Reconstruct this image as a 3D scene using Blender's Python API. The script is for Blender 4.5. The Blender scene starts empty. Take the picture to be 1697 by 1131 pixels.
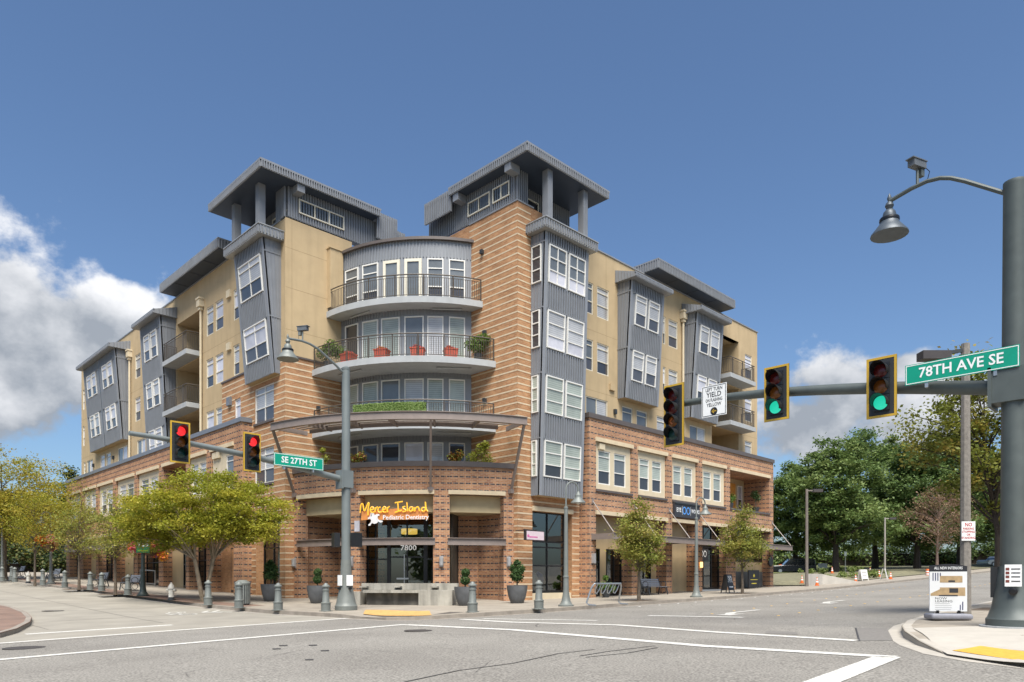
import bpy, bmesh, math, random
import numpy as np
from mathutils import Vector, Matrix
random.seed(7)
SC = bpy.context.scene
COL = SC.collection
# ------------------------------------------------------------------ camera
TH = math.radians(45.2)           # +X runs along 78th Avenue's building front, +Y along 27th Street's
CT, ST = math.cos(TH), math.sin(TH)
EYE, F, CX, HY = 1.4, 1192.0, 848.5, 960.0
cam_d = bpy.data.cameras.new('camera'); cam = bpy.data.objects.new('camera', cam_d); COL.objects.link(cam)
cam_d.sensor_width = 36.0; cam_d.lens = 36.0 * F / 1697.0
cam_d.shift_y = (HY - 565.5) / 1697.0
cam_d.clip_start = 0.1; cam_d.clip_end = 3000
cam.location = (0, 0, EYE)
cam.rotation_euler = Vector((CT, ST, 0)).to_track_quat('-Z', 'Y').to_euler()
SC.camera = cam
# ------------------------------------------------------------------ light
SUN_DIR = Vector((0.36, 0.44, -0.95)).normalized()
sd = bpy.data.lights.new('sun', 'SUN'); sun = bpy.data.objects.new('sun', sd); COL.objects.link(sun)
sd.energy = 3.7; sd.angle = math.radians(38); sd.color = (1.0, 0.955, 0.88)
sun.rotation_euler = SUN_DIR.to_track_quat('-Z', 'Y').to_euler(); sun.location = (0, 0, 60)
SC.view_settings.view_transform = 'Standard'; SC.view_settings.look = 'None'
SC.view_settings.gamma = 1.0; SC.view_settings.exposure = 0.95
world = bpy.data.worlds.new('World'); SC.world = world; world.use_nodes = True

def px_dir(px, py):
    t = (px - CX) / F
    return Vector((CT + t * ST, ST - t * CT, (HY - py) / F)).normalized()

def build_world():
    nt = world.node_tree; nt.nodes.clear(); N = nt.nodes.new; L = nt.links.new
    out = N('ShaderNodeOutputWorld'); bg = N('ShaderNodeBackground')
    sky = N('ShaderNodeTexSky'); sky.sky_type = 'NISHITA'; sky.sun_disc = False
    sky.sun_elevation = math.asin(-SUN_DIR.z); sky.sun_rotation = math.atan2(-SUN_DIR.x, -SUN_DIR.y)
    sky.air_density = 1.0; sky.dust_density = 1.7; sky.ozone_density = 1.5
    geo = N('ShaderNodeTexCoord'); sep = N('ShaderNodeSeparateXYZ')
    L(geo.outputs['Generated'], sep.inputs[0])
    def M(op, a, b=None, c=None):
        m = N('ShaderNodeMath'); m.operation = op
        for i, v in enumerate((a, b, c)):
            if v is None: continue
            if isinstance(v, (int, float)): m.inputs[i].default_value = v
            else: L(v, m.inputs[i])
        return m.outputs[0]
    # flattened direction so that clouds keep level bases
    comb = N('ShaderNodeCombineXYZ'); L(sep.outputs[0], comb.inputs[0]); L(sep.outputs[1], comb.inputs[1])
    L(M('MULTIPLY', sep.outputs[2], 1.25), comb.inputs[2])
    def fbm(scale, detail, off=(0, 0, 0), rough=0.6):
        mp = N('ShaderNodeMapping'); mp.inputs['Location'].default_value = off
        L(comb.outputs[0], mp.inputs[0])
        n = N('ShaderNodeTexNoise'); n.inputs['Scale'].default_value = scale; n.inputs['Detail'].default_value = detail
        n.inputs['Roughness'].default_value = rough
        L(mp.outputs[0], n.inputs['Vector']); return n.outputs['Fac']
    # puffs round three centres of cloud plus loose cumulus all round the horizon
    def bank(px, py, wx, wz):
        d = px_dir(px, py)
        sub = N('ShaderNodeVectorMath'); sub.operation = 'SUBTRACT'
        L(geo.outputs['Generated'], sub.inputs[0]); sub.inputs[1].default_value = d
        s2 = N('ShaderNodeSeparateXYZ'); L(sub.outputs[0], s2.inputs[0])
        hz = M('SQRT', M('ADD', M('POWER', s2.outputs[0], 2.0), M('POWER', s2.outputs[1], 2.0)))
        q = M('SQRT', M('ADD', M('POWER', M('DIVIDE', hz, wx), 2.0), M('POWER', M('DIVIDE', s2.outputs[2], wz), 2.0)))
        return M('SUBTRACT', 1.0, q)
    m = bank(40, 588, 0.20, 0.115)
    for a in ((-70, 520, .22, .13), (120, 545, .13, .075), (185, 520, .085, .05), (1350, 705, .10, .06), (1425, 655, .125, .075), (1500, 690, .12, .06), (1480, 610, .06, .035)):
        m = M('MAXIMUM', m, bank(*a))
    loose = M('MULTIPLY_ADD', fbm(2.1, 3, (3.1, 1.7, 0.4)), 3.2, -1.95)     # the rest of the sky
    away = M('MULTIPLY_ADD', M('ADD', M('MULTIPLY', sep.outputs[0], CT), M('MULTIPLY', sep.outputs[1], ST)), -6.0, 2.2)
    m = M('MAXIMUM', m, M('MINIMUM', loose, away))
    n1 = fbm(9.0, 9, (0.3, 0.2, 0.0), 0.58)
    dens = M('ADD', m, M('MULTIPLY_ADD', n1, 2.4, -1.2))
    cov = N('ShaderNodeMapRange'); cov.interpolation_type = 'SMOOTHSTEP'; cov.inputs[1].default_value = 0.12; cov.inputs[2].default_value = 0.5
    L(dens, cov.inputs[0])
    # the same field a little higher up: where it is thicker above, the cloud is greyer
    n2 = fbm(9.0, 5, (0.3, 0.2, 0.07), 0.55)
    n3 = fbm(3.6, 4, (1.3, 5.2, 0.1), 0.5)
    lit = M('ADD', M('MULTIPLY', M('SUBTRACT', n1, n2), 1.3), M('MULTIPLY_ADD', n3, 1.2, -0.1))
    hgt = N('ShaderNodeMapRange'); hgt.inputs[1].default_value = 0.18; hgt.inputs[2].default_value = 0.36
    hgt.inputs[3].default_value = -0.25; hgt.inputs[4].default_value = 0.35
    L(sep.outputs[2], hgt.inputs[0])
    ramp = N('ShaderNodeValToRGB'); L(M('ADD', lit, hgt.outputs[0]), ramp.inputs[0])
    e = ramp.color_ramp.elements
    e[0].position = 0.25; e[0].color = (1.75, 1.95, 2.25, 1); e[1].position = 0.85; e[1].color = (4.7, 4.75, 4.9, 1)
    tint = N('ShaderNodeMix'); tint.data_type = 'RGBA'; tint.blend_type = 'MULTIPLY'; tint.inputs[0].default_value = 1.0
    L(sky.outputs[0], tint.inputs[6]); tint.inputs[7].default_value = (0.53, 0.625, 0.715, 1)
    mix = N('ShaderNodeMix'); mix.data_type = 'RGBA'
    L(cov.outputs[0], mix.inputs[0]); L(tint.outputs[2], mix.inputs[6]); L(ramp.outputs[0], mix.inputs[7])
    L(mix.outputs[2], bg.inputs[0]); bg.inputs[1].default_value = 0.11
    L(bg.outputs[0], out.inputs[0])
build_world()

# ------------------------------------------------------------------ photo pixel -> place
def ray(px):
    t = (px - CX) / F
    return CT + t * ST, ST - t * CT
def onX(px, X):                    # a pixel column on the plane x = X -> (y, depth)
    a, b = ray(px); d = X / a; return d * b, d
def onY(px, Y):
    a, b = ray(px); d = Y / b; return d * a, d
def zat(py, d): return EYE + (HY - py) * d / F
def sp(x): return math.log1p(math.exp(x)) if x < 30 else x
def gz(x, y):                      # height of the roadway
    x = min(x, 190); y = min(y, 120)
    w = max(0.0, min(1.0, (46 - x) / 24)); w = w * w * (3 - 2 * w)
    return 0.05 + 0.018 * x - 0.012 * max(y, -60) * (0.35 + 0.65 * w if y > 24 else 1) + 0.042 * w * (sp((y - 24) / 2.0) * 2.0) + 0.016 * sp((x - 45) / 4) * 4
def gpt(px, py, off=0.0):          # a pixel that lies on the ground (plus a step of off)
    a, b = ray(px); f = lambda d: zat(py, d) - gz(a * d, b * d) - off
    d = 3.0
    while f(d) > 0 and d < 400: d += 0.5
    lo, hi = d - 0.5, d
    for _ in range(30):
        m = (lo + hi) / 2
        if f(m) > 0: lo = m
        else: hi = m
    return Vector((a * lo, b * lo, gz(a * lo, b * lo) + off)), lo
KERB = 0.14

# ------------------------------------------------------------------ materials
MATS = {}
def new_mat(name):
    m = bpy.data.materials.new(name); m.use_nodes = True
    nt = m.node_tree; bs = nt.nodes['Principled BSDF']; MATS[name] = m
    return m, nt, bs
def mat(name, col, rough=0.6, metal=0.0, var=0.12, scale=6.0, bump=0.0, bscale=40.0, spec=0.5, dirt=0.0, coat=0.0):
    if name in MATS: return MATS[name]
    m, nt, bs = new_mat(name); N = nt.nodes.new; L = nt.links.new
    bs.inputs['Roughness'].default_value = rough; bs.inputs['Metallic'].default_value = metal
    bs.inputs['Specular IOR Level'].default_value = spec; bs.inputs['Coat Weight'].default_value = coat
    tc = N('ShaderNodeTexCoord'); n = N('ShaderNodeTexNoise'); n.inputs['Scale'].default_value = scale; n.inputs['Detail'].default_value = 5
    L(tc.outputs['Object'], n.inputs['Vector'])
    r = N('ShaderNodeValToRGB'); L(n.outputs['Fac'], r.inputs[0])
    r.color_ramp.elements[0].position = 0.3; r.color_ramp.elements[1].position = 0.7
    r.color_ramp.elements[0].color = (*[c * (1 - var) for c in col], 1); r.color_ramp.elements[1].color = (*[min(1, c * (1 + var)) for c in col], 1)
    last = r.outputs[0]
    if dirt:
        mp = N('ShaderNodeMapping'); mp.inputs['Scale'].default_value = (1.3, 1.3, 0.16); L(tc.outputs['Object'], mp.inputs[0])
        n2 = N('ShaderNodeTexNoise'); n2.inputs['Scale'].default_value = 2.2; n2.inputs['Detail'].default_value = 7; L(mp.outputs[0], n2.inputs['Vector'])
        mr = N('ShaderNodeMapRange'); mr.inputs[1].default_value = 0.44; mr.inputs[2].default_value = 0.66; mr.inputs[4].default_value = dirt; L(n2.outputs['Fac'], mr.inputs[0])
        mx = N('ShaderNodeMix'); mx.data_type = 'RGBA'; L(mr.outputs[0], mx.inputs[0]); L(last, mx.inputs[6]); mx.inputs[7].default_value = (*[c * 0.45 for c in col], 1)
        last = mx.outputs[2]
    L(last, bs.inputs['Base Color'])
    if bump:
        b = N('ShaderNodeBump'); b.inputs['Strength'].default_value = bump; b.inputs['Distance'].default_value = 0.02
        n3 = N('ShaderNodeTexNoise'); n3.inputs['Scale'].default_value = bscale; n3.inputs['Detail'].default_value = 4; L(tc.outputs['Object'], n3.inputs['Vector'])
        L(n3.outputs['Fac'], b.inputs['Height']); L(b.outputs[0], bs.inputs['Normal'])
    return m
def mat_emit(name, col, strength, base=None):
    m, nt, bs = new_mat(name)
    bs.inputs['Base Color'].default_value = (*(base or col), 1); bs.inputs['Roughness'].default_value = 0.3
    bs.inputs['Emission Color'].default_value = (*col, 1); bs.inputs['Emission Strength'].default_value = strength
    return m
def mat_brick(name, c1, c2, mortar, dark=None, every=4, darkcol=(0.055, 0.042, 0.045), bw=0.215, bh=0.0757):
    m, nt, bs = new_mat(name); N = nt.nodes.new; L = nt.links.new
    bs.inputs['Roughness'].default_value = 0.85; bs.inputs['Specular IOR Level'].default_value = 0.25
    uv = N('ShaderNodeUVMap'); uv.uv_map = 'UVMap'
    br = N('ShaderNodeTexBrick'); L(uv.outputs[0], br.inputs['Vector'])
    br.inputs['Scale'].default_value = 1.0; br.inputs['Brick Width'].default_value = bw; br.inputs['Row Height'].default_value = bh
    br.inputs['Mortar Size'].default_value = 0.007; br.inputs['Mortar Smooth'].default_value = 0.1; br.inputs['Bias'].default_value = 0.0
    br.inputs['Color1'].default_value = (*c1, 1); br.inputs['Color2'].default_value = (*c2, 1); br.inputs['Mortar'].default_value = (*mortar, 1)
    nz = N('ShaderNodeTexNoise'); nz.inputs['Scale'].default_value = 1.1; nz.inputs['Detail'].default_value = 6; L(uv.outputs[0], nz.inputs['Vector'])
    rr = N('ShaderNodeMapRange'); rr.inputs[1].default_value = 0.3; rr.inputs[2].default_value = 0.7; rr.inputs[3].default_value = 0.8; rr.inputs[4].default_value = 1.16; L(nz.outputs['Fac'], rr.inputs[0])
    mu = N('ShaderNodeMix'); mu.data_type = 'RGBA'; mu.blend_type = 'MULTIPLY'; mu.inputs[0].default_value = 1.0
    L(br.outputs['Color'], mu.inputs[6]); L(rr.outputs[0], mu.inputs[7]); last = mu.outputs[2]
    if dark:
        sx = N('ShaderNodeSeparateXYZ'); L(uv.outputs[0], sx.inputs[0])
        def M(op, a, b):
            k = N('ShaderNodeMath'); k.operation = op
            for i, v in enumerate((a, b)):
                if isinstance(v, (int, float)): k.inputs[i].default_value = v
                else: L(v, k.inputs[i])
            return k.outputs[0]
        row = M('FLOOR', M('DIVIDE', sx.outputs[1], bh), 0.0)
        isd = M('LESS_THAN', M('MODULO', M('ADD', row, 400.0), float(every)), 0.5)
        isd = M('MULTIPLY', isd, M('SUBTRACT', 1.0, br.outputs['Fac']))
        isd = M('MULTIPLY', isd, M('GREATER_THAN', M('FRACT', M('DIVIDE', M('ADD', sx.outputs[0], 500.0), 0.2867), 0.0), 0.24))
        mx = N('ShaderNodeMix'); mx.data_type = 'RGBA'; L(isd, mx.inputs[0]); L(last, mx.inputs[6]); mx.inputs[7].default_value = (*darkcol, 1); last = mx.outputs[2]
    L(last, bs.inputs['Base Color'])
    b = N('ShaderNodeBump'); b.inputs['Strength'].default_value = 0.5; b.inputs['Distance'].default_value = 0.008; b.invert = True
    L(br.outputs['Fac'], b.inputs['Height']); L(b.outputs[0], bs.inputs['Normal'])
    return m
def mat_glass(name, tint=(0.75, 0.82, 0.8), ior=1.52, fac=0.12):
    m, nt, bs = new_mat(name); N = nt.nodes.new; L = nt.links.new
    nt.nodes.remove(bs); out = nt.nodes['Material Output']
    tr = N('ShaderNodeBsdfTransparent'); tr.inputs[0].default_value = (*tint, 1)
    gl = N('ShaderNodeBsdfGlossy'); gl.inputs['Roughness'].default_value = 0.015; gl.inputs[0].default_value = (0.9, 0.95, 0.95, 1)
    fr = N('ShaderNodeFresnel'); fr.inputs[0].default_value = ior
    ad = N('ShaderNodeMath'); ad.operation = 'MULTIPLY_ADD'; ad.inputs[1].default_value = 1.0; ad.inputs[2].default_value = fac; ad.use_clamp = True
    L(fr.outputs[0], ad.inputs[0])
    mx = N('ShaderNodeMixShader'); L(ad.outputs[0], mx.inputs[0]); L(tr.outputs[0], mx.inputs[1]); L(gl.outputs[0], mx.inputs[2])
    L(mx.outputs[0], out.inputs[0]); return m
def mat_window(name, col, rough=0.05, stripes=False, spec=0.9):      # a window pane with blind, curtain or dark room right behind it
    m, nt, bs = new_mat(name); N = nt.nodes.new; L = nt.links.new
    bs.inputs['Roughness'].default_value = 0.5; bs.inputs['Specular IOR Level'].default_value = 0.1
    bs.inputs['Coat Weight'].default_value = 1.0; bs.inputs['Coat Roughness'].default_value = rough; bs.inputs['Coat IOR'].default_value = 1.55
    tc = N('ShaderNodeTexCoord'); oi = N('ShaderNodeObjectInfo')
    n = N('ShaderNodeTexNoise'); n.inputs['Scale'].default_value = 1.7; n.inputs['Detail'].default_value = 3; L(tc.outputs['Object'], n.inputs['Vector'])
    ad = N('ShaderNodeMath'); ad.operation = 'MULTIPLY_ADD'; L(oi.outputs['Random'], ad.inputs[0]); ad.inputs[1].default_value = 0.55; L(n.outputs['Fac'], ad.inputs[2])
    rm = N('ShaderNodeMapRange'); rm.inputs[1].default_value = 0.35; rm.inputs[2].default_value = 1.15; rm.inputs[3].default_value = 0.72; rm.inputs[4].default_value = 1.15; L(ad.outputs[0], rm.inputs[0])
    mu = N('ShaderNodeMix'); mu.data_type = 'RGBA'; mu.blend_type = 'MULTIPLY'; mu.inputs[0].default_value = 1; mu.inputs[6].default_value = (*col, 1); L(rm.outputs[0], mu.inputs[7])
    last = mu.outputs[2]
    if stripes:
        w = N('ShaderNodeTexWave'); w.bands_direction = 'Z'; w.inputs['Scale'].default_value = 3.2; w.inputs['Distortion'].default_value = 0.4; L(tc.outputs['Object'], w.inputs['Vector'])
        m2 = N('ShaderNodeMix'); m2.data_type = 'RGBA'; m2.blend_type = 'MULTIPLY'; m2.inputs[0].default_value = 0.28; L(last, m2.inputs[6]); L(w.outputs['Fac'], m2.inputs[7]); last = m2.outputs[2]
    L(last, bs.inputs['Base Color'])
    wb = N('ShaderNodeTexNoise'); wb.inputs['Scale'].default_value = 0.9; L(tc.outputs['Object'], wb.inputs['Vector'])
    b = N('ShaderNodeBump'); b.inputs['Strength'].default_value = 0.12; b.inputs['Distance'].default_value = 0.02; L(wb.outputs['Fac'], b.inputs['Height']); L(b.outputs[0], bs.inputs['Coat Normal'])
    return m
def mat_leaf(name, cols, trans=0.35):
    m, nt, bs = new_mat(name); N = nt.nodes.new; L = nt.links.new
    at = N('ShaderNodeAttribute'); at.attribute_name = 'leafvar'
    r = N('ShaderNodeValToRGB'); L(at.outputs['Fac'], r.inputs[0])
    for i, c in enumerate(cols):
        p = i / (len(cols) - 1)
        e = r.color_ramp.elements[0 if i == 0 else 1] if i in (0, len(cols) - 1) else r.color_ramp.elements.new(p)
        if i == len(cols) - 1: e = r.color_ramp.elements[len(r.color_ramp.elements) - 1]
        e.position = p; e.color = (*c, 1)
    bs.inputs['Roughness'].default_value = 0.55; bs.inputs['Specular IOR Level'].default_value = 0.3
    L(r.outputs[0], bs.inputs['Base Color'])
    tl = N('ShaderNodeBsdfTranslucent'); L(r.outputs[0], tl.inputs[0])
    mx = N('ShaderNodeMixShader'); mx.inputs[0].default_value = trans
    out = nt.nodes['Material Output']; L(bs.outputs[0], mx.inputs[1]); L(tl.outputs[0], mx.inputs[2]); L(mx.outputs[0], out.inputs[0])
    return m

BRICK = mat_brick('brick_dark_courses', (0.46, 0.245, 0.122), (0.31, 0.14, 0.075), (0.43, 0.335, 0.25), dark=True, every=4)
BUFF = mat_brick('brick_buff', (0.47, 0.245, 0.115), (0.35, 0.165, 0.075), (0.40, 0.28, 0.18))
BAND = mat('brick_cream_band', (0.58, 0.46, 0.31), 0.8, var=0.1, scale=9)
STUCCO = mat('stucco_tan', (0.47, 0.355, 0.21), 0.9, var=0.06, scale=1.3, bump=0.25, bscale=60, spec=0.2, dirt=0.14)
CREAM = mat('stucco_cream', (0.60, 0.51, 0.36), 0.9, var=0.05, scale=2, bump=0.15, bscale=60, spec=0.2, dirt=0.12)
STONE = mat('cast_stone', (0.60, 0.49, 0.33), 0.85, var=0.07, scale=4, bump=0.2, bscale=30, spec=0.2, dirt=0.15)
STONE_D = mat('cast_stone_shaded_tan', (0.46, 0.37, 0.22), 0.85, var=0.06, scale=3, bump=0.15, spec=0.2)  # cast stone darkened: shade of the recessed headers and ceilings put into the colour
SIDING = mat('metal_siding', (0.222, 0.232, 0.248), 0.45, 0.1, var=0.07, scale=1.6, dirt=0.08)
SIDTRIM = mat('metal_trim', (0.245, 0.254, 0.268), 0.45, 0.1, var=0.05, scale=2)
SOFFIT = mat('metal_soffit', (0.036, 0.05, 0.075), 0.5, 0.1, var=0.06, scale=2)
CAP = mat('cap_bronze', (0.115, 0.095, 0.085), 0.5, 0.2, var=0.08, scale=3)
CAPG = mat('cap_grey', (0.20, 0.21, 0.23), 0.45, 0.3, var=0.06, scale=3)
STEEL = mat('painted_steel_taupe', (0.235, 0.19, 0.165), 0.5, 0.1, var=0.08, scale=4)
STEEL_D = mat('painted_steel_dark', (0.045, 0.036, 0.033), 0.5, 0.1, var=0.1, scale=4)
RAIL = mat('rail_bronze', (0.105, 0.090, 0.075), 0.45, 0.3, var=0.08)
CONC = mat('balcony_concrete', (0.36, 0.37, 0.37), 0.8, var=0.06, scale=2.5, bump=0.1, dirt=0.1)
FRAME = mat('window_vinyl', (0.72, 0.70, 0.65), 0.45, var=0.03)
FRAME_T = mat('window_vinyl_cream', (0.66, 0.61, 0.49), 0.5, var=0.03)
BLACK = mat('storefront_black', (0.012, 0.012, 0.013), 0.35, 0.2, var=0.1)
G_LIGHT = mat_window('pane_over_blind', (0.50, 0.50, 0.50), 0.04, stripes=True)
G_LILAC = mat_window('pane_over_white_shade', (0.60, 0.59, 0.63), 0.05)
G_GREEN = mat_window('pane_over_green_blind', (0.40, 0.44, 0.38), 0.05, stripes=True)
G_DARK = mat_window('pane_over_dark_room', (0.045, 0.048, 0.056), 0.05)
G_SCREEN = mat_window('pane_behind_insect_screen', (0.075, 0.077, 0.088), 0.22)
G_MID = mat_window('pane_over_dim_room', (0.14, 0.155, 0.165), 0.05)
GLASS = mat_glass('storefront_glass')
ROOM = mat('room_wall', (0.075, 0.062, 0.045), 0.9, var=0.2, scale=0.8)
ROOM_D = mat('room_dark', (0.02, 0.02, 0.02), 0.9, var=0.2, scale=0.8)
GREENPAINT = mat('pole_paint_green_grey', (0.125, 0.150, 0.147), 0.5, 0.15, var=0.10, scale=3, dirt=0.15)
GREENPAINT_L = mat('post_paint_pale_green_grey', (0.168, 0.18, 0.165), 0.5, 0.1, var=0.10, scale=4, dirt=0.2)
POLE_R = mat('pole_paint_olive_grey', (0.085, 0.10, 0.095), 0.5, 0.15, var=0.12, scale=3, dirt=0.2)
DKPAINT = mat('dark_grey_paint', (0.04, 0.045, 0.05), 0.5, 0.2, var=0.1)
WHITE = mat('white_sheet', (0.78, 0.78, 0.76), 0.5, var=0.03)
BLACKPAINT = mat('black_print', (0.012, 0.012, 0.014), 0.5, var=0.05)
GALV = mat('galvanised_steel', (0.45, 0.46, 0.46), 0.35, 0.8, var=0.12)

# ------------------------------------------------------------------ mesh helpers
class Fr:                          # a frame on a wall: u along, v up, n out of the wall
    def __init__(s, O, U, V, N): s.O, s.U, s.V, s.N = Vector(O), Vector(U), Vector(V), Vector(N)
    def p(s, u, v, n=0.0): return s.O + s.U * u + s.V * v + s.N * n
def FY(Y): return Fr((0, Y, 0), (1, 0, 0), (0, 0, 1), (0, -1, 0))     # u = x
def FX(X): return Fr((X, 0, 0), (0, -1, 0), (0, 0, 1), (-1, 0, 0))    # u = -y
WORLD = Fr((0, 0, 0), (1, 0, 0), (0, 1, 0), (0, 0, 1))
def FDIR(O, yaw, tilt=0.0):        # frame facing the direction yaw (degrees, outward normal), leaning by tilt
    a = math.radians(yaw); n = Vector((math.cos(a), math.sin(a), 0)); u = Vector((-n.y, n.x, 0))
    v = Vector((0, 0, 1)); q = math.radians(tilt)
    return Fr(O, u, v * math.cos(q) - n * math.sin(q), n * math.cos(q) + v * math.sin(q))

class MB:
    def __init__(s): s.v = []; s.f = []; s.uv = {}; s.mi = []
    def quad(s, pts, uv=None, mi=0):
        i = len(s.v); s.v += [tuple(p) for p in pts]; s.f.append(tuple(range(i, i + len(pts)))); s.mi.append(mi)
        if uv: s.uv[len(s.f) - 1] = uv
    def box(s, x0, x1, y0, y1, z0, z1, fr=None, mi=0):
        # in a frame: (u0,u1, n0,n1, v0,v1)
        if fr is None: P = lambda a, b, c: Vector((a, b, c))
        else: P = lambda a, b, c: fr.p(a, c, -b)
        i = len(s.v)
        for c in (z0, z1):
            for a, b in ((x0, y0), (x1, y0), (x1, y1), (x0, y1)): s.v.append(tuple(P(a, b, c)))
        for q in ((0, 3, 2, 1), (4, 5, 6, 7), (0, 1, 5, 4), (1, 2, 6, 5), (2, 3, 7, 6), (3, 0, 4, 7)):
            s.f.append(tuple(i + k for k in q)); s.mi.append(mi)
    def fbox(s, fr, u0, u1, v0, v1, n0, n1, mi=0): s.box(u0, u1, -n1, -n0, v0, v1, fr, mi)
    def bar(s, a, b, w, h=None, up=(0, 0, 1), mi=0):   # a rectangular bar from a to b
        a, b = Vector(a), Vector(b); h = h or w; d = (b - a).normalized(); u = Vector(up)
        if abs(d.dot(u)) > 0.98: u = Vector((1, 0, 0))
        sd_ = d.cross(u).normalized(); up_ = sd_.cross(d); i = len(s.v)
        for p in (a, b):
            for q, r in ((-1, -1), (1, -1), (1, 1), (-1, 1)): s.v.append(tuple(p + sd_ * q * w / 2 + up_ * r * h / 2))
        for q in ((0, 1, 2, 3), (7, 6, 5, 4), (0, 4, 5, 1), (1, 5, 6, 2), (2, 6, 7, 3), (3, 7, 4, 0)):
            s.f.append(tuple(i + k for k in q)); s.mi.append(mi)
    def tube(s, path, r, n=8, caps=True, mi=0):
        path = [Vector(p) for p in path]; m = len(path); rs = r if isinstance(r, (list, tuple)) else [r] * m
        i0 = len(s.v); ref = None
        for k, p in enumerate(path):
            d = (path[min(k + 1, m - 1)] - path[max(k - 1, 0)])
            d = d.normalized() if d.length > 1e-9 else Vector((0, 0, 1))
            if ref is None: ref = Vector((1, 0, 0)) if abs(d.x) < 0.8 else Vector((0, 1, 0))
            a = (ref - d * ref.dot(d)).normalized(); ref = a; b = d.cross(a)
            for q in range(n):
                an = 2 * math.pi * q / n; s.v.append(tuple(p + (a * math.cos(an) + b * math.sin(an)) * rs[k]))
        for k in range(m - 1):
            for q in range(n):
                A = i0 + k * n + q; B = i0 + k * n + (q + 1) % n; s.f.append((A, B, B + n, A + n)); s.mi.append(mi)
        if caps:
            s.f.append(tuple(i0 + q for q in reversed(range(n)))); s.mi.append(mi)
            s.f.append(tuple(i0 + (m - 1) * n + q for q in range(n))); s.mi.append(mi)
    def lathe(s, prof, c=(0, 0, 0), n=16, mi=0, fr=None, rot=0.0):     # prof: (radius, height) from the bottom up
        c = Vector(c); i0 = len(s.v)
        for r, z in prof:
            for q in range(n):
                an = 2 * math.pi * q / n + rot
                if fr: s.v.append(tuple(c + fr.U * (r * math.cos(an)) + fr.V * (r * math.sin(an)) + fr.N * z))
                else: s.v.append((c.x + r * math.cos(an), c.y + r * math.sin(an), c.z + z))
        for k in range(len(prof) - 1):
            for q in range(n):
                A = i0 + k * n + q; B = i0 + k * n + (q + 1) % n; s.f.append((A, B, B + n, A + n)); s.mi.append(mi)
        if prof[0][0] > 1e-4: s.f.append(tuple(i0 + q for q in reversed(range(n)))); s.mi.append(mi)
        if prof[-1][0] > 1e-4: s.f.append(tuple(i0 + (len(prof) - 1) * n + q for q in range(n))); s.mi.append(mi)
    def prism(s, poly, fr, n0, n1, mi=0):      # polygon (u,v) extruded along the normal of a frame
        k = len(poly); i = len(s.v)
        for n_ in (n0, n1):
            for u, v in poly: s.v.append(tuple(fr.p(u, v, n_)))
        s.f.append(tuple(reversed(range(i, i + k)))); s.f.append(tuple(range(i + k, i + 2 * k))); s.mi += [mi, mi]
        for a in range(k):
            b = (a + 1) % k; s.f.append((i + a, i + b, i + k + b, i + k + a)); s.mi.append(mi)
    def build(s, name, material, parent=None, smooth=False, world=True, **props):
        me = bpy.data.meshes.new(name); me.from_pydata(s.v, [], s.f)
        mats = material if isinstance(material, (list, tuple)) else [material]
        for m in mats: me.materials.append(m)
        if len(mats) > 1: me.polygons.foreach_set('material_index', s.mi)
        uvl = me.uv_layers.new(name='UVMap'); data = np.zeros(len(me.loops) * 2)
        V = np.array(s.v).reshape(-1, 3)
        for p in me.polygons:
            li = list(p.loop_indices)
            if p.index in s.uv:
                for k, l in enumerate(li): data[2 * l:2 * l + 2] = s.uv[p.index][k]
                continue
            n = p.normal
            if abs(n.z) > 0.75:
                for l in li:
                    q = V[me.loops[l].vertex_index]; data[2 * l] = q[0]; data[2 * l + 1] = q[1]
            else:
                h = math.hypot(n.x, n.y); tx, ty = -n.y / h, n.x / h
                for l in li:
                    q = V[me.loops[l].vertex_index]; data[2 * l] = q[0] * tx + q[1] * ty; data[2 * l + 1] = q[2]
        uvl.data.foreach_set('uv', data)
        if smooth:
            me.polygons.foreach_set('use_smooth', [True] * len(me.polygons))
            try: me.set_sharp_from_angle(angle=math.radians(38))
            except Exception: pass
        me.validate(); me.update()
        o = bpy.data.objects.new(name, me); COL.objects.link(o)
        if parent is not None:
            o.parent = parent
            if world: o.matrix_parent_inverse = WM[parent.name].inverted()
            WM[o.name] = WM[parent.name].copy() if not world else Matrix()
        else: WM[o.name] = Matrix()
        for k, v in props.items(): o[k] = v
        return o
WM = {}                            # the world matrix of everything a part can hang on
def thing(name, label, cat, loc=(0, 0, 0), rz=0.0, group=None):
    o = bpy.data.objects.new(name, None); COL.objects.link(o); o.empty_display_size = 0.3
    o.location = loc; o.rotation_euler = (0, 0, rz); o['label'] = label; o['category'] = cat
    if group: o['group'] = group
    WM[o.name] = Matrix.Translation(Vector(loc)) @ Matrix.Rotation(rz, 4, 'Z')
    return o
def tag(o, label, cat, group=None):
    o['label'] = label; o['category'] = cat
    if group: o['group'] = group
    return o
def copy_thing(root, loc, rz=0.0, label=None, scale=None):
    def cp(o, par):
        c = o.copy(); COL.objects.link(c)
        if par is not None: c.parent = par
        for ch in o.children: cp(ch, c)
        return c
    r = cp(root, None); r.location = loc; r.rotation_euler = (0, 0, rz)
    if scale: r.scale = scale
    if label: r['label'] = label
    WM[r.name] = Matrix.Translation(Vector(loc)) @ Matrix.Rotation(rz, 4, 'Z')
    return r
def ppart(name, mb, m, parent, **k):       # a part in the thing's own coordinates
    return mb.build(name, m, parent, world=False, **k)
_font = None
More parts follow.
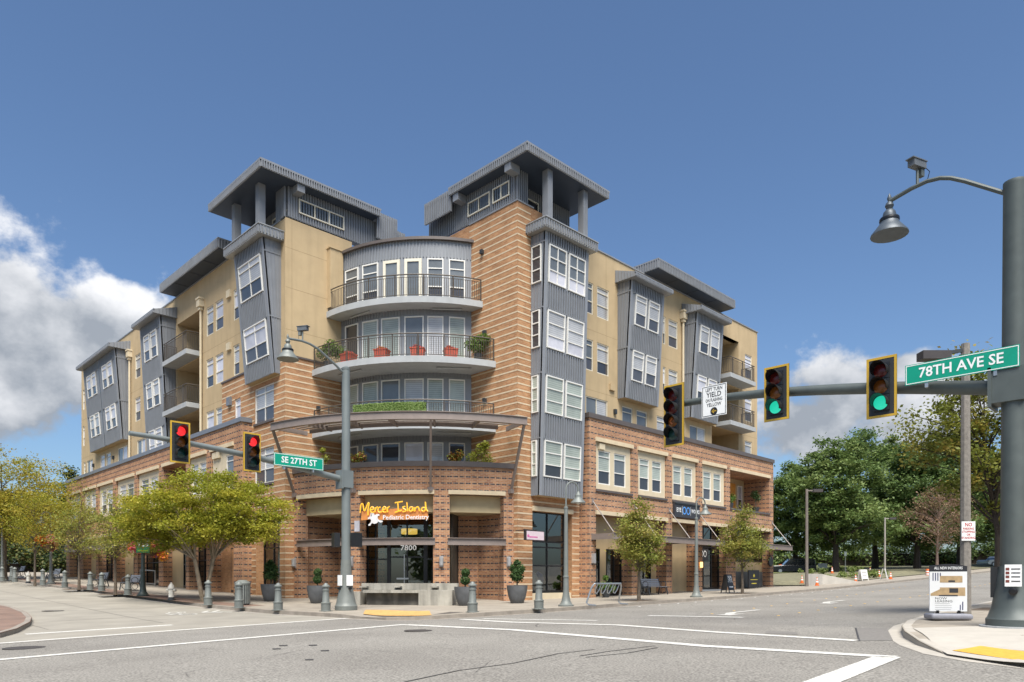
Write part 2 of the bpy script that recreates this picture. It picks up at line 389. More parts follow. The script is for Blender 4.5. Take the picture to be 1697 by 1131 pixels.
def text_mesh(body, fr, u, v, height, n, material, parent, name='lettering', align='CENTER', depth=0.004, squeeze=1.0, world=True, bold=0.0):
    cu = bpy.data.curves.new('t', 'FONT'); cu.body = body; cu.size = 1.0; cu.align_x = align; cu.align_y = 'CENTER'
    cu.resolution_u = 2; cu.offset = bold
    ob = bpy.data.objects.new('t', cu); COL.objects.link(ob)
    dg = bpy.context.evaluated_depsgraph_get(); dg.update()
    me = bpy.data.meshes.new_from_object(ob.evaluated_get(dg))
    bpy.data.objects.remove(ob); bpy.data.curves.remove(cu)
    s = height / 0.69
    mb = MB(); mb.v = [tuple(fr.p(u + q.co.x * s * squeeze, v + q.co.y * s, n)) for q in me.vertices]
    mb.f = [tuple(p.vertices) for p in me.polygons]; mb.mi = [0] * len(mb.f)
    bpy.data.meshes.remove(me)
    return mb.build(name, material, parent, world=world)
# ================================================================== the corner apartment building
B = thing('apartment_building', 'five storey corner apartment building of brick, tan stucco and grey metal bays', 'building', (20.5, 28.2, 0.1))
def part(name, mb, m, par=None, **k): return mb.build(name, m, par or B, **k)

def wall_holes(name, fr, u0, u1, v0, v1, holes, m, par=None, rmat=None):
    us = sorted({u0, u1, *[h[0] for h in holes], *[h[1] for h in holes]}); vs = sorted({v0, v1, *[h[2] for h in holes], *[h[3] for h in holes]})
    us = [u for u in us if u0 <= u <= u1]; vs = [v for v in vs if v0 <= v <= v1]
    mb = MB(); eps = 1e-6
    for a, b in zip(us, us[1:]):
        for c, d in zip(vs, vs[1:]):
            mu, mv = (a + b) / 2, (c + d) / 2
            if any(h[0] < mu < h[1] and h[2] < mv < h[3] for h in holes): continue
            mb.quad([fr.p(a, c), fr.p(b, c), fr.p(b, d), fr.p(a, d)])
    for h in holes:
        a, b, c, d, dp = h[:5]; mi = 1 if (rmat and (len(h) < 6 or h[5])) else 0
        for q in ([(a, c), (a, d)], [(b, d), (b, c)], [(a, d), (b, d)], [(b, c), (a, c)]):
            (p, r) = q
            mb.quad([fr.p(*p), fr.p(*p, -dp), fr.p(*r, -dp), fr.p(*r)][::-1], mi=mi)
    return part(name, mb, [m, rmat] if rmat else m, par)

def window(fr, u0, u1, v0, v1, rows, cols=1, inset=0.09, fm=None, fw=0.055, n=0.0, casing=0.0):
    """rows: list of (share of the height, pane material or list of them) from the top down"""
    fm = fm or FRAME; mb = MB(); n1 = n - inset + 0.075; n0 = n - inset
    w = fw
    mb.fbox(fr, u0, u0 + w, v0, v1, n0, n1); mb.fbox(fr, u1 - w, u1, v0, v1, n0, n1)
    mb.fbox(fr, u0 + w, u1 - w, v0, v0 + w, n0, n1); mb.fbox(fr, u0 + w, u1 - w, v1 - w, v1, n0, n1)
    if casing:
        mb.fbox(fr, u0 - 0.04, u1 + 0.04, v0 - 0.07, v0 - 0.001, n - 0.02, n + 0.035)
    us = [u0 + w + (u1 - u0 - 2 * w) * k / cols for k in range(cols + 1)]
    for k in range(1, cols): mb.fbox(fr, us[k] - 0.025, us[k] + 0.025, v0 + w, v1 - w, n0 + 0.01, n1 - 0.012)
    tot = sum(r[0] for r in rows); v = v1 - w; H = v1 - v0 - 2 * w; cells = []
    for k, (share, gm) in enumerate(rows):
        vb = v - H * share / tot
        if k < len(rows) - 1: mb.fbox(fr, u0 + w, u1 - w, vb - 0.024, vb + 0.024, n0 + 0.012, n1 - 0.006)
        for c in range(cols):
            cells.append((us[c] + (0.025 if c else 0), us[c + 1] - (0.025 if c < cols - 1 else 0), vb + (0.024 if k < len(rows) - 1 else 0), v - (0.024 if k else 0), gm[c % len(gm)] if isinstance(gm, (list, tuple)) else gm))
        v = vb
    o = part('window', mb, fm)
    for a, b, c, d, gm in cells:
        g = MB(); g.quad([fr.p(a, c, n0 + 0.03), fr.p(b, c, n0 + 0.03), fr.p(b, d, n0 + 0.03), fr.p(a, d, n0 + 0.03)])
        part('pane', g, gm, o)
    return o
RND = random.Random(11)
def rows_dh(light=None, dark=None):           # transom, upper sash over a blind, lower sash behind a screen
    light = light or RND.choice([G_LIGHT, G_LILAC, G_LIGHT, G_MID, G_LILAC]); dark = dark or RND.choice([G_SCREEN, G_SCREEN, G_DARK, light])
    return [(0.16, light), (0.44, light), (0.40, dark)]
def siding(mb, fr, u0, u1, v0, v1, pitch=0.17, rd=0.07, rw=0.055, n=0.0, sheet=True):
    if sheet: mb.fbox(fr, u0, u1, v0, v1, n - 0.05, n)
    k = max(1, round((u1 - u0) / pitch)); st = (u1 - u0) / k
    for i in range(k + 1):
        u = min(max(u0 + i * st, u0 + rw / 2), u1 - rw / 2)
        mb.fbox(fr, u - rw / 2, u + rw / 2, v0 + 0.003, v1 - 0.003, n - 0.01, n + rd)

# ---- storey heights: lintels at 4.7, 8.04, 11.1, 14.13, 17.16; roof edge at 19.05
HEAD = {2: 8.04, 3: 11.1, 4: 14.13, 5: 17.16}; SILL = {2: 6.30, 3: 9.43, 4: 12.48, 5: 15.5}
YP, YW, YS = 23.0, 24.2, 23.62                # right-hand street: podium, upper wall, striped pier
XP, XW, XS = 16.3, 16.9, 16.85                # left-hand street
RE = 19.05
fYP, fYW, fYS, fXP, fXW, fXS = FY(YP), FY(YW), FY(YS), FX(XP), FX(XW), FX(XS)
ux = lambda px, Y: onY(px, Y)[0]              # u on a right-hand plane
uy = lambda px, X: -onX(px, X)[0]             # u on a left-hand plane

# ------------------------------------------------------------------ right-hand podium
X0, X1 = 28.3, 48.8
up_r = [(ux(a, YP), ux(b, YP)) for a, b in ((987.7, 1047), (1057.5, 1104.5), (1114, 1155), (1164, 1202), (1210, 1275))]
gr_r = [(ux(a, YP), ux(b, YP)) for a, b in ((987.7, 1047), (1057.5, 1104.5), (1114, 1154.5), (1164, 1203), (1219, 1276))]
holes = [(a, b, 6.0, 8.43, 0.10 if i < 4 else 1.9, 0) for i, (a, b) in enumerate(up_r)]
holes += [(a, b, 0.0, 4.70, d, 1) for (a, b), d in zip(gr_r, (0.7, 0.7, 0.7, 0.5, 0.6))]
pod_r = wall_holes('podium_wall', fYP, X0, X1, 0.0, 9.56, holes, BRICK)
mb = MB(); mb.box(X0, X0 + 0.004, YP, YW + 0.3, 0, 9.56); part('podium_return', mb, BRICK); mb = MB(); mb.box(X1 - 0.004, X1, YP, YP + 8, 0, 9.56); part('podium_return', mb, BRICK)
mb = MB(); mb.box(X0 - 0.07, X1 + 0.07, YP - 0.07, YP + 0.42, 9.562, 9.80); mb.box(X0 - 0.07, X0 + 0.35, YP + 0.42, YW + 0.2, 9.562, 9.80); part('parapet_cap', mb, CAP)
def lintel(fr, a, b, z0, z1, over=0.06, proud=0.09):
    mb = MB(); mb.fbox(fr, a - over, b + over, z0, z1, -0.06, proud); part('lintel', mb, STONE)
def sillbar(fr, a, b, z0, z1, proud=0.07):
    mb = MB(); mb.fbox(fr, a - 0.03, b + 0.03, z0, z1, -0.08, proud); part('sill', mb, CAP)
for i, (a, b) in enumerate(up_r):
    lintel(fYP, a, b, 8.432, 8.64); sillbar(fYP, a, b, 5.88, 5.998)
    if i < 4:
        w = (b - a); c1 = (a + w * 0.10, a + w * 0.43); c2 = (a + w * 0.535, a + w * 0.87)
        h = [(c[0], c[1], 6.3, 8.04, 0.12) for c in (c1, c2)]
        wall_holes('window_surround', Fr(fYP.p(0, 0, -0.1), fYP.U, fYP.V, fYP.N), a, b, 6.0, 8.43, h, CREAM)
        for c in (c1, c2):
            window(Fr(fYP.p(0, 0, -0.1), fYP.U, fYP.V, fYP.N), c[0], c[1], 6.3, 8.04, [(0.16, G_GREEN), (0.44, G_GREEN if RND.random() < .7 else G_MID), (0.40, G_DARK if RND.random() < .7 else G_SCREEN)], inset=0.10)
for a, b in gr_r: lintel(fYP, a, b, 4.702, 4.91)
mb = MB(); mb.fbox(fYP, up_r[0][0] + 0.27, up_r[0][0] + 0.72, 8.07, 8.36, -0.1, 0.03); part('vent_box', mb, CREAM)
# loggia at the far end of the first floor
a, b = up_r[4]; fb = FY(YP + 1.9)
mb = MB(); mb.quad([fb.p(a, 6), fb.p(b, 6), fb.p(b, 8.43), fb.p(a, 8.43)]); part('loggia_wall', mb, STUCCO)
mb = MB(); mb.fbox(fb, a + 3.25, a + 4.2, 6.0, 8.1, 0.002, 0.05); part('loggia_door', mb, mat('door_orange_wood', (0.50, 0.22, 0.03), 0.5, var=0.15))
window(fb, a + 4.45, a + 5.1, 6.1, 8.0, [(1, G_LIGHT), (1, G_DARK)], inset=-0.02)
# ------------------------------------------------------------------ left-hand podium
Y0, Y1 = 36.3, 70.5
pxl = ((115, 133), (138, 159), (163, 187), (193, 222.5), (228, 263), (270, 308), (313, 342), (350, 387))
up_l = [(uy(a, XP), uy(b, XP)) for a, b in pxl]
holes = [(a, b, 6.0, 8.43, 0.10 if i != 5 else 1.9, 0) for i, (a, b) in enumerate(up_l)] + [(a, b, 0.0, 4.55, 0.58, 1) for i, (a, b) in enumerate(up_l)]
wall_holes('podium_wall', fXP, -Y1, -Y0, 0.0, 9.56, holes, BRICK)
mb = MB(); mb.box(XP, XS + 0.3, Y0, Y0 + 0.004, 0, 9.56); part('podium_return', mb, BRICK); mb = MB(); mb.box(XP, XP + 8, Y1 - 0.004, Y1, 0, 9.56); part('podium_return', mb, BRICK)
mb = MB(); mb.box(XP - 0.07, XP + 0.42, Y0 - 0.07, Y1 + 0.07, 9.562, 9.80); mb.box(XP + 0.42, XS + 0.02, Y0 - 0.07, Y0 + 0.35, 9.562, 9.80); part('parapet_cap', mb, CAPG)
for i, (a, b) in enumerate(up_l):
    lintel(fXP, a, b, 8.432, 8.64); sillbar(fXP, a, b, 5.88, 5.998); lintel(fXP, a, b, 4.552, 4.76)
    if i == 5: continue
    w = b - a; c = [(a + w * 0.12, a + w * 0.46), (a + w * 0.54, a + w * 0.88)] if i != 7 else [(a + w * 0.60, a + w * 0.93)]
    f2 = Fr(fXP.p(0, 0, -0.1), fXP.U, fXP.V, fXP.N)
    wall_holes('window_surround', f2, a, b, 6.0, 8.43, [(q[0], q[1], 6.3, 8.04, 0.12) for q in c], CREAM)
    for q in c: window(f2, q[0], q[1], 6.3, 8.04, rows_dh(), inset=0.10)
for k in (0.12, 0.42):
    a = up_l[7][0]; mb = MB(); mb.fbox(fXP, a + k * 1.6, a + k * 1.6 + 0.40, 8.02, 8.36, -0.1, 0.04); part('vent_box', mb, CREAM)
f2 = Fr(fXP.p(0, 0, -1.9), fXP.U, fXP.V, fXP.N); a, b = up_l[5]
mb = MB(); mb.quad([f2.p(a, 6), f2.p(b, 6), f2.p(b, 8.43), f2.p(a, 8.43)]); part('loggia_wall', mb, STUCCO)
window(f2, a + 0.9, a + 2.2, 6.05, 8.1, [(1, G_DARK)], 2, inset=-0.02)

# ------------------------------------------------------------------ shopfronts at street level
def storefront(fr, u0, u1, v0, v1, cols, hbars, n=0.0, glass=None, fw=0.06, room=2.6, roomlight=None):
    mb = MB(); n0, n1 = n - 0.06, n + 0.03
    mb.fbox(fr, u0, u0 + fw, v0, v1, n0, n1); mb.fbox(fr, u1 - fw, u1, v0, v1, n0, n1)
    mb.fbox(fr, u0 + fw, u1 - fw, v0, v0 + 0.12, n0, n1); mb.fbox(fr, u0 + fw, u1 - fw, v1 - fw, v1, n0, n1)
    us = [u0 + (u1 - u0) * c for c in cols]
    for u in us: mb.fbox(fr, u - 0.03, u + 0.03, v0 + 0.12, v1 - fw, n0 + .004, n1 - .004)
    for h in hbars: mb.fbox(fr, u0 + fw, u1 - fw, h - 0.035, h + 0.035, n0 + .008, n1 - .008)
    o = part('storefront', mb, BLACK)
    U = [u0 + fw] + us + [u1 - fw]; Vs = [v0 + 0.12] + sorted(hbars) + [v1 - fw]
    for a, b in zip(U, U[1:]):
        for c, d in zip(Vs, Vs[1:]):
            g = MB(); g.quad([fr.p(a, c, n - 0.02), fr.p(b, c, n - 0.02), fr.p(b, d, n - 0.02), fr.p(a, d, n - 0.02)]); part('pane', g, glass or GLASS, o)
    if room:
        g = MB(); k = n - 0.065
        P = lambda u, v, q: fr.p(u, v, q)
        a, b, c, d = u0 - 0.3, u1 + 0.3, v0 - 0.02, v1 + 0.02
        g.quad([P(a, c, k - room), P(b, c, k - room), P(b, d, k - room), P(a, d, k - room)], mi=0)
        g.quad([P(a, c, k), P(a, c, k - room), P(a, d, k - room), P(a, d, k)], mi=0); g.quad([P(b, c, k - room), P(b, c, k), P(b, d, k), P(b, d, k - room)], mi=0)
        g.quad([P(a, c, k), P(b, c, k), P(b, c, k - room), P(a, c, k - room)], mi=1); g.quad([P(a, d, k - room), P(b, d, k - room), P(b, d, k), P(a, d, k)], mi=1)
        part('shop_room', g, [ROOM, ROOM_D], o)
    return o
def backwall(fr, u0, u1, v0, v1, n, m, name='recess_wall'):
    g = MB(); g.fbox(fr, u0, u1, v0, v1, n - 0.15, n); return part(name, g, m)
# right-hand openings
zg = lambda x, y: gz(x, y) + KERB
(a, b) = gr_r[0]; q = -0.7; z = zg(a, YP)
w = b - a; backwall(fYP, a, b, 3.0, 4.70, q, STUCCO); backwall(fYP, a + w * .38, a + w * .56, 0, 3.0, q, STUCCO)
storefront(fYP, a, a + w * .38, z, 3.0, [0.5], [2.3], q); storefront(fYP, a + w * .56, b, z, 3.0, [0.5], [1.0], q)
(a, b) = gr_r[1]; w = b - a; z = zg(a, YP)
backwall(fYP, a, b, 3.2, 4.7, q, STUCCO); backwall(fYP, a, a + w * .30, 0, 3.2, q, STUCCO); backwall(fYP, a + w * .8, b, 0, 3.2, q, STUCCO)
storefront(fYP, a + w * .30, a + w * .8, z, 3.2, [0.5], [2.3], q)
(a, b) = gr_r[2]; w = b - a; z = zg(a, YP)
backwall(fYP, a, b, 2.95, 4.7, q, STUCCO); backwall(fYP, a + w * .34, b, 0, 2.95, q, STUCCO); storefront(fYP, a, a + w * .34, z, 2.95, [], [2.3], q)
(a, b) = gr_r[3]; w = b - a; z = zg(b, YP)
storefront(fYP, a, b, z + 0.05, 4.70, [0.33, 0.66], [2.95, 3.4], -0.5)
g = MB(); g.fbox(fYP, a, b, 0, z + 0.05, -0.5, -0.02); part('plinth', g, CONC)
(a, b) = gr_r[4]; w = b - a
backwall(fYP, a, b, 1.9, 2.6, -0.6, STUCCO); backwall(fYP, a, b, 0, 1.9, -0.55, mat('grey_panel', (0.15, 0.145, 0.13), 0.8, var=0.15, scale=3), 'wainscot')
storefront(fYP, a, b, 2.6, 4.7, [0.25, 0.5, 0.75], [], -0.6)
mb = MB(); mb.lathe([(0.0, 0.0), (0.36, 0.0), (0.36, 0.05), (0.30, 0.07), (0.0, 0.07)], fYP.p(gr_r[4][1] + 0.06, 2.62, 0.0), 20, fr=fYP); part('round_vent', mb, BLACK)
# steel awning along the right-hand shops, hung on rods
AY, AZ = 21.6, 3.68
mb = MB(); mb.box(28.5, 48.75, AY, AY + 0.04, AZ - 0.29, AZ); mb.box(28.5, 48.75, AY - 0.06, AY + 0.10, AZ, AZ + 0.022); mb.box(28.5, 48.75, AY - 0.06, AY + 0.10, AZ - 0.312, AZ - 0.29)
for x in (28.5, 48.71): mb.box(x, x + 0.04, AY + 0.04, YP - 0.002, AZ - 0.29, AZ)
part('awning_beam', mb, STEEL)
mb = MB(); mb.box(28.55, 48.70, AY + 0.05, YP - 0.01, AZ - 0.10, AZ - 0.05); part('awning_deck', mb, STEEL_D)
for x in [(gr_r[i][1] + gr_r[i + 1][0]) / 2 for i in range(4)] + [28.6, 48.6]:
    mb = MB(); mb.box(x - 0.03, x + 0.03, AY + 0.05, YP, AZ - 0.27, AZ - 0.11); part('awning_bracket', mb, STEEL)
    mb = MB(); mb.tube([(x, YP - 0.02, 5.35), (x, AY + 0.06, AZ + 0.03)], 0.03, 6); part('awning_rod', mb, mat('rod_steel', (0.30, 0.26, 0.23), 0.45, 0.3))
    mb = MB(); mb.box(x - 0.08, x + 0.08, YP - 0.03, YP - 0.001, 5.22, 5.48); part('rod_plate', mb, STEEL)
# left-hand openings
for i, (a, b) in enumerate(up_l):
    z = zg(XP, -a); w = b - a; d = -0.58
    if i in (0, 2, 4, 6): storefront(fXP, a, b, z, 4.55, [0.33, 0.66], [2.5], d)
    elif i == 7:
        backwall(fXP, a, b, 3.1, 4.55, d, STUCCO); backwall(fXP, a, a + w * .45, 0, 3.1, d, BRICK); storefront(fXP, a + w * .45, b, z, 3.1, [0.5], [1.2], d)
    else:
        backwall(fXP, a, b, 3.1, 4.55, d, STUCCO); backwall(fXP, a, a + w * .5, 0, 3.1, d, STUCCO); storefront(fXP, a + w * .5, b, z, 3.1, [0.5], [2.3], d)
mb = MB(); mb.box(15.0, 15.04, 37.5, 65.5, 3.5, 3.78); mb.box(14.95, 15.1, 37.5, 65.5, 3.78, 3.80)
mb.box(15.04, XP, 37.5, 37.54, 3.5, 3.78); mb.box(15.04, XP, 65.46, 65.5, 3.5, 3.78); part('awning_beam', mb, STEEL)
mb = MB(); mb.box(15.05, XP - .01, 37.55, 65.45, 3.66, 3.71); part('awning_deck', mb, STEEL_D)
for i in range(7):
    y = -(up_l[i][1] + up_l[i + 1][0]) / 2
    mb = MB(); mb.tube([(XP - 0.02, y, 5.4), (15.05, y, 3.82)], 0.03, 6); part('awning_rod', mb, MATS['rod_steel'])

# ------------------------------------------------------------------ upper tan walls
def tan_windows(fr, specs, holes):
    for a, b, lev in specs: holes.append((a, b, SILL[lev], HEAD[lev], 0.12))
hr = []; R_SP = []
for lev in (4, 5): R_SP += [(ux(a, YW), ux(b, YW), lev) for a, b in ((971, 983), (989.5, 1009), (1098.5, 1103), (1108, 1123), (1234.5, 1246))]
R_SP += [(ux(a, YW), ux(b, YW), 3) for a, b in ((1031, 1048.5), (1055, 1072.5), (1088.5, 1103), (1234.5, 1246))]
tan_windows(fYW, R_SP, hr)
sl = [(ux(971, YW), ux(1007, YW)), (ux(1143, YW), ux(1169, YW))]                         # sliding doors on to the podium terrace
hr += [(a, b, 8.75, 11.1, 0.12) for a, b in sl]
rec = (42.45, ux(1224, YW)); hr += [(rec[0], rec[1], 8.7, 11.45, 2.0), (rec[0], rec[1], 11.75, 14.5, 2.0), (rec[0], rec[1], 14.85, 17.75, 2.0)]
wall_holes('stucco_wall', fYW, 27.6, X1, 8.55, RE, hr, STUCCO)
for a, b, lev in R_SP: window(fYW, a, b, SILL[lev], HEAD[lev], rows_dh(), inset=0.10, fm=FRAME_T)
for a, b in sl: window(fYW, a, b, 8.75, 11.1, [(1, [G_MID, G_LIGHT])], 2, inset=0.10, fm=FRAME_T)
hl = []; L_SP = []
for lev in (4, 5): L_SP += [(uy(a, XW), uy(b, XW), lev) for a, b in ((342, 353.5), (357, 370), (387, 396.5), (224, 232.6), (137.2, 140.2))]
L_SP += [(uy(a, XW), uy(b, XW), 3) for a, b in ((342, 354.5), (358, 371), (166, 173.5), (175.5, 183.5), (138.5, 141.5))]
tan_windows(fXW, L_SP, hl)
sll = [(uy(a, XW), uy(b, XW)) for a, b in ((144, 153.5), (195, 211), (227, 241))]; hl += [(a, b, 8.75, 11.1, 0.12) for a, b in sll]
lrec = (-46.85, uy(332, XW)); hl += [(lrec[0], lrec[1], 8.7, 11.45, 2.0), (lrec[0], lrec[1], 11.75, 14.5, 2.0), (lrec[0], lrec[1], 14.85, 17.35, 2.0)]
YE = 68.3; hl.append((-40.0, -32.6, 8.5, 12.3, 0.01))
wall_holes('stucco_wall', fXW, -YE, -32.68, 8.55, RE, hl, STUCCO)
for a, b, lev in L_SP: window(fXW, a, b, SILL[lev], HEAD[lev], rows_dh(G_LILAC if RND.random() < .7 else G_LIGHT), inset=0.10, fm=FRAME_T)
for a, b in sll: window(fXW, a, b, 8.75, 11.1, [(1, [G_MID, G_LILAC])], 2, inset=0.10, fm=FRAME_T)
# recess back walls with a glazed door each
for fr, (a, b), base in ((fYW, rec, 1), (fXW, lrec, 2)):
    for z0, z1 in ((8.7, 11.45), (11.75, 14.5), (14.85, 17.75 if base == 1 else 17.35)):
        backwall(fr, a, b, z0, z1, -2.0, STUCCO); window(fr, a + (b - a) * .32, a + (b - a) * .72, z0 + 0.05, z0 + 2.15, [(1, G_DARK)], 1, inset=0.0, n=-1.99)
        s = MB(); u = a + (b - a) * .18; s.fbox(fr, u, u + .12, z0 + 1.6, z0 + 1.85, -1.99, -1.87); part('wall_lamp', s, DKPAINT)
# end walls, roof and edge flashing
mb = MB(); mb.quad([(X1, YW, 5), (X1, YW + 30, 5), (X1, YW + 30, RE), (X1, YW, RE)]); mb.quad([(XW, YE, 5), (XW, YE, RE), (XW + 30, YE, RE), (XW + 30, YE, 5)])
mb.quad([(X1, YW + 30, 0), (XW + 30, YE, 0), (XW + 30, YE, RE), (X1, YW + 30, RE)]); part('rear_wall', mb, STUCCO)
mb = MB(); mb.prism([(XW + 0.02, 32.75), (21.2, 32.75), (24.0, 29.0), (24.0, YS + 0.15), (27.7, YS + 0.15), (27.7, YW + 0.02), (X1 - 0.02, YW + 0.02), (X1 - 0.02, YW + 30), (XW + 30, YE - 0.02), (XW + 0.02, YE - 0.02)], WORLD, 18.4, 18.6); part('roof_deck', mb, CAPG)
mb = MB(); mb.box(27.9, X1 + 0.05, YW - 0.05, YW + 0.25, RE, RE + 0.07); mb.box(X1 - 0.25, X1 + 0.05, YW + 0.25, YW + 20, RE, RE + 0.07); mb.box(XW - 0.05, XW + 0.25, 33.2, YE + 0.05, RE, RE + 0.07); part('roof_flashing', mb, SIDTRIM)
# control joints scored into the stucco
JOINT = mat('stucco_joint', (0.27, 0.19, 0.095), 0.95, var=0.1)
def joint(*a):
    mb = MB(); mb.fbox(*a); part('stucco_joint', mb, JOINT)
for z in (11.45, 14.65):
    for a, b in ((27.95, 32.25), (35.6, 39.0), (46.2, X1 - .02)): joint(fYW, a, b, z, z + 0.014, -0.01, 0.002)
    for a, b in ((-YE + .02, -64.1), (-55.9, -50.9), (lrec[1] + .02, -36.6)): joint(fXW, a, b, z, z + 0.014, -0.01, 0.002)
joint(fYW, ux(1021, YW) - .9, ux(1021, YW) - .886, 9.8, RE, -0.01, 0.0025)
# projecting balconies of the two recesses
def railing(path, z, h=1.07, gap=0.115, post=1.3, name='railing'):
    mb = MB()
    pts = [Vector((p[0], p[1], z)) for p in path]
    mb.tube([p + Vector((0, 0, h)) for p in pts], 0.03, 6); mb.tube([p + Vector((0, 0, h - 0.13)) for p in pts], 0.014, 4); mb.tube([p + Vector((0, 0, 0.09)) for p in pts], 0.018, 4)
    o = part(name, mb, RAIL); bal = MB(); L = 0; nxt = 0; nb = 0.0
    seg = [(b - a).length for a, b in zip(pts, pts[1:])]; tot = sum(seg)
    def at(s):
        for (a, b), l in zip(zip(pts, pts[1:]), seg):
            if s <= l + 1e-6: return a + (b - a) * (s / l)
            s -= l
        return pts[-1]
    k = max(1, round(tot / post))
    for i in range(k + 1):
        p = at(tot * i / k); m = MB(); m.box(p.x - .022, p.x + .022, p.y - .022, p.y + .022, z, z + h); part('rail_post', m, RAIL, o)
    for i in range(int(tot / gap)):
        p = at(gap * (i + 0.5)); bal.box(p.x - .009, p.x + .009, p.y - .009, p.y + .009, z + 0.1, z + h - 0.13)
    b = part('balusters', bal, RAIL, o); b['kind'] = 'stuff'
    return o
for z in (11.75, 14.85):
    mb = MB(); mb.box(43.0, 46.5, 23.15, 26.2, z - 0.28, z); part('balcony_slab', mb, CONC); railing([(43.05, 24.2), (43.05, 23.22), (46.44, 23.22), (46.44, 24.19)], z)
    mb = MB(); mb.box(16.05, 18.9, 43.1, 46.95, z - 0.28, z); part('balcony_slab', mb, CONC); railing([(16.89, 46.9), (16.1, 46.9), (16.1, 43.16), (16.89, 43.16)], z)
mb = MB(); mb.box(43.0, 46.3, 24.21, 24.6, 17.75, 18.05); part('recess_beam', mb, STUCCO)
# rainwater heads and pipes
for fr, u, z in ((fXW, uy(336, XW), 17.35), (fXW, uy(217.5, XW), 17.2), (fYW, ux(1129.5, YW), 17.45)):
    s = MB(); s.fbox(fr, u - .22, u + .22, z, z + .5, 0.0, 0.3); s.fbox(fr, u - .26, u + .26, z + .42, z + .52, 0.0, 0.34); s.fbox(fr, u - .13, u + .13, z - .18, z, 0.04, 0.24); s.tube([fr.p(u, z - .18, .12), fr.p(u, 9.5, .12)], 0.07, 8)
    part('downpipe', s, CREAM)
# stucco vent boxes
for px, z in ((381, 17.0), (381, 14.1)):
    u = uy(px, XW); s = MB(); s.fbox(fXW, u - .25, u + .22, z - .1, z + .3, 0, .12); part('vent_box', s, CREAM)
u = ux(1013, YW); s = MB(); s.fbox(fYW, u - .2, u + .2, 11.75, 12.1, 0, .12); part('vent_box', s, STUCCO)
for fr, u, z in ((fYW, ux(1018, YW), 10.5), (fXW, uy(189, XW), 10.4), (fXW, uy(156, XW), 10.4)):
    s = MB(); s.fbox(fr, u - .09, u + .09, z, z + .26, 0, .14); part('wall_lamp', s, DKPAINT)
# standing roof canopies over both wings
for x0, x1, y0, y1 in ((34.8, 43.6, 23.2, 30.0), (15.97, 22.0, 38.4, 47.0)):
    mb = MB(); mb.box(x0 + .03, x1 - .03, y0 + .03, y1 - .03, 19.13, 19.6); part('roof_canopy', mb, SOFFIT)
    s = MB(); siding(s, FY(y0), x0, x1, 19.15, 19.62); siding(s, FX(x0), -y1, -y0, 19.15, 19.62); s.box(x0 - .04, x1 + .04, y0 - .04, y1 + .04, 19.62, 19.70)
    part('fascia', s, SIDING)
    s = MB()
    if x0 > 30:
        for x in (37, 39.2, 41.4): s.box(x - .01, x + .01, y0 + .05, YW - .06, 19.118, 19.14)
    else:
        for y in (40.5, 42.6, 44.8): s.box(x0 + .05, XW - .06, y - .01, y + .01, 19.118, 19.14)
    part('soffit_joint', s, BLACK)
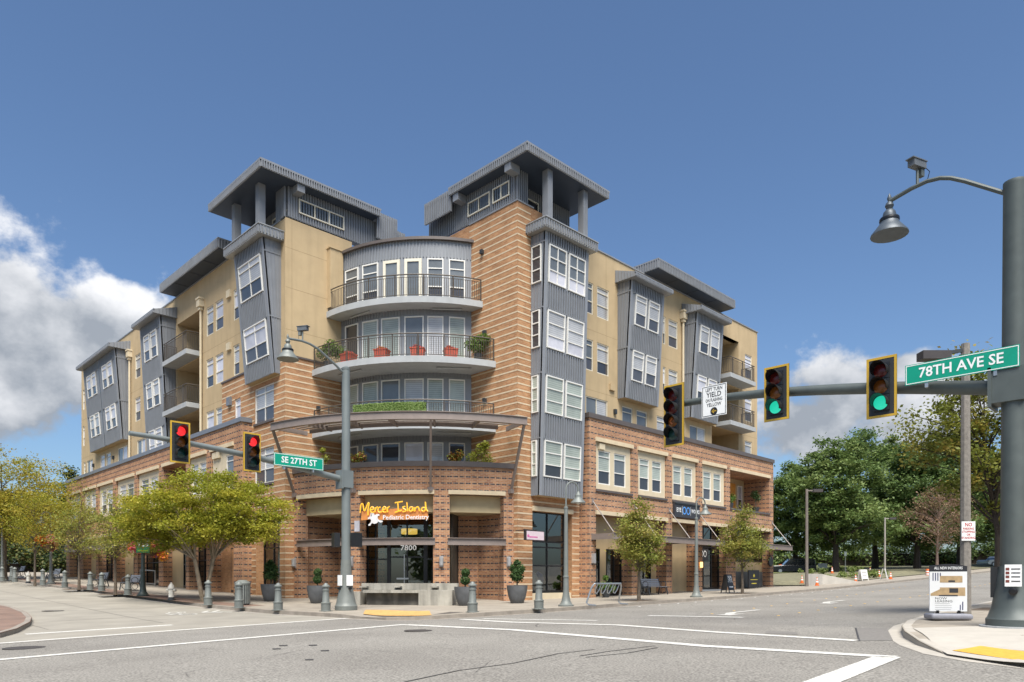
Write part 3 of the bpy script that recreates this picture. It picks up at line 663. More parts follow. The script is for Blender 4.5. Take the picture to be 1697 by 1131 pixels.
# ------------------------------------------------------------------ metal bays
def bay(fr, u0, u1, zb, zt, pb, pt, wins, style='pair', cap=True, split=None, levels=None, seam=None, side_win=False, cap_h=0.7, light=None):
    dz, dp = zt - zb, pt - pb; LV = math.hypot(dz, dp); V = (fr.V * dz + fr.N * dp).normalized()
    tf = Fr(fr.p(0, zb, pb), fr.U, V, fr.U.cross(V)); vz = lambda z: (z - zb) * LV / dz; pz = lambda z: pb + dp * (z - zb) / dz
    ct = 0.20                                       # corner trim
    units = [(u0, u1)] if not split else [(u0, split), (split, u1)]
    mb = MB(); mb.fbox(tf, u0, u1, 0, LV, -0.08, -0.002)
    zones = []
    for a, b in units:
        edges = [zb] + [q for w in wins for q in (w[0] - 0.06, w[1] + 0.06)] + [zt]
        for z0, z1 in zip(edges[::2], edges[1::2]): siding(mb, tf, a + ct, b - ct, vz(z0) + .01, vz(z1), sheet=False)
    part('bay_front', mb, SIDING)
    t = MB()
    for a, b in units:
        t.fbox(tf, a, a + ct, 0.0, LV, -0.03, 0.028); t.fbox(tf, b - ct, b, 0.0, LV, -0.03, 0.028)
        for w in wins: t.fbox(tf, a + ct, b - ct, vz(w[1]) + 0.03, vz(w[1]) + 0.10, -0.02, 0.04)
    part('bay_trim', t, SIDTRIM)
    if split:
        s = MB(); s.fbox(tf, split - .045, split + .045, 0, LV, -.02, .034); part('bay_gap', s, BLACK)
    for a, b in units:
        for k, w in enumerate(wins):
            A, Bq = a + ct + 0.06, b - ct - 0.06; z0, z1 = vz(w[0]), vz(w[1]) + 0.02
            g1 = light or RND.choice([G_LIGHT, G_LILAC]); g2 = RND.choice([G_SCREEN, G_SCREEN, G_DARK, g1])
            if style == 'pair':
                m_ = (A + Bq) / 2; wd = min(1.02, (Bq - A) / 2 - 0.16)
                for c in (m_ - 0.12 - wd, m_ + 0.12): window(tf, c, c + wd, z0, z1, [(0.16, g1), (0.44, g1), (0.40, g2)], inset=0.045, n=0.05)
            elif style == 'joined':
                window(tf, A + 0.15, Bq - 0.1, z0, z1, [(0.17, g1), (0.43, g1), (0.40, g2)], 2, inset=0.045, n=0.05)
            else:
                m_ = (A + Bq) / 2; wd = (Bq - A) / 2 - 0.09
                for q, c in enumerate((A, m_ + 0.09)):
                    gg = w[2] if len(w) > 2 else g1; low = G_LILAC if (len(w) > 3 and w[3] == 'mid') else gg
                    if len(w) > 3 and w[3] == 'dark' and q == 0: low = G_DARK
                    window(tf, c, c + wd, z0, z1, [(1, gg), (1.05, gg), (1, low)], 2 if (len(w) > 4) else 1, inset=0.045, n=0.05)
    # flanks
    for u, sgn in ((u0, -1), (u1, 1)):
        s = MB(); A, Bp, Cc, D = fr.p(u, zb, -0.1), fr.p(u, zb, pb), fr.p(u, zt, pt), fr.p(u, zt, -0.1)
        s.quad([A, Bp, Cc, D] if sgn > 0 else [D, Cc, Bp, A])
        side = fr.U * sgn
        for q in (0.12, 0.36, 0.60, 0.84):
            lo, hi = fr.p(u, zb + .01, pb * q) + side * 0.01, fr.p(u, zt - .01, pt * q) + side * 0.01
            if side_win:
                cuts = [zb + .01] + [c for w in wins for c in (w[0] - .08, w[1] + .06)] + [zt - .01]
                if 0.2 < q < 0.7 and sgn < 0:
                    for z0, z1 in zip(cuts[::2], cuts[1::2]): s.bar(fr.p(u, z0, pz(z0) * q) + side * .01, fr.p(u, z1, pz(z1) * q) + side * .01, 0.03, 0.03, up=fr.N)
                    continue
            s.bar(lo, hi, 0.03, 0.03, up=fr.N)
        for w in wins: s.bar(fr.p(u, w[1] + .09, 0) + side * .012, fr.p(u, w[1] + .09, pz(w[1] + .09)) + side * .012, 0.035, 0.06)
        part('bay_flank', s, SIDING)
        if side_win and sgn < 0:
            sf = Fr(fr.p(u, 0, 0), fr.N, fr.V, -fr.U)      # looking at the flank: u runs out of the wall
            for w in wins:
                window(sf, 0.10, pz(w[0]) - 0.14, w[0], w[1], [(1, G_DARK), (1, G_DARK), (1, G_DARK)] if (len(w) < 3 or w[2] is not G_GREEN) else [(1, G_GREEN), (1, G_GREEN), (1, G_GREEN)], 1, inset=0.03, n=0.03, fw=0.045)
    s = MB(); s.quad([fr.p(u0, zb, -.1), fr.p(u1, zb, -.1), fr.p(u1, zb, pb), fr.p(u0, zb, pb)]); part('bay_underside', s, STUCCO)
    if cap:
        e = 0.24; prof = [(-0.02, zt), (pt + 0.42, zt), (pt + 0.42, zt + 0.24), (-0.02, zt + cap_h)]
        sf = Fr(fr.p(u0 - e, 0, 0), fr.N, fr.V, -fr.U)
        s = MB(); s.prism(prof, sf, -(u1 - u0 + 2 * e), 0); part('bay_roof', s, SIDTRIM)
        s = MB(); ff = Fr(fr.p(0, 0, pt + 0.42), fr.U, fr.V, fr.N); siding(s, ff, u0 - e + .02, u1 + e - .02, zt + .02, zt + .19, sheet=False, pitch=0.13)
        s.fbox(ff, u0 - e - .02, u1 + e + .02, zt + .20, zt + .255, -0.02, 0.05)
        for u, sg in ((u0 - e, -1), (u1 + e, 1)):
            for q in (0.1, 0.3, 0.5, 0.7, 0.9, 1.1):
                if q > pt + .38: break
                top = zt + cap_h + (0.24 - cap_h) * (q / (pt + .42)) - .02
                s.bar(fr.p(u + sg * .012, zt + .01, q), fr.p(u + sg * .012, top, q), 0.035, 0.03, up=fr.N)
        part('bay_roof_ribs', s, SIDING)
W45 = [(12.42, 14.05), (15.45, 17.08)]
bay(fYW, 32.29, 35.5, 11.4, 17.77, 0.5, 0.92, W45)
bay(fYW, 39.07, 42.3, 11.4, 17.77, 0.5, 0.92, W45)
bay(fXW, -50.7, -47.06, 8.6, 17.77, 0.45, 0.95, [(9.4, 11.0)] + W45)
bay(fXW, -63.9, -56.0, 11.4, 17.77, 0.45, 0.95, W45, split=-60.0)
bay(fXS, -36.35, -33.16, 11.5, 17.95, 0.30, 0.90, [(12.42, 14.15), (15.5, 17.25)], style='joined', cap=False)
bay(fYS, 24.72, 27.9, 5.35, 17.65, 0.52, 0.92, [(6.25, 7.95, G_GREEN, 'dark'), (9.25, 11.0, G_GREEN), (12.3, 14.05, G_LIGHT, 'mid'), (15.35, 17.1, G_MID, 'mid', 2)], style='tower', cap=False, side_win=True)
# ribbed caps of the two bays that carry the penthouse terraces
for fr, u0, u1, p, z in ((fYS, 24.42, 28.2, 1.25, 17.66), (fXS, -36.75, -32.86, 1.25, 17.96)):
    s = MB(); s.fbox(fr, u0, u1, z, z + .42, -0.1, p - .02); s.fbox(fr, u0 - .05, u1 + .05, z + .42, z + .47, -0.1, p + .05); part('terrace_cap', s, mat('cap_pale_metal', (0.34, 0.34, 0.33), 0.4, 0.3))
    s = MB(); ff = Fr(fr.p(0, 0, p - .02), fr.U, fr.V, fr.N); siding(s, ff, u0, u1, z + .04, z + .36, sheet=False)
    side = Fr(fr.p(u0, 0, 0), fr.N, fr.V, -fr.U); siding(s, side, 0, p - .04, z + .04, z + .36, sheet=False)
    side2 = Fr(fr.p(u1, 0, 0), -fr.N, fr.V, fr.U); siding(s, side2, -(p - .04), 0, z + .04, z + .36, sheet=False); part('terrace_cap_ribs', s, SIDING)

# ------------------------------------------------------------------ striped brick piers
P1 = (XS, 32.65); P2 = (23.81, YS)
fE1, fE2 = FY(P1[1]), FX(P2[0])               # the walls that turn in towards the rounded corner
LT = 12.3                                     # the left pier's brick stops here, stucco above
lw = [(-35.95, -33.82, 6.27, 8.06, 0.14), (-35.95, -33.82, 9.42, 11.24, 0.14), (-35.8, -33.2, 0.0, 4.6, 0.5), (uy(389, XS), uy(398.7, XS), 9.5, 11.15, 0.14)]
wall_holes('striped_pier', fXS, -40.0, -P1[1], 0, LT, lw, BUFF)
wall_holes('striped_pier', fE1, P1[0], 20.6, 0, LT, [(17.35, 20.6, 0, 5.3, .01)], BUFF); wall_holes('recess_wall', fE1, 17.35, 20.6, 0, 5.3, [], BRICK)
for h in lw[:2]:
    window(fXS, h[0], h[1], h[2], h[3], [(0.17, G_LIGHT), (0.43, G_LIGHT), (0.40, G_SCREEN)], 2, inset=0.12, fm=FRAME)
    sillbar(fXS, h[0], h[1], h[2] - .12, h[2] - .002)
window(fXS, *lw[3][:4], [(0.2, G_LILAC), (0.8, G_LILAC)], 1, inset=0.12)
storefront(fXS, -35.8, -33.2, zg(XS, 34), 4.6, [0.42], [3.0], -0.45)
s = MB(); s.fbox(fXS, -40.05, -P1[1] + .04, LT, LT + .09, -.05, .05); s.fbox(fE1, P1[0], 20.3, LT + .001, LT + .091, -.05, .05); part('pier_cap', s, CAP)
wall_holes('stucco_wall', fE1, P1[0], 20.6, LT + .05, RE, [], STUCCO)
for z in (13.6, 15.65, 17.6): joint(fE1, P1[0] + .02, 20.0, z, z + .014, -.01, .002)
joint(fE1, 17.2, 17.212, LT + .1, RE, -.01, .0025)
s = MB(); s.fbox(fE1, 19.15, 19.9, 15.2, 18.2, 0, .30); s.fbox(fE1, 19.1, 19.95, 18.2, 18.27, 0, .35); part('stucco_pilaster', s, STUCCO)
rs = (24.82, 27.72, 0.0, 4.66, 0.35)
wall_holes('striped_pier', fYS, P2[0], X0, 0, RE, [rs], BUFF)
wall_holes('striped_pier', fE2, -29.0, -P2[1], 0, RE, [(-29.0, -23.97, 0, 5.3, .01)], BUFF); wall_holes('recess_wall', fE2, -29.0, -23.97, 0, 5.3, [], BRICK)
s = MB(); s.fbox(fYS, P2[0] - .04, 24.9, RE, RE + .07, -.2, .04); s.fbox(fE2, -27.0, -P2[1] - .0, RE + .001, RE + .071, -.2, .04); part('pier_cap', s, SIDTRIM)
storefront(fYS, 24.82, 27.72, 0.72, 4.66, [0.47, 0.9], [2.05, 2.95, 3.22], -0.3, room=4)
backwall(fYS, 24.82, 27.72, 0.0, 0.72, -0.05, CREAM, 'plinth'); lintel(fYS, 24.82, 27.72, 4.662, 4.88, over=.02)
# cream brick courses, each one a band of its own
def band(pieces, z):
    for fr, a, b in pieces:
        s = MB(); s.fbox(fr, a, b, z, z + 0.066, -0.01, 0.007); part('brick_band', s, BAND)
z = 0.52; k = 0
while z < RE - .15:
    if z < LT - .1:
        pcs = [(fE1, P1[0] - .007, 17.32 if z < 6.5 else 20.0)]
        cuts = sorted([(h[0], h[1]) for h in lw if h[2] - .13 < z < h[3]]); u = -40.0 if z > 9.6 else -36.3
        for a, b in cuts:
            if a > u: pcs.append((fXS, u, a))
            u = b
        pcs.append((fXS, u, -P1[1])); band([p for p in pcs if p[2] - p[1] > .03], z)
    pcs = [(fE2, -(23.95 if z < 6.5 else 27.0), -P2[1] + .007)]
    if z < 4.65: pcs += [(fYS, P2[0], 24.82), (fYS, 27.72, X0)]
    elif z < 4.9: pcs += [(fYS, P2[0], 24.8), (fYS, 27.74, X0)]
    elif z < 5.3: pcs += [(fYS, P2[0], X0)]
    else: pcs += [(fYS, P2[0], 24.72)]
    band(pcs, z); z += 0.303
# shop goods behind the corner window
gd = thing('shop_display', 'pale cushions and hanging lamp shown inside the corner shop window', 'display', (26.2, 25.0, 0.75))
s = MB(); s.box(-1.1, 1.1, -.3, .5, 0, .35); ppart('display_bench', s, mat('display_wood', (.13, .08, .05), .6), gd)
for i, (x, c) in enumerate(((-.5, (.5, .48, .44)), (.1, (.45, .42, .40)), (.55, (.05, .07, .2)))):
    s = MB(); s.lathe([(0, 0), (.25, .02), (.30, .25), (.22, .55), (0, .7)], (x, .05, .35), 10); ppart('cushion', s, mat('cushion%d' % i, c, .9), gd, smooth=True)
s = MB(); s.lathe([(.02, 1.0), (.1, .9), (.14, .75), (.1, .65), (0, .62)][::-1], (-.1, .3, 1.2), 10); ppart('hanging_lamp', s, mat_emit('lamp_glow', (1, .75, .4), 3.0), gd, smooth=True)

# ------------------------------------------------------------------ the rounded corner
class Arc:
    def __init__(s, E1, E2, bulge):
        E1, E2 = Vector(E1), Vector(E2); c = (E2 - E1); L = c.length; n = Vector((-c.y, c.x)).normalized()      # away from the street
        s.R = (L * L / 4 + bulge * bulge) / (2 * bulge); s.C = (E1 + E2) / 2 + n * (s.R - bulge)
        s.a0 = math.atan2(*(E1 - s.C).yx); s.a1 = math.atan2(*(E2 - s.C).yx)
        while s.a1 < s.a0 - math.pi: s.a1 += 2 * math.pi
        while s.a1 > s.a0 + math.pi: s.a1 -= 2 * math.pi
        s.len = abs(s.a1 - s.a0) * s.R
    def xy(s, t, dr=0.0):
        a = s.a0 + (s.a1 - s.a0) * t; return Vector((s.C.x + (s.R + dr) * math.cos(a), s.C.y + (s.R + dr) * math.sin(a)))
    def p(s, t, z, dr=0.0): q = s.xy(t, dr); return Vector((q.x, q.y, z))
    def tpx(s, px, dr=0.0):        # arc share at a pixel column
        best = min((abs(848.5 + F * ((q := s.xy(i / 800, dr)).x * ST - q.y * CT) / (q.x * CT + q.y * ST) - px), i) for i in range(-80, 881)); return best[1] / 800
    def frame(s, t, dr=0.0):       # wall frame tangent at t
        q = s.xy(t, dr); n = (s.xy(t, 1) - s.xy(t, 0)).normalized(); N = Vector((n.x, n.y, 0)); V = Vector((0, 0, 1)); return Fr((q.x, q.y, 0), V.cross(N), V, N)
def arc_box(mb, arc, t0, t1, z0, z1, r0, r1, seg=None, mi=0):
    seg = seg or max(1, int(abs(t1 - t0) * 28 + 1)); ts = [t0 + (t1 - t0) * i / seg for i in range(seg + 1)]
    for a, b in zip(ts, ts[1:]):
        u0, u1 = a * arc.len, b * arc.len
        mb.quad([arc.p(a, z0, r1), arc.p(b, z0, r1), arc.p(b, z1, r1), arc.p(a, z1, r1)], [(u0, z0), (u1, z0), (u1, z1), (u0, z1)], mi)
        mb.quad([arc.p(b, z0, r0), arc.p(a, z0, r0), arc.p(a, z1, r0), arc.p(b, z1, r0)], [(u1, z0), (u0, z0), (u0, z1), (u1, z1)], mi)
        mb.quad([arc.p(a, z1, r1), arc.p(b, z1, r1), arc.p(b, z1, r0), arc.p(a, z1, r0)], None, mi)
        mb.quad([arc.p(a, z0, r0), arc.p(b, z0, r0), arc.p(b, z0, r1), arc.p(a, z0, r1)], None, mi)
    mb.quad([arc.p(t0, z0, r0), arc.p(t0, z0, r1), arc.p(t0, z1, r1), arc.p(t0, z1, r0)], None, mi); mb.quad([arc.p(t1, z0, r1), arc.p(t1, z0, r0), arc.p(t1, z1, r0), arc.p(t1, z1, r1)], None, mi)
AP = Arc((17.3, 32.66), (23.82, 23.85), 1.6)          # brick base storey
AG = Arc((19.93, 32.66), (23.82, 26.8), 0.95)         # glass front above
AB5 = Arc((19.1, 32.64), (23.80, 26.0), 1.3); AB4 = Arc((18.29, 32.64), (23.80, 25.07), 1.55)
AC = Arc((15.5, 31.45), (23.0, 22.2), 1.75)           # steel canopy
PT = 6.55
tp = {k: AP.tpx(k) for k in (494.6, 567, 597, 718, 745, 835)}
opens = [(tp[494.6], tp[567]), (tp[597], tp[718]), (tp[745], tp[835])]
s = MB(); arc_box(s, AP, 0, 1, 5.30, PT, -0.5, 0); part('curved_brick_wall', s, BRICK)
edges = [0] + [q for o_ in opens for q in o_] + [1]
for a, b in zip(edges[::2], edges[1::2]):
    s = MB(); arc_box(s, AP, a, b, 0, 5.298, -0.55, 0.0); part('brick_pier', s, BRICK)
s = MB(); arc_box(s, AP, 0, 1, PT, PT + .24, -0.45, 0.09); part('parapet_cap', s, CAP)
for a, b in opens:
    e = 0.06 / AP.len; s = MB(); arc_box(s, AP, a - e, b + e, 5.28, 5.47, -.05, .09); part('lintel', s, STONE)
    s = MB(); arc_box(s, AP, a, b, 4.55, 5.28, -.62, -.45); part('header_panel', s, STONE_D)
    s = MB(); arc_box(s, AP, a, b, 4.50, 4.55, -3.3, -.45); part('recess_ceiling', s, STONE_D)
    s = MB(); e2 = 0.09 / AP.len
    arc_box(s, AP, a - e2, b + e2, 2.98, 3.26, .02, .05); arc_box(s, AP, a - e2, b + e2, 3.26, 3.285, .0, .14); arc_box(s, AP, a - e2, b + e2, 2.955, 2.98, .0, .14); part('steel_channel', s, STEEL)
# recess walls: brick cheeks left and right, tan strip, glass doors in the middle
DR = -3.0
s = MB(); arc_box(s, AP, opens[0][0] - .02, opens[0][1] + .02, 0, 4.5, DR - .2, DR + .5); part('recess_wall', s, BRICK)
t_a = AP.tpx(768); s = MB(); arc_box(s, AP, t_a, opens[2][1] + .02, 0, 4.5, DR - .2, DR + .7); part('recess_wall', s, BRICK)
s = MB(); arc_box(s, AP, opens[2][0] - .02, t_a, 0, 4.5, DR - .2, DR + .5); part('recess_wall', s, STUCCO)
for t in (opens[0][1] + .035, opens[2][0] - .035):
    s = MB(); q0, q1 = AP.xy(t, -.5), AP.xy(t, DR); s.bar((q0.x, q0.y, 2.25), (q1.x, q1.y, 2.25), 0.2, 4.5); part('recess_wall', s, BRICK)
mid = (opens[1][0] + opens[1][1]) / 2; fe = AP.frame(mid, -1.45); hw = (opens[1][1] - opens[1][0]) * AP.len / 2
zf = zg(AP.xy(mid).x, AP.xy(mid).y) + .02
storefront(fe, -hw - .1, -hw * .45, zf, 4.5, [0.4], [2.35, 3.2], 0, room=0); storefront(fe, -hw * .45, hw * .62, zf, 4.5, [0.5], [2.45, 3.15], 0.02, room=0, fw=0.12); storefront(fe, hw * .62, hw + .1, zf, 4.5, [], [2.35, 3.2], 0, room=0)
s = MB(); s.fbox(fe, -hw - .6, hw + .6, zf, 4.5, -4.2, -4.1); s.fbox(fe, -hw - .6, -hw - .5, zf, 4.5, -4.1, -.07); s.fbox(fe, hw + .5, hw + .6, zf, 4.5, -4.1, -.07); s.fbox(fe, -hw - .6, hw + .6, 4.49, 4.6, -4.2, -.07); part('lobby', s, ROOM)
s = MB(); s.fbox(fe, -hw * .2, hw * .14, zf + 1.0, zf + 1.08, .03, .10); s.fbox(fe, .0, .04, zf + .1, zf + 2.2, .03, .07); part('door_handle', s, GALV)
s = MB(); s.lathe([(.38, 0), (.40, .02), (.40, .24), (.38, .26)], fe.p(-hw * .05, 3.62, -1.2), 16); part('lobby_lamp', s, mat_emit('lobby_lamp_shade', (1.0, 0.62, 0.12), .5))
s = MB(); s.fbox(fe, -.45, .75, zf, zf + .95, -2.6, -2.0); part('lobby_desk', s, WHITE)
text_mesh('7800', fe, .22, 2.88, .24, .06, mat('numeral_white', (.8, .8, .76), .4, var=.02), B, 'house_number', squeeze=1.15, bold=.012)
# wall lamps on the piers
for t in ((tp[567] + tp[597]) / 2 + .004, (tp[718] + tp[745]) / 2, .012, .975):
    f_ = AP.frame(t, 0.0); s = MB(); s.fbox(f_, -.09, .09, 1.95, 2.45, 0, .04); s.lathe([(.10, 0), (.10, .36)], f_.p(0, 2.02, .09), 10); part('wall_lamp', s, mat('lamp_frosted', (.36, .35, .34), .4, .2))
for x in (X0 + .3,): s = MB(); s.fbox(fYP, x - .09, x + .09, 2.2, 2.7, 0, .15); part('wall_lamp', s, MATS['lamp_frosted'])
s = MB(); f_ = AP.frame(tp[597] - .012); s.fbox(f_, -.13, .13, 3.6, 4.1, 0, .06); part('notice_board', s, mat('box_lilac_grey', (.45, .44, .47), .5))
# terrace floor, glass fronts, slabs
s = MB(); arc_box(s, AP, 0, 1, 5.35, 5.6, -4.2, -.5); part('terrace_floor', s, CONC)
def glass_storey(fl, z0, head, top, upper, doors):
    s = MB(); n = 26
    arc_box(s, AG, -.01, 1.01, z0, top, -.25, -.04)
    part('curved_wall', s, SIDTRIM)
    s = MB()
    for i in range(44):
        t = (i + .5) / 44; f_ = AG.frame(t, -.04); s.fbox(f_, -.026, .026, head + .08, top, -.01, .045)
    o = part('curved_siding', s, SIDING)
    for k, (pa, pb_) in enumerate(((572.5, 593.7), (600.8, 626.6), (635, 662.7), (670.4, 699), (708, 735), (744, 770.5))):
        ta, tb = AG.tpx(pa, 0), AG.tpx(pb_, 0); f_ = AG.frame((ta + tb) / 2, 0); w = (tb - ta) * AG.len / 2
        if fl == 5:
            rows = [(0.2, G_MID), (0.42, G_MID), (0.38, G_DARK)] if k not in (2, 3) else [(1, G_MID)]
            window(f_, -w, w, z0 + .05, head, rows, 1, inset=.075, fm=FRAME_T if k in (2, 3) else FRAME, fw=.14 if k in (2, 3) else .055, n=0.02)
        else:
            gm = {4: (G_DARK, G_GREEN, G_GREEN, G_MID, G_LIGHT, G_GREEN), 3: (G_GREEN, G_GREEN, G_MID, G_LIGHT, G_GREEN, G_GREEN), 2: (G_MID, G_DARK, G_DARK, G_LILAC, G_LIGHT, G_DARK)}[fl][k]
            window(f_, -w - (.1 if k == 2 else 0), w + (.1 if k == 3 else 0), z0 + .05, head, [(1, gm)], 1, inset=.075, fm=FRAME, n=0.02)
glass_storey(5, 14.9, 17.2, 18.1, 1, 1)
glass_storey(4, 11.85, 14.36, 14.75, 0, 1); glass_storey(3, 8.75, 11.28, 11.62, 0, 1); glass_storey(2, 5.6, 8.14, 8.5, 0, 1)
s = MB(); arc_box(s, AG, -.02, 1.02, 18.1, 18.24, -.4, .14); part('curved_cap', s, CAP)
s = MB(); arc_box(s, AG, 0, 1, 17.9, 18.05, -4, -.2); part('corner_roof', s, CAPG)
for arc, z in ((AB5, 15.0), (AB4, 11.87), (AB4, 8.76)):
    s = MB(); arc_box(s, arc, 0, 1, z - .30, z, -3.2, 0); part('balcony_slab', s, CONC)
    railing([arc.xy(.008 + i / 24 * .984, -.08) for i in range(25)], z)
    for t in (.22, .80):
        s = MB(); a_, b_ = arc.xy(t - .09, -.7), arc.xy(t + .09, -.5); s.tube([(a_.x, a_.y, z - .36), (b_.x, b_.y, z - .36)], .04, 6); part('slab_light', s, CONC)
# leafy screen tied to the second-floor rail
SCREEN = mat('leaf_screen', (.16, .24, .07), .9, var=.5, scale=22, bump=1.0, bscale=30)
s = MB(); arc_box(s, AB4, AB4.tpx(585), AB4.tpx(706), 8.86, 9.68, -.05, -.02, seg=14); part('leaf_screen', s, SCREEN)
# steel canopy round the corner
CZ = 8.57
s = MB(); arc_box(s, AC, 0, 1, CZ - .30, CZ, -.04, 0); arc_box(s, AC, 0, 1, CZ, CZ + .025, -.14, .06); arc_box(s, AC, 0, 1, CZ - .325, CZ - .30, -.14, .06); part('canopy_beam', s, STEEL)
s = MB(); arc_box(s, AC, .06, .94, CZ - .26, CZ - .06, -1.75, -1.65); part('canopy_beam', s, STEEL)
for t in (0.006, .17, .335, .5, .665, .83, .994):
    s = MB(); a_, b_ = AC.xy(t, -.05), AC.xy(t, -1.95); s.bar((a_.x, a_.y, CZ - .15), (b_.x, b_.y, CZ - .15), .08, .2); part('canopy_rib', s, STEEL)
for k in range(5):
    s = MB(); arc_box(s, AC, .02, .98, CZ - .06, CZ - .035, -.42 - k * .3, -.24 - k * .3); part('canopy_slat', s, mat('canopy_mesh', (.32, .27, .23), .6, .2))
for t, tb in ((0.01, .015), (.345, .34), (.655, .66), (.99, .985)):
    a_ = AC.xy(t, -.05); b_ = AP.xy(tb, .06); s = MB(); s.bar((a_.x, a_.y, CZ - .3), (b_.x, b_.y, 5.55), .1, .12); part('canopy_brace', s, STEEL)
    s = MB(); s.box(b_.x - .1, b_.x + .1, b_.y - .1, b_.y + .1, 5.4, 5.6); part('brace_shoe', s, STEEL)

# ------------------------------------------------------------------ penthouses
def penthouse(fr, ff, U0, U1, S0, S1, roof, post_u, post_n, wins, mirror):
    """fr: wall facing the side street's corner notch (with the strip windows); ff: wall facing the terrace"""
    zt = 20.62
    s = MB(); siding(s, fr, S0, S1, RE + .07, zt, pitch=.15); part('penthouse_wall', s, SIDING)
    s = MB(); siding(s, ff, U0, U1, 17.9, zt, pitch=.15); part('penthouse_wall', s, SIDING)
    for a, b, k in wins: window(fr, a, b, RE + .42, RE + 1.12, [(1, G_MID)], k, inset=-.04, fm=FRAME_T)
    x0, x1, y0, y1 = roof
    s = MB(); s.box(x0 + .04, x1 - .04, y0 + .04, y1 - .04, zt - .02, 20.95); part('penthouse_roof', s, SOFFIT)
    s = MB(); siding(s, FY(y0), x0, x1, zt, 20.93, pitch=.13); siding(s, FX(x0), -y1, -y0, zt, 20.93, pitch=.13); s.box(x0 - .06, x1 + .06, y0 - .06, y1 + .06, 20.93, 21.02); part('fascia', s, SIDING)
    for u in post_u:
        s = MB(); s.fbox(ff, u - .17, u + .17, 18.0, zt, post_n - .17, post_n + .17)
        for du in (-.12, 0, .12): s.fbox(ff, u + du - .02, u + du + .02, 18.05, zt - .01, post_n + .17, post_n + .19)
        part('penthouse_post', s, SIDING)
fB = FX(P2[0] + .03)
ff = FY(YS + .15)
penthouse(fB, FY(24.6), 23.95, 28.6, -30.2, -23.8, (23.2, 29.1, 22.4, 27.8), (25.05, 27.65), 1.75, [(-27.05, -25.45, 2), (-25.25, -24.1, 2)], False)
s = MB(); siding(s, FY(YS + .1), 23.85, 24.55, RE + .07, 20.62, pitch=.15); part('penthouse_wall', s, SIDING)
window(FY(24.6), 25.35, 26.2, 18.6, 20.1, [(.4, G_DARK), (.6, G_DARK)], 1, inset=-.04, fm=FRAME_T)
s = MB(); siding(s, FX(23.3), -29.9, -27.8, 19.9, 20.98, pitch=.15); s.box(23.3, 28, 27.82, 29.9, 20.7, 20.96); part('penthouse_roof', s, SIDING)
s = MB(); s.fbox(fB, -27.6, -27.2, 20.25, 20.6, 0, .6); s.fbox(fB, -23.9, -23.5, 20.25, 20.6, 0, .6); part('roof_bracket', s, SIDING)
s = MB(); siding(s, FY(31.0), 22.0, 26, 18.3, 19.2, pitch=.15); part('roof_screen', s, SIDING)
# left one
fA = FY(P1[1] + .03); fT = FX(XS + .9)
penthouse(fA, fT, -38.2, -32.8, 17.0, 24.0, (15.3, 21.9, 32.0, 37.9), (-33.5, -36.2), 1.75, [(17.55, 20.1, 3)], True)
s = MB(); siding(s, FX(XS + .06), -33.6, -32.75, RE + .07, 20.62, pitch=.15); part('penthouse_wall', s, SIDING)
for u in (-35.6, -34.5): window(fT, u, u + .75, 18.5, 20.2, [(.4, G_MID), (.6, G_LILAC)], 1, inset=-.04, fm=FRAME_T)
s = MB(); siding(s, FY(32.3), 21.9, 23.2, 19.6, 21.0, pitch=.15); s.box(21.95, 23.2, 32.32, 36, 20.7, 20.96); part('penthouse_roof', s, SIDING)
s = MB(); s.fbox(fA, 17.2, 17.6, 20.25, 20.6, 0, .6); part('roof_bracket', s, SIDING)
s = MB(); s.quad([(23.2, 32.68, RE), (24.6, 32.68, RE), (23.2, 32.68, 20.6)]); part('roof_cheek', s, SIDING)
# ------------------------------------------------------------------ small fixtures on the facade
for fr, u, z in ((fE1, 19.0, 13.0), (fE1, 18.6, 9.9), (fE2, -25.8, 13.3), (fE2, -25.8, 10.0), (fE1, 18.6, 7.3), (fE2, -26.0, 17.3)):
    s = MB(); s.fbox(fr, u - .08, u + .08, z, z + .2, 0, .16); part('wall_lamp', s, DKPAINT)
u = uy(382, XS); s = MB(); s.fbox(fXS, u - .2, u + .2, 10.9, 11.35, 0, .16); part('vent_box', s, CAPG)
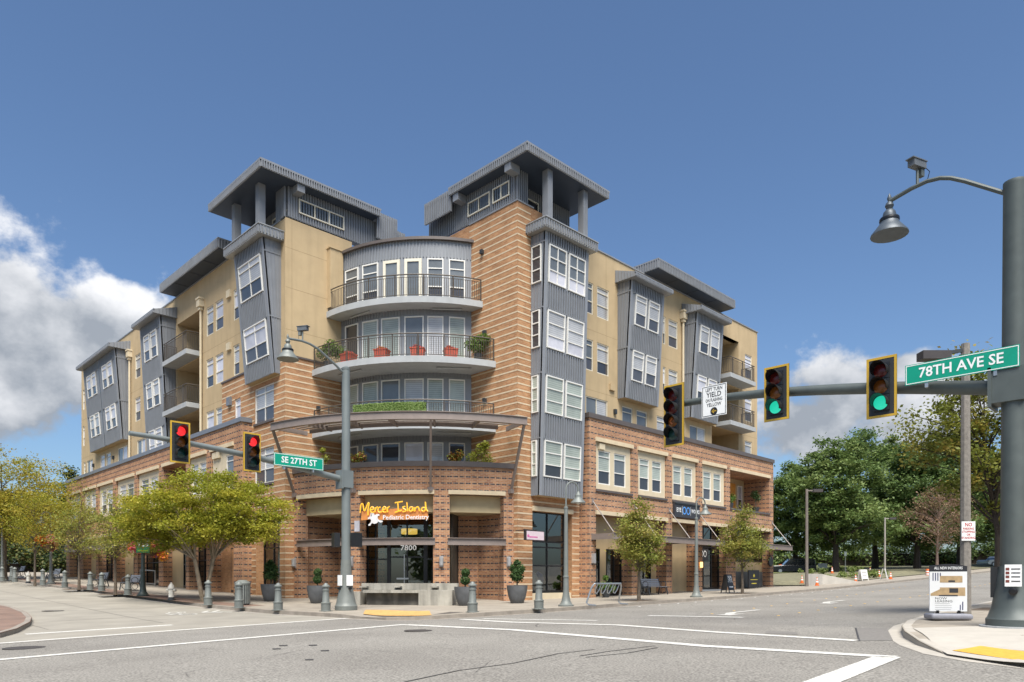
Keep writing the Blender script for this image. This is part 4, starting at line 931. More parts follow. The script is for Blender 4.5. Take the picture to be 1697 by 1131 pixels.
# ================================================================== ground
ASPH = None
def ground_mats():
    global ASPH, CONC_RD, WALK, PAVER, PAINT, PAINT_Y, SOIL, LAWN, KERBM
    m, nt, bs = new_mat('asphalt_worn'); N = nt.nodes.new; L = nt.links.new; ASPH = m
    tc = N('ShaderNodeTexCoord'); bs.inputs['Roughness'].default_value = 0.9; bs.inputs['Specular IOR Level'].default_value = 0.2
    def noise(sc, det=4, vec=None):
        n = N('ShaderNodeTexNoise'); n.inputs['Scale'].default_value = sc; n.inputs['Detail'].default_value = det; L(vec or tc.outputs['Object'], n.inputs['Vector']); return n.outputs['Fac']
    r1 = N('ShaderNodeValToRGB'); L(noise(0.35, 6), r1.inputs[0]); r1.color_ramp.elements[0].position = .32; r1.color_ramp.elements[1].position = .68
    r1.color_ramp.elements[0].color = (.198, .184, .162, 1); r1.color_ramp.elements[1].color = (.25, .234, .206, 1)
    g = N('ShaderNodeMapRange'); L(noise(30, 4), g.inputs[0]); g.inputs[1].default_value = .3; g.inputs[2].default_value = .7; g.inputs[3].default_value = .5; g.inputs[4].default_value = 1.48
    mu = N('ShaderNodeMix'); mu.data_type = 'RGBA'; mu.blend_type = 'MULTIPLY'; mu.inputs[0].default_value = 1; L(r1.outputs[0], mu.inputs[6]); L(g.outputs[0], mu.inputs[7])
    # fine cracks
    wv = N('ShaderNodeMix'); wv.data_type = 'RGBA'; wv.inputs[0].default_value = 0.12; L(tc.outputs['Object'], wv.inputs[6])
    nn = N('ShaderNodeTexNoise'); nn.inputs['Scale'].default_value = 1.2; nn.inputs['Detail'].default_value = 5; L(tc.outputs['Object'], nn.inputs['Vector']); L(nn.outputs['Color'], wv.inputs[7])
    vo = N('ShaderNodeTexVoronoi'); vo.feature = 'DISTANCE_TO_EDGE'; vo.inputs['Scale'].default_value = 0.24; L(wv.outputs[2], vo.inputs['Vector'])
    cr = N('ShaderNodeMapRange'); L(vo.outputs['Distance'], cr.inputs[0]); cr.inputs[1].default_value = .0; cr.inputs[2].default_value = .004; cr.inputs[3].default_value = .75; cr.inputs[4].default_value = 0
    gate = N('ShaderNodeMapRange'); L(noise(.5, 2), gate.inputs[0]); gate.inputs[1].default_value = .5; gate.inputs[2].default_value = .6
    mm = N('ShaderNodeMath'); mm.operation = 'MULTIPLY'; L(cr.outputs[0], mm.inputs[0]); L(gate.outputs[0], mm.inputs[1])
    mx = N('ShaderNodeMix'); mx.data_type = 'RGBA'; L(mm.outputs[0], mx.inputs[0]); L(mu.outputs[2], mx.inputs[6]); mx.inputs[7].default_value = (.06, .055, .05, 1)
    L(mx.outputs[2], bs.inputs['Base Color'])
    b = N('ShaderNodeBump'); b.inputs['Strength'].default_value = .35; b.inputs['Distance'].default_value = .01; L(noise(60, 3), b.inputs['Height']); L(b.outputs[0], bs.inputs['Normal'])
    CONC_RD = mat('concrete_roadway', (.285, .262, .22), .9, var=.12, scale=.8, bump=.2, bscale=50, spec=.2)
    WALK = mat('pavement_concrete', (.305, .268, .218), .9, var=.13, scale=1.6, bump=.2, bscale=40, spec=.2)
    PAVER = mat_brick('brick_pavers', (.24, .15, .11), (.20, .135, .105), (.17, .14, .12), bw=.2, bh=.1)
    PAINT = mat('road_paint_white', (.56, .54, .49), .8, var=.28, scale=14)
    PAINT_Y = mat('tactile_yellow', (.62, .34, .045), .75, var=.12, scale=10)
    SOIL = mat('planting_soil', (.175, .16, .095), 1.0, var=.35, scale=3, bump=.6, bscale=12)
    LAWN = mat('lawn_grass', (.14, .15, .05), 1.0, var=.35, scale=1.5, bump=.8, bscale=30)
    KERBM = mat('kerb_concrete', (.27, .235, .195), .9, var=.15, scale=3, bump=.2, dirt=.3)
ground_mats()
RAMPS = []
def rampw(x, y):
    w = 0
    for rx, ry, r in RAMPS: w = max(w, math.exp(-(((x - rx) ** 2 + (y - ry) ** 2) / (r * r)) ** 2))
    return w
def swz(x, y): return gz(x, y) + KERB * (1 - 0.86 * rampw(x, y))
RAMPS.append((*gpt(668, 1022, .03)[0].xy, 1.6)); RAMPS.append((*gpt(1655, 1085, .03)[0].xy, 1.7))
# roadway: one sheet out to the horizon
def grid(name, xs, ys, zf, m, **k):
    mb = MB(); nx = len(xs)
    mb.v = [(x, y, zf(x, y)) for y in ys for x in xs]
    mb.f = [(j * nx + i, j * nx + i + 1, (j + 1) * nx + i + 1, (j + 1) * nx + i) for j in range(len(ys) - 1) for i in range(nx - 1)]; mb.mi = [0] * len(mb.f)
    o = mb.build(name, m, **k); return o
ax = [-900, -300, -80, -40] + [-20 + 1.5 * i for i in range(90)] + [130, 160, 190, 300, 900, 2000]
ay = [-900, -300, -80, -40] + [-20 + 1.5 * i for i in range(80)] + [110, 120, 160, 300, 900, 2000]
road = grid('road', ax, ay, lambda x, y: gz(x, y), ASPH, kind='structure'); 
def ribbon(pts, width, m, name, off=0.006, parent=None, closed=False, step=0.8):
    """a flat strip along ground points"""
    P = []
    for a, b in zip(pts, pts[1:]):
        a, b = Vector(a[:2]), Vector(b[:2]); k = max(1, int((b - a).length / step))
        P += [a + (b - a) * i / k for i in range(k)]
    P.append(Vector(pts[-1][:2])); mb = MB()
    for i, p in enumerate(P):
        d = (P[min(i + 1, len(P) - 1)] - P[max(i - 1, 0)]).normalized(); n = Vector((-d.y, d.x)) * width / 2
        for q in (p + n, p - n): mb.v.append((q.x, q.y, gz(q.x, q.y) + off))
    mb.f = [(2 * i, 2 * i + 1, 2 * i + 3, 2 * i + 2) for i in range(len(P) - 1)]; mb.mi = [0] * len(mb.f)
    # keep faces upward
    mb.f = [tuple(reversed(f)) if (Vector(mb.v[f[1]]) - Vector(mb.v[f[0]])).cross(Vector(mb.v[f[2]]) - Vector(mb.v[f[0]])).z < 0 else f for f in mb.f]
    return mb.build(name, m, parent)
def gpx(l, off=0.0): return [gpt(px, py, off)[0] for px, py in l]
def clip_poly(subj, cell):
    out = list(subj)
    for i in range(len(cell)):
        a, b = cell[i], cell[(i + 1) % len(cell)]; inp = out; out = []
        if not inp: return []
        side = lambda p: (b[0] - a[0]) * (p[1] - a[1]) - (b[1] - a[1]) * (p[0] - a[0])
        for j in range(len(inp)):
            p, q = inp[j - 1], inp[j]; sp_, sq = side(p), side(q)
            if (sp_ >= 0) != (sq >= 0):
                t = sp_ / (sp_ - sq); out.append((p[0] + t * (q[0] - p[0]), p[1] + t * (q[1] - p[1])))
            if sq >= 0: out.append(q)
    return out
def area(p): return sum(p[i - 1][0] * p[i][1] - p[i][0] * p[i - 1][1] for i in range(len(p))) / 2
def paved(name, poly, size, m, base_mat, org=(0, 0), limit=300, zf=None, sheet=True, jitter=.0):
    """a pavement: a dark base sheet with one slab object per cell"""
    zf = zf or swz; poly = [tuple(p) for p in poly]
    if area(poly) < 0: poly = poly[::-1]
    xs = [p[0] for p in poly]; ys = [p[1] for p in poly]; cells = []
    i0, i1 = int((min(xs) - org[0]) // size), int((max(xs) - org[0]) // size); j0, j1 = int((min(ys) - org[1]) // size), int((max(ys) - org[1]) // size)
    base = MB(); slabs = []
    for i in range(i0, i1 + 1):
        for j in range(j0, j1 + 1):
            x, y = org[0] + i * size, org[1] + j * size; g = .007
            full = clip_poly(poly, [(x, y), (x + size, y), (x + size, y + size), (x, y + size)])
            if len(full) < 3 or abs(area(full)) < .02: continue
            base.quad([(p[0], p[1], zf(*p) - .012) for p in full])
            c = clip_poly(poly, [(x + g, y + g), (x + size - g, y + g), (x + size - g, y + size - g), (x + g, y + size - g)])
            if len(c) < 3 or abs(area(c)) < .03: continue
            slabs.append((math.hypot(x + size / 2, y + size / 2), c))
    root = base.build(name, base_mat, kind='structure'); slabs.sort(key=lambda t: t[0]); rest = MB(); nr = 0
    for k, (d, c) in enumerate(slabs):
        mb = MB() if k < limit else rest
        n = len(c); i = len(mb.v); cx_, cy_ = sum(p[0] for p in c) / n, sum(p[1] for p in c) / n
        mb.v += [(p[0], p[1], zf(*p)) for p in c]; mb.v.append((cx_, cy_, zf(cx_, cy_))); mb.v += [(p[0], p[1], zf(*p) - .02) for p in c]
        for q in range(n):
            r = (q + 1) % n; mb.f.append((i + q, i + r, i + n)); mb.f.append((i + n + 1 + q, i + n + 1 + r, i + r, i + q)); mb.mi += [0, 0]
        if k < limit: mb.build('paving_slab', m, root)
        else: nr += 1
    if nr: rest.build('far_paving', m, root)['kind'] = 'stuff'
    return root
def kerb(line, parent, w=.16, m=None, inner=1):
    """kerb along the street side of a pavement"""
    mb = MB(); P = []
    for a, b in zip(line, line[1:]):
        a, b = Vector(a[:2]), Vector(b[:2]); k = max(1, int((b - a).length / 1.0)); P += [a + (b - a) * i / k for i in range(k)]
    P.append(Vector(line[-1][:2]))
    for i, p in enumerate(P):
        d = (P[min(i + 1, len(P) - 1)] - P[max(i - 1, 0)]).normalized(); n = Vector((-d.y, d.x)) * inner; q = p + n * w
        h = swz(p.x, p.y) + .004; hq = swz(q.x, q.y) + .004; z = gz(p.x, p.y) - .05; e = p + n * .02
        mb.v += [(p.x, p.y, z), (p.x, p.y, h - .02), (e.x, e.y, h), (q.x, q.y, hq), (q.x, q.y, hq - .03)]
    for i in range(len(P) - 1):
        for k in range(4):
            a = 5 * i + k; f = (a, a + 5, a + 6, a + 1); mb.f.append(f if inner > 0 else f[::-1]); mb.mi.append(0)
    o = mb.build('kerb', m or KERBM, parent); return o
# --- pavement round the building
KL = gpx([(2, 967.5), (90, 975), (172, 984), (260, 996), (345, 1008), (410, 1014), (455, 1018), (500, 1020.5), (536, 1022.5), (590, 1026), (640, 1028.5), (690, 1028), (726, 1026.5), (790, 1023), (850, 1019), (950, 1012), (1064, 1003), (1209, 992.5), (1299, 984.5)])
KL[0].x = KL[1].x = min(KL[2].x, 11.7)
k0 = Vector((KL[1].x, 95, 0)); KL = [k0] + KL[1:]
KL += [Vector((56, KL[-1].y + .2, 0)), Vector((62, KL[-1].y + .1, 0)), Vector((110, KL[-1].y, 0))]
poly = [tuple(p.xy) for p in KL] + [(110, 21.2), (49.5, 21.6), (49.5, 25.0), (25.5, 25.5), (22, 30), (18, 34), (18, 95)]
walk = paved('sidewalk', poly, 1.5, WALK, mat('slab_joint', (.10, .085, .07), 1.0), org=(.35, .6), limit=290)
kerb(KL, walk, inner=1)
g = ribbon(KL, .5, mat('gutter_concrete', (.30, .27, .23), .9, var=.12), 'gutter', .005, walk)
# brick band behind the left-hand kerb, under the bollards
bandpts = [Vector((k0.x + .75, 70, 0)), Vector((k0.x + .75, 40, 0)), Vector((k0.x + .95, 33, 0)), Vector((13.3, 28.5, 0))]
def lift_ribbon(pts, width, m, name, off, parent):
    o = ribbon(pts, width, m, name, 0, parent)
    for v in o.data.vertices: v.co.z = swz(v.co.x, v.co.y) + off
    return o
lift_ribbon(bandpts, 1.1, PAVER, 'brick_paver_band', .006, walk)
# --- pavement at the near right-hand corner
KR = gpx([(1697, 1104), (1628, 1095.5), (1562, 1084), (1520, 1070), (1499, 1058), (1494, 1048), (1503, 1038.5), (1537, 1027.5), (1590, 1014)])
KR = [KR[0] + (KR[0] - KR[1]).normalized() * 6] + KR
KR += [Vector((28, KR[-1].y + .1, 0)), Vector((110, KR[-1].y + .1, 0))]
poly = [tuple(p.xy) for p in KR] + [(110, -9), (KR[0].x, -9)]
walk2 = paved('sidewalk', poly, 1.5, WALK, MATS['slab_joint'], org=(.1, .2), limit=120)
kerb(KR, walk2, inner=-1, w=.18, m=mat('kerb_pale_new', (.40, .365, .31), .9, var=.08, scale=4))
ribbon([p - Vector((.0, 0, 0)) for p in KR], .55, MATS['kerb_pale_new'], 'gutter', .005, walk2)
def sheet(pts, m, name, off, parent=None, zf=None, n=6):
    zf = zf or swz; mb = MB(); P = [Vector(p[:2]) for p in pts]            # quad a,b,c,d
    for j in range(n + 1):
        for i in range(n + 1):
            u, v = i / n, j / n; q = (P[0] * (1 - u) + P[1] * u) * (1 - v) + (P[3] * (1 - u) + P[2] * u) * v; mb.v.append((q.x, q.y, zf(q.x, q.y) + off))
    for j in range(n):
        for i in range(n):
            a = j * (n + 1) + i; f = (a, a + 1, a + n + 2, a + n + 1)
            if (Vector(mb.v[f[1]]) - Vector(mb.v[f[0]])).cross(Vector(mb.v[f[2]]) - Vector(mb.v[f[0]])).z < 0: f = f[::-1]
            mb.f.append(f); mb.mi.append(0)
    return mb.build(name, m, parent)
sheet(gpx([(1512, 1046), (1697, 1041), (1720, 1100), (1570, 1078)], .09), mat('new_concrete', (.42, .385, .33), .9, var=.06, scale=3), 'ramp_concrete', .012, walk2)
sheet(gpx([(1578, 1076), (1625, 1070), (1740, 1082), (1740, 1100)], .06), PAINT_Y, 'tactile_paving', .020, walk2)
sheet(gpx([(606, 1016), (712, 1016), (716, 1020.5), (602, 1020.5)], .06), mat('tactile_faded_orange', (.52, .30, .10), .85, var=.15, scale=8), 'tactile_paving', .035, walk)
# --- brick corner at the far left
KLc = gpx([(-60, 1062), (0, 1058), (28, 1050), (50, 1038), (53, 1030), (44, 1021), (22, 1012), (0, 1007)])
KLc += [Vector((KLc[-1].x - .5, KLc[-1].y + 4, 0)), Vector((KLc[-1].x - .6, 90, 0))]
poly = [tuple(p.xy) for p in KLc] + [(-12, 90), (-12, KLc[0].y)]
walk3 = paved('sidewalk', poly, 3.0, PAVER, MATS['slab_joint'], org=(0, 0), limit=40)
kerb(KLc, walk3, inner=1)
# --- lighter concrete roadway of the left-hand street
cs = [gpt(0, 1070)[0].xy, gpt(300, 1047)[0].xy, gpt(571, 1027)[0].xy]
sheet([(1.5, cs[0].y + .2), (KL[5].x + .6, cs[2].y + .3), (k0.x, 95), (1.5, 95)], CONC_RD, 'concrete_street', .004, zf=lambda x, y: gz(x, y), n=40)['kind'] = 'structure'
# joints of the concrete roadway
JT = mat('roadway_joint', (.15, .135, .115), 1.0)
for y in [27.5 + 4.6 * i for i in range(9)]: ribbon([(2.6, y), (k0.x - .1, y + .3)], .03, JT, 'roadway_joint', .0075, walk3)
for x in (5.2, 8.4): ribbon([(x, 24.5), (x - .1, 70)], .03, JT, 'roadway_joint', .0078, walk3, step=2)
# --- road markings
MARK = thing('road_markings', 'white painted crosswalk and stop lines on the asphalt', 'markings', (0, 0, 0)); MARK['kind'] = 'structure'
def line(pxs, w, name='crosswalk_line', m=None): return ribbon(gpx(pxs), w, m or PAINT, name, .009, MARK)
line([(-40, 1097.5), (330, 1065), (671, 1035.5)], .30); line([(671, 1036), (850, 1044.5), (1169, 1071.5), (1484, 1090)], .30)
line([(-30, 1069), (290, 1045.5), (576, 1025.2)], .27); line([(765, 1027), (850, 1032), (1024, 1036.5), (1189, 1048.5), (1419, 1062.5)], .27)
line([(42.6, 1051.7), (285.5, 1036.3)], .30, 'stop_line'); line([(800, 1026), (850, 1027), (990, 1029)], .2, 'stop_line'); line([(1074.6, 1020.9), (1232, 1023.8)], .30, 'stop_line')
line([(1345, 1138), (1472, 1089)], .36, 'stop_line')
def arrow(px, py, yaw, L=2.6, name='turn_arrow'):
    p, d = gpt(px, py); a = math.radians(yaw); f_ = Vector((math.cos(a), math.sin(a))); s_ = Vector((-f_.y, f_.x)); mb = MB()
    shapes = [[(-L / 2, -.09), (L * .12, -.09), (L * .12, .09), (-L / 2, .09)], [(L * .12, -.09), (L * .32, .22), (L * .22, .36), (L * .02, .09)], [(L * .14, .62), (L * .46, .66), (L * .42, .10)]]
    for sh in shapes:
        q = [p.xy + f_ * u + s_ * v for u, v in sh]; mb.quad([(c.x, c.y, gz(c.x, c.y) + .010) for c in q])
    mb.f = [tuple(reversed(f)) if (Vector(mb.v[f[1]]) - Vector(mb.v[f[0]])).cross(Vector(mb.v[f[2]]) - Vector(mb.v[f[0]])).z < 0 else f for f in mb.f]
    mb.build(name, PAINT, MARK)
arrow(1218, 1015.5, 180, 3.4); arrow(1373, 998, 180, 3.4)
# yellow lane dots of the centre lane
DOT = mat('lane_dot_yellow', (.50, .33, .12), .7); DOTW = mat('lane_dot_white', (.52, .50, .46), .7)
for (pa, pb_, n, m_) in (((1290, 1021), (1640, 968), 22, DOT), ((1180, 1018), (1500, 972), 18, DOT), ((1060, 1006), (1420, 975), 18, DOTW)):
    a, b = gpt(*pa)[0], gpt(*pb_)[0]
    for i in range(n):
        q = a + (b - a) * (i / (n - 1)); s = MB(); s.lathe([(.05, 0), (.045, .012), (.025, .018)], (q.x, q.y, gz(q.x, q.y) + .002), 6); s.build('lane_dot', m_, MARK)
# cycle symbol in the left-hand lane
p, d = gpt(318, 1016.5); s = MB()
def flat(pts, w): 
    for a, b in zip(pts, pts[1:]):
        a, b = Vector(a), Vector(b); dd = (b - a).normalized(); n = Vector((-dd.y, dd.x)) * w / 2
        q = [p.xy + Vector((-c.y, -c.x)) * 1.0 for c in (a - n, b - n, b + n, a + n)]; q = [Vector((c.x, c.y)) for c in q]
        s.quad([(c.x, c.y, gz(c.x, c.y) + .012) for c in q])
cir = lambda x, y, r: [(x + r * math.cos(k * .5236), y + r * math.sin(k * .5236)) for k in range(13)]
flat(cir(-.55, .35, .30), .07); flat(cir(.55, .35, .30), .07); flat([(-.55, .35), (-.1, .35), (.3, .85), (-.3, .85), (-.1, .35)], .07); flat([(.55, .35), (.3, .95)], .07)
flat([(-.6, -1.3), (0, -.8), (.6, -1.3)], .14); flat([(-.6, -.9), (0, -.4), (.6, -.9)], .14)
s.f = [tuple(reversed(f)) if (Vector(s.v[f[1]]) - Vector(s.v[f[0]])).cross(Vector(s.v[f[2]]) - Vector(s.v[f[0]])).z < 0 else f for f in s.f]
s.build('cycle_symbol', PAINT, MARK)
# manhole covers, drain, repairs and cracks in the asphalt
IRON = mat('cast_iron', (.07, .062, .056), .7, .3, var=.2, scale=20, bump=.6, bscale=60)
for px, py, r, lab in ((40, 1074.5, .40, 'round iron manhole cover between the crosswalk lines'), (88, 1013, .38, 'round iron manhole cover in the pale concrete lane'), (693, 1046, .36, 'dark iron cover on the asphalt before the corner ramp')):
    q, d = gpt(px, py); s = MB(); s.lathe([(r, 0), (r, .009), (r * .9, .012), (r * .88, .008), (.0, .009)], (0, 0, 0), 24); o = s.build('manhole_cover', IRON); o.location = (q.x, q.y, gz(q.x, q.y) + .004); tag(o, lab, 'manhole cover')
PATCH = mat('asphalt_patch', (.175, .162, .145), .9, var=.15, scale=20); TAR = mat('crack_sealer', (.05, .047, .045), .7)
def patch(pts, m=None, name='asphalt_patch'): sheet(gpx(pts), m or PATCH, name, .006, MARK, zf=lambda x, y: gz(x, y), n=3)
patch([(1418, 1041), (1470, 1042), (1480, 1062), (1424, 1063)]); patch([(1270, 1046), (1320, 1048), (1322, 1052), (1268, 1051)]); patch([(672, 1044.5), (705, 1043.5), (712, 1046.5), (676, 1047.5)], TAR)
for a in ([(850, 1100), (925, 1084), (985, 1077)], [(960, 1088), (1010, 1080), (1085, 1071)], [(970, 1090), (1040, 1083), (1090, 1074)], [(670, 1131), (760, 1112), (850, 1100)], [(1418, 1041), (1424, 1063)]): ribbon(gpx(a), .035, TAR, 'sealed_crack', .007, MARK, step=.5)
for px, py in ((458, 1076), (469, 1070.5), (518, 1070), (512, 1094), (538, 1079)): patch([(px - 7, py - .7), (px + 7, py - 1.2), (px + 8, py + .6), (px - 6, py + 1)], TAR, 'core_hole')
# --- bed, low wall, path and lawn beyond the right-hand shops
def bz(x, y): return swz(x, y) + .05 + .04 * max(0, min(1, (y - 21) / 6))
xs = [49.6 + 1.3 * i for i in range(60)]; ys = [21.25 + 1.1 * i for i in range(14)]
bed = grid('planting_bed', xs, ys, bz, SOIL, kind='structure')
lawn = grid('lawn', [60 + 5 * i for i in range(24)], [36 + 4 * i for i in range(22)], lambda x, y: gz(x, y) + .25 + .045 * max(0, y - 38), LAWN, kind='structure')
mb = MB(); wp = [(49.6, 21.0), (52.6, 21.2), (54.6, 19.4)]
for (x0, y0), (x1, y1), h0, h1 in zip(wp, wp[1:], (.85, .75), (.75, .12)):
    for a, b, (ha, hb) in (((x0, y0), (x1, y1), (h0, h1)),):
        d = Vector((b[0] - a[0], b[1] - a[1])).normalized(); n = Vector((-d.y, d.x)) * .12; P = []
        for q, h in ((a, ha), (b, hb)):
            z = swz(*q); P.append([(q[0] + n.x, q[1] + n.y, z - .2), (q[0] - n.x, q[1] - n.y, z - .2), (q[0] - n.x, q[1] - n.y, z + h), (q[0] + n.x, q[1] + n.y, z + h)])
        A, Bb = P; 
        for k in range(4): mb.quad([A[k], A[(k + 1) % 4], Bb[(k + 1) % 4], Bb[k]][::-1])
        mb.quad(A); mb.quad(Bb[::-1])
o = mb.build('low_wall', mat('fresh_concrete', (.44, .41, .36), .85, var=.08, scale=2, dirt=.1)); tag(o, 'low pale concrete wall sloping down beside the brick building end', 'wall')
# ================================================================== street furniture
def gbase(px, py, off=None):
    v, d = gpt(px, py, KERB); v.z = swz(v.x, v.y); return v, d
def oz(x, y): return Vector((x, y, swz(x, y)))
# ---- bollards
def make_bollard():
    t = thing('bollard', '', 'bollard', group='grey ribbed bollards round the corner')
    s = MB(); s.lathe([(.185, 0), (.185, .03), (.172, .04), (.172, .28), (.185, .285), (.185, .325), (.15, .34)], n=12); ppart('base', s, GREENPAINT_L, t, smooth=True)
    s = MB(); s.lathe([(.145, .34), (.135, .36), (.112, .76), (.13, .765), (.13, .80), (.108, .81), (.104, .90)], n=12); ppart('shaft', s, GREENPAINT_L, t, smooth=True)
    s = MB(); s.lathe([(.104, .895), (.15, .90), (.15, .935), (.085, .985), (.06, 1.03), (.0, 1.055)], n=12); ppart('cap', s, GREENPAINT_L, t, smooth=True)
    for k in range(4):
        s = MB(); a = k * 1.57 + .78; s.box(.2 * math.cos(a) - .03, .2 * math.cos(a) + .03, .2 * math.sin(a) - .03, .2 * math.sin(a) + .03, 0, .025); ppart('foot_bolt', s, GREENPAINT_L, t)
    return t
bol = make_bollard()
BL = [(461, 1012, 'bollard standing in front of the shrub planter by the striped pier'), (540, 1013.5, 'bollard just left of the signal pole base'), (783, 1015, 'bollard at the kerb right of the fountain'), (893, 1010, 'bollard left of the curved street lamp on the shop pavement'),
      (345, 1003, 'bollard in front of the spreading maple trunk'), (396, 1008, 'bollard standing before the litter bin'), (212, 986.5, 'bollard in front of the grey bench nearest the corner'), (168.5, 980, 'right one of the close pair of bollards before the middle bench'),
      (149.5, 978, 'left one of the close pair of bollards before the middle bench'), (107.5, 974, 'bollard between the far bench and the thin street tree'), (71, 970, 'bollard just left of the far flower basket lamp'), (24.5, 965, 'bollard left of the far red and white hydrant'), (19.5, 962, 'farther bollard half hidden behind another at the left edge'), (3.5, 963.5, 'bollard beside the farthest lamp post')]
for i, (px, py, lab) in enumerate(BL):
    v, d = gbase(px, py); o = bol if i == 0 else copy_thing(bol, v, 0)
    o.location = v; o.rotation_euler = (0, 0, random.uniform(0, .5)); o['label'] = 'grey ' + lab
    if i == 0: WM[o.name] = Matrix.Translation(v)
# ---- benches
def make_bench():
    t = thing('bench', '', 'bench', group='grey metal benches')
    m = mat('bench_grey', (.155, .165, .19), .5, .2, var=.08)
    for k in range(5):
        s = MB(); y = -.05 - k * .095; s.box(-.85, .85, y - .04, y + .04, .43, .46); ppart('seat_slat', s, m, t)
    for k in range(4):
        z = .53 + k * .10; y = .02 + k * .035; s = MB(); s.bar((-.85, y, z), (.85, y, z), .03, .085, up=(0, .3, 1)); ppart('back_slat', s, m, t)
    for x in (-.86, .86):
        s = MB(); ring = lambda cy, cz, r: [(x, cy + r * math.cos(k * .5236), cz + r * math.sin(k * .5236)) for k in range(13)]
        s.tube(ring(-.22, .58, .17), .02, 6, False); s.tube(ring(-.22, .24, .16), .018, 6, False); ppart('armrest', s, DKPAINT, t)
        s = MB(); s.bar((x, -.5, 0), (x, -.42, .44), .05, .05); s.bar((x, .12, 0), (x, .0, .46), .05, .05); s.bar((x, .0, .44), (x, .14, .92), .045, .05); s.bar((x, -.46, .42), (x, .02, .42), .04, .04); ppart('end_frame', s, DKPAINT, t)
    return t
ben = make_bench()
for i, (px, py, yaw, lab) in enumerate(((1079, 985, 0, 'grey slatted bench against the brick pier behind the right street tree'), (222, 984, -90, 'grey bench beside the dark lamp post with the green banner'), (170, 977, -90, 'grey bench behind the close pair of bollards'), (93, 969, -90, 'grey bench behind the far flower basket lamp'), (36, 964.5, -90, 'grey bench beside the far red and white hydrant'))):
    if i == 0: v = Vector((ux(1079, 22.55), 22.55, 0))
    else: v = Vector((13.6, onX(px, 13.6)[0], 0))
    v.z = swz(v.x, v.y); o = ben if i == 0 else copy_thing(ben, v); o.location = v; o.rotation_euler = (0, 0, math.radians(yaw)); o['label'] = lab
    if i == 0: WM[o.name] = Matrix.Translation(v)
# ---- hydrants
def make_hydrant():
    t = thing('fire_hydrant', '', 'hydrant', group='fire hydrants')
    W = mat('hydrant_white', (.58, .55, .48), .5, var=.1, scale=8, dirt=.3)
    s = MB(); s.lathe([(.17, 0), (.17, .06), (.13, .08), (.13, .14)], n=12); ppart('base', s, DKPAINT, t, smooth=True)
    s = MB(); s.lathe([(.135, .14), (.12, .18), (.12, .5), (.155, .52), (.155, .57), (.14, .6), (.12, .68), (.07, .74), (.045, .76), (.04, .82), (0, .82)], n=12); ppart('barrel', s, W, t, smooth=True)
    for a in (-1.0, 2.1, .55):
        s = MB(); f_ = FDIR((0, 0, 0), math.degrees(a)); s.lathe([(.05, .1), (.05, .18), (.07, .18), (.07, .23), (.03, .24)], (0, 0, .46), 10, fr=f_); ppart('outlet', s, W, t, smooth=True)
    return t
hyd = make_hydrant(); v, d = gbase(284, 995); hyd.location = v; hyd['label'] = 'white fire hydrant with dark foot left of the maple tree'; WM[hyd.name] = Matrix.Translation(v)
v, d = gbase(47, 967); h2 = copy_thing(hyd, v, 1.0, 'far white and red fire hydrant at the end of the bollard row')
RED = mat('hydrant_red', (.35, .07, .06), .5); s = MB(); s.lathe([(.06, .0), (.06, .7), (.09, .72), (.0, .85)], (.28, .1, 0), 8); o = ppart('red_standpipe', s, RED, h2)
# ---- litter bin
v, d = gbase(402, 1003); t = thing('litter_bin', 'grey green slatted metal litter bin behind a bollard', 'bin', v)
s = MB(); s.lathe([(.26, .05), (.27, .08), (.27, .8)], n=20); ppart('liner', s, DKPAINT, t)
for k in range(20):
    a = k * math.pi / 10; s = MB(); c, sn = .30 * math.cos(a), .30 * math.sin(a); s.bar((c, sn, .06), (c, sn, .85), .06, .02, up=(c, sn, 0)); ppart('slat', s, GREENPAINT_L, t)
s = MB(); s.lathe([(.32, .85), (.33, .88), (.33, .93), (.16, 1.05), (.16, 1.0)], n=20); ppart('lid', s, GREENPAINT_L, t, smooth=True)
for a in range(4): s = MB(); s.bar((.26 * math.cos(a * 1.57), .26 * math.sin(a * 1.57), 0), (.26 * math.cos(a * 1.57), .26 * math.sin(a * 1.57), .08), .05); ppart('foot', s, DKPAINT, t)
# ---- bike rack
v, d = gbase(1004, 1003.5); t = thing('bike_rack', 'galvanised wave bike rack on the pavement by the brick podium', 'bike rack', v, math.radians(0))
s = MB(); s.tube([(-1.0, -.3, .03), (-1.0, .02, .04), (-1.0, .14, .12), (-.92, -.05, .72), (-.82, -.1, .84), (.82, -.1, .84), (.92, -.05, .72), (1.0, .14, .12), (1.0, .02, .04), (1.0, -.3, .03)], .035, 8); ppart('main_tube', s, GALV, t, smooth=True)
for k in range(4):
    x = -.62 + k * .38; s = MB(); s.tube([(x, -.1, .84), (x - .06, -.02, .62), (x - .02, .02, .48), (x + .08, .02, .46), (x + .16, -.02, .58), (x + .22, -.1, .84)], .022, 6); ppart('wheel_loop', s, GALV, t, smooth=True)
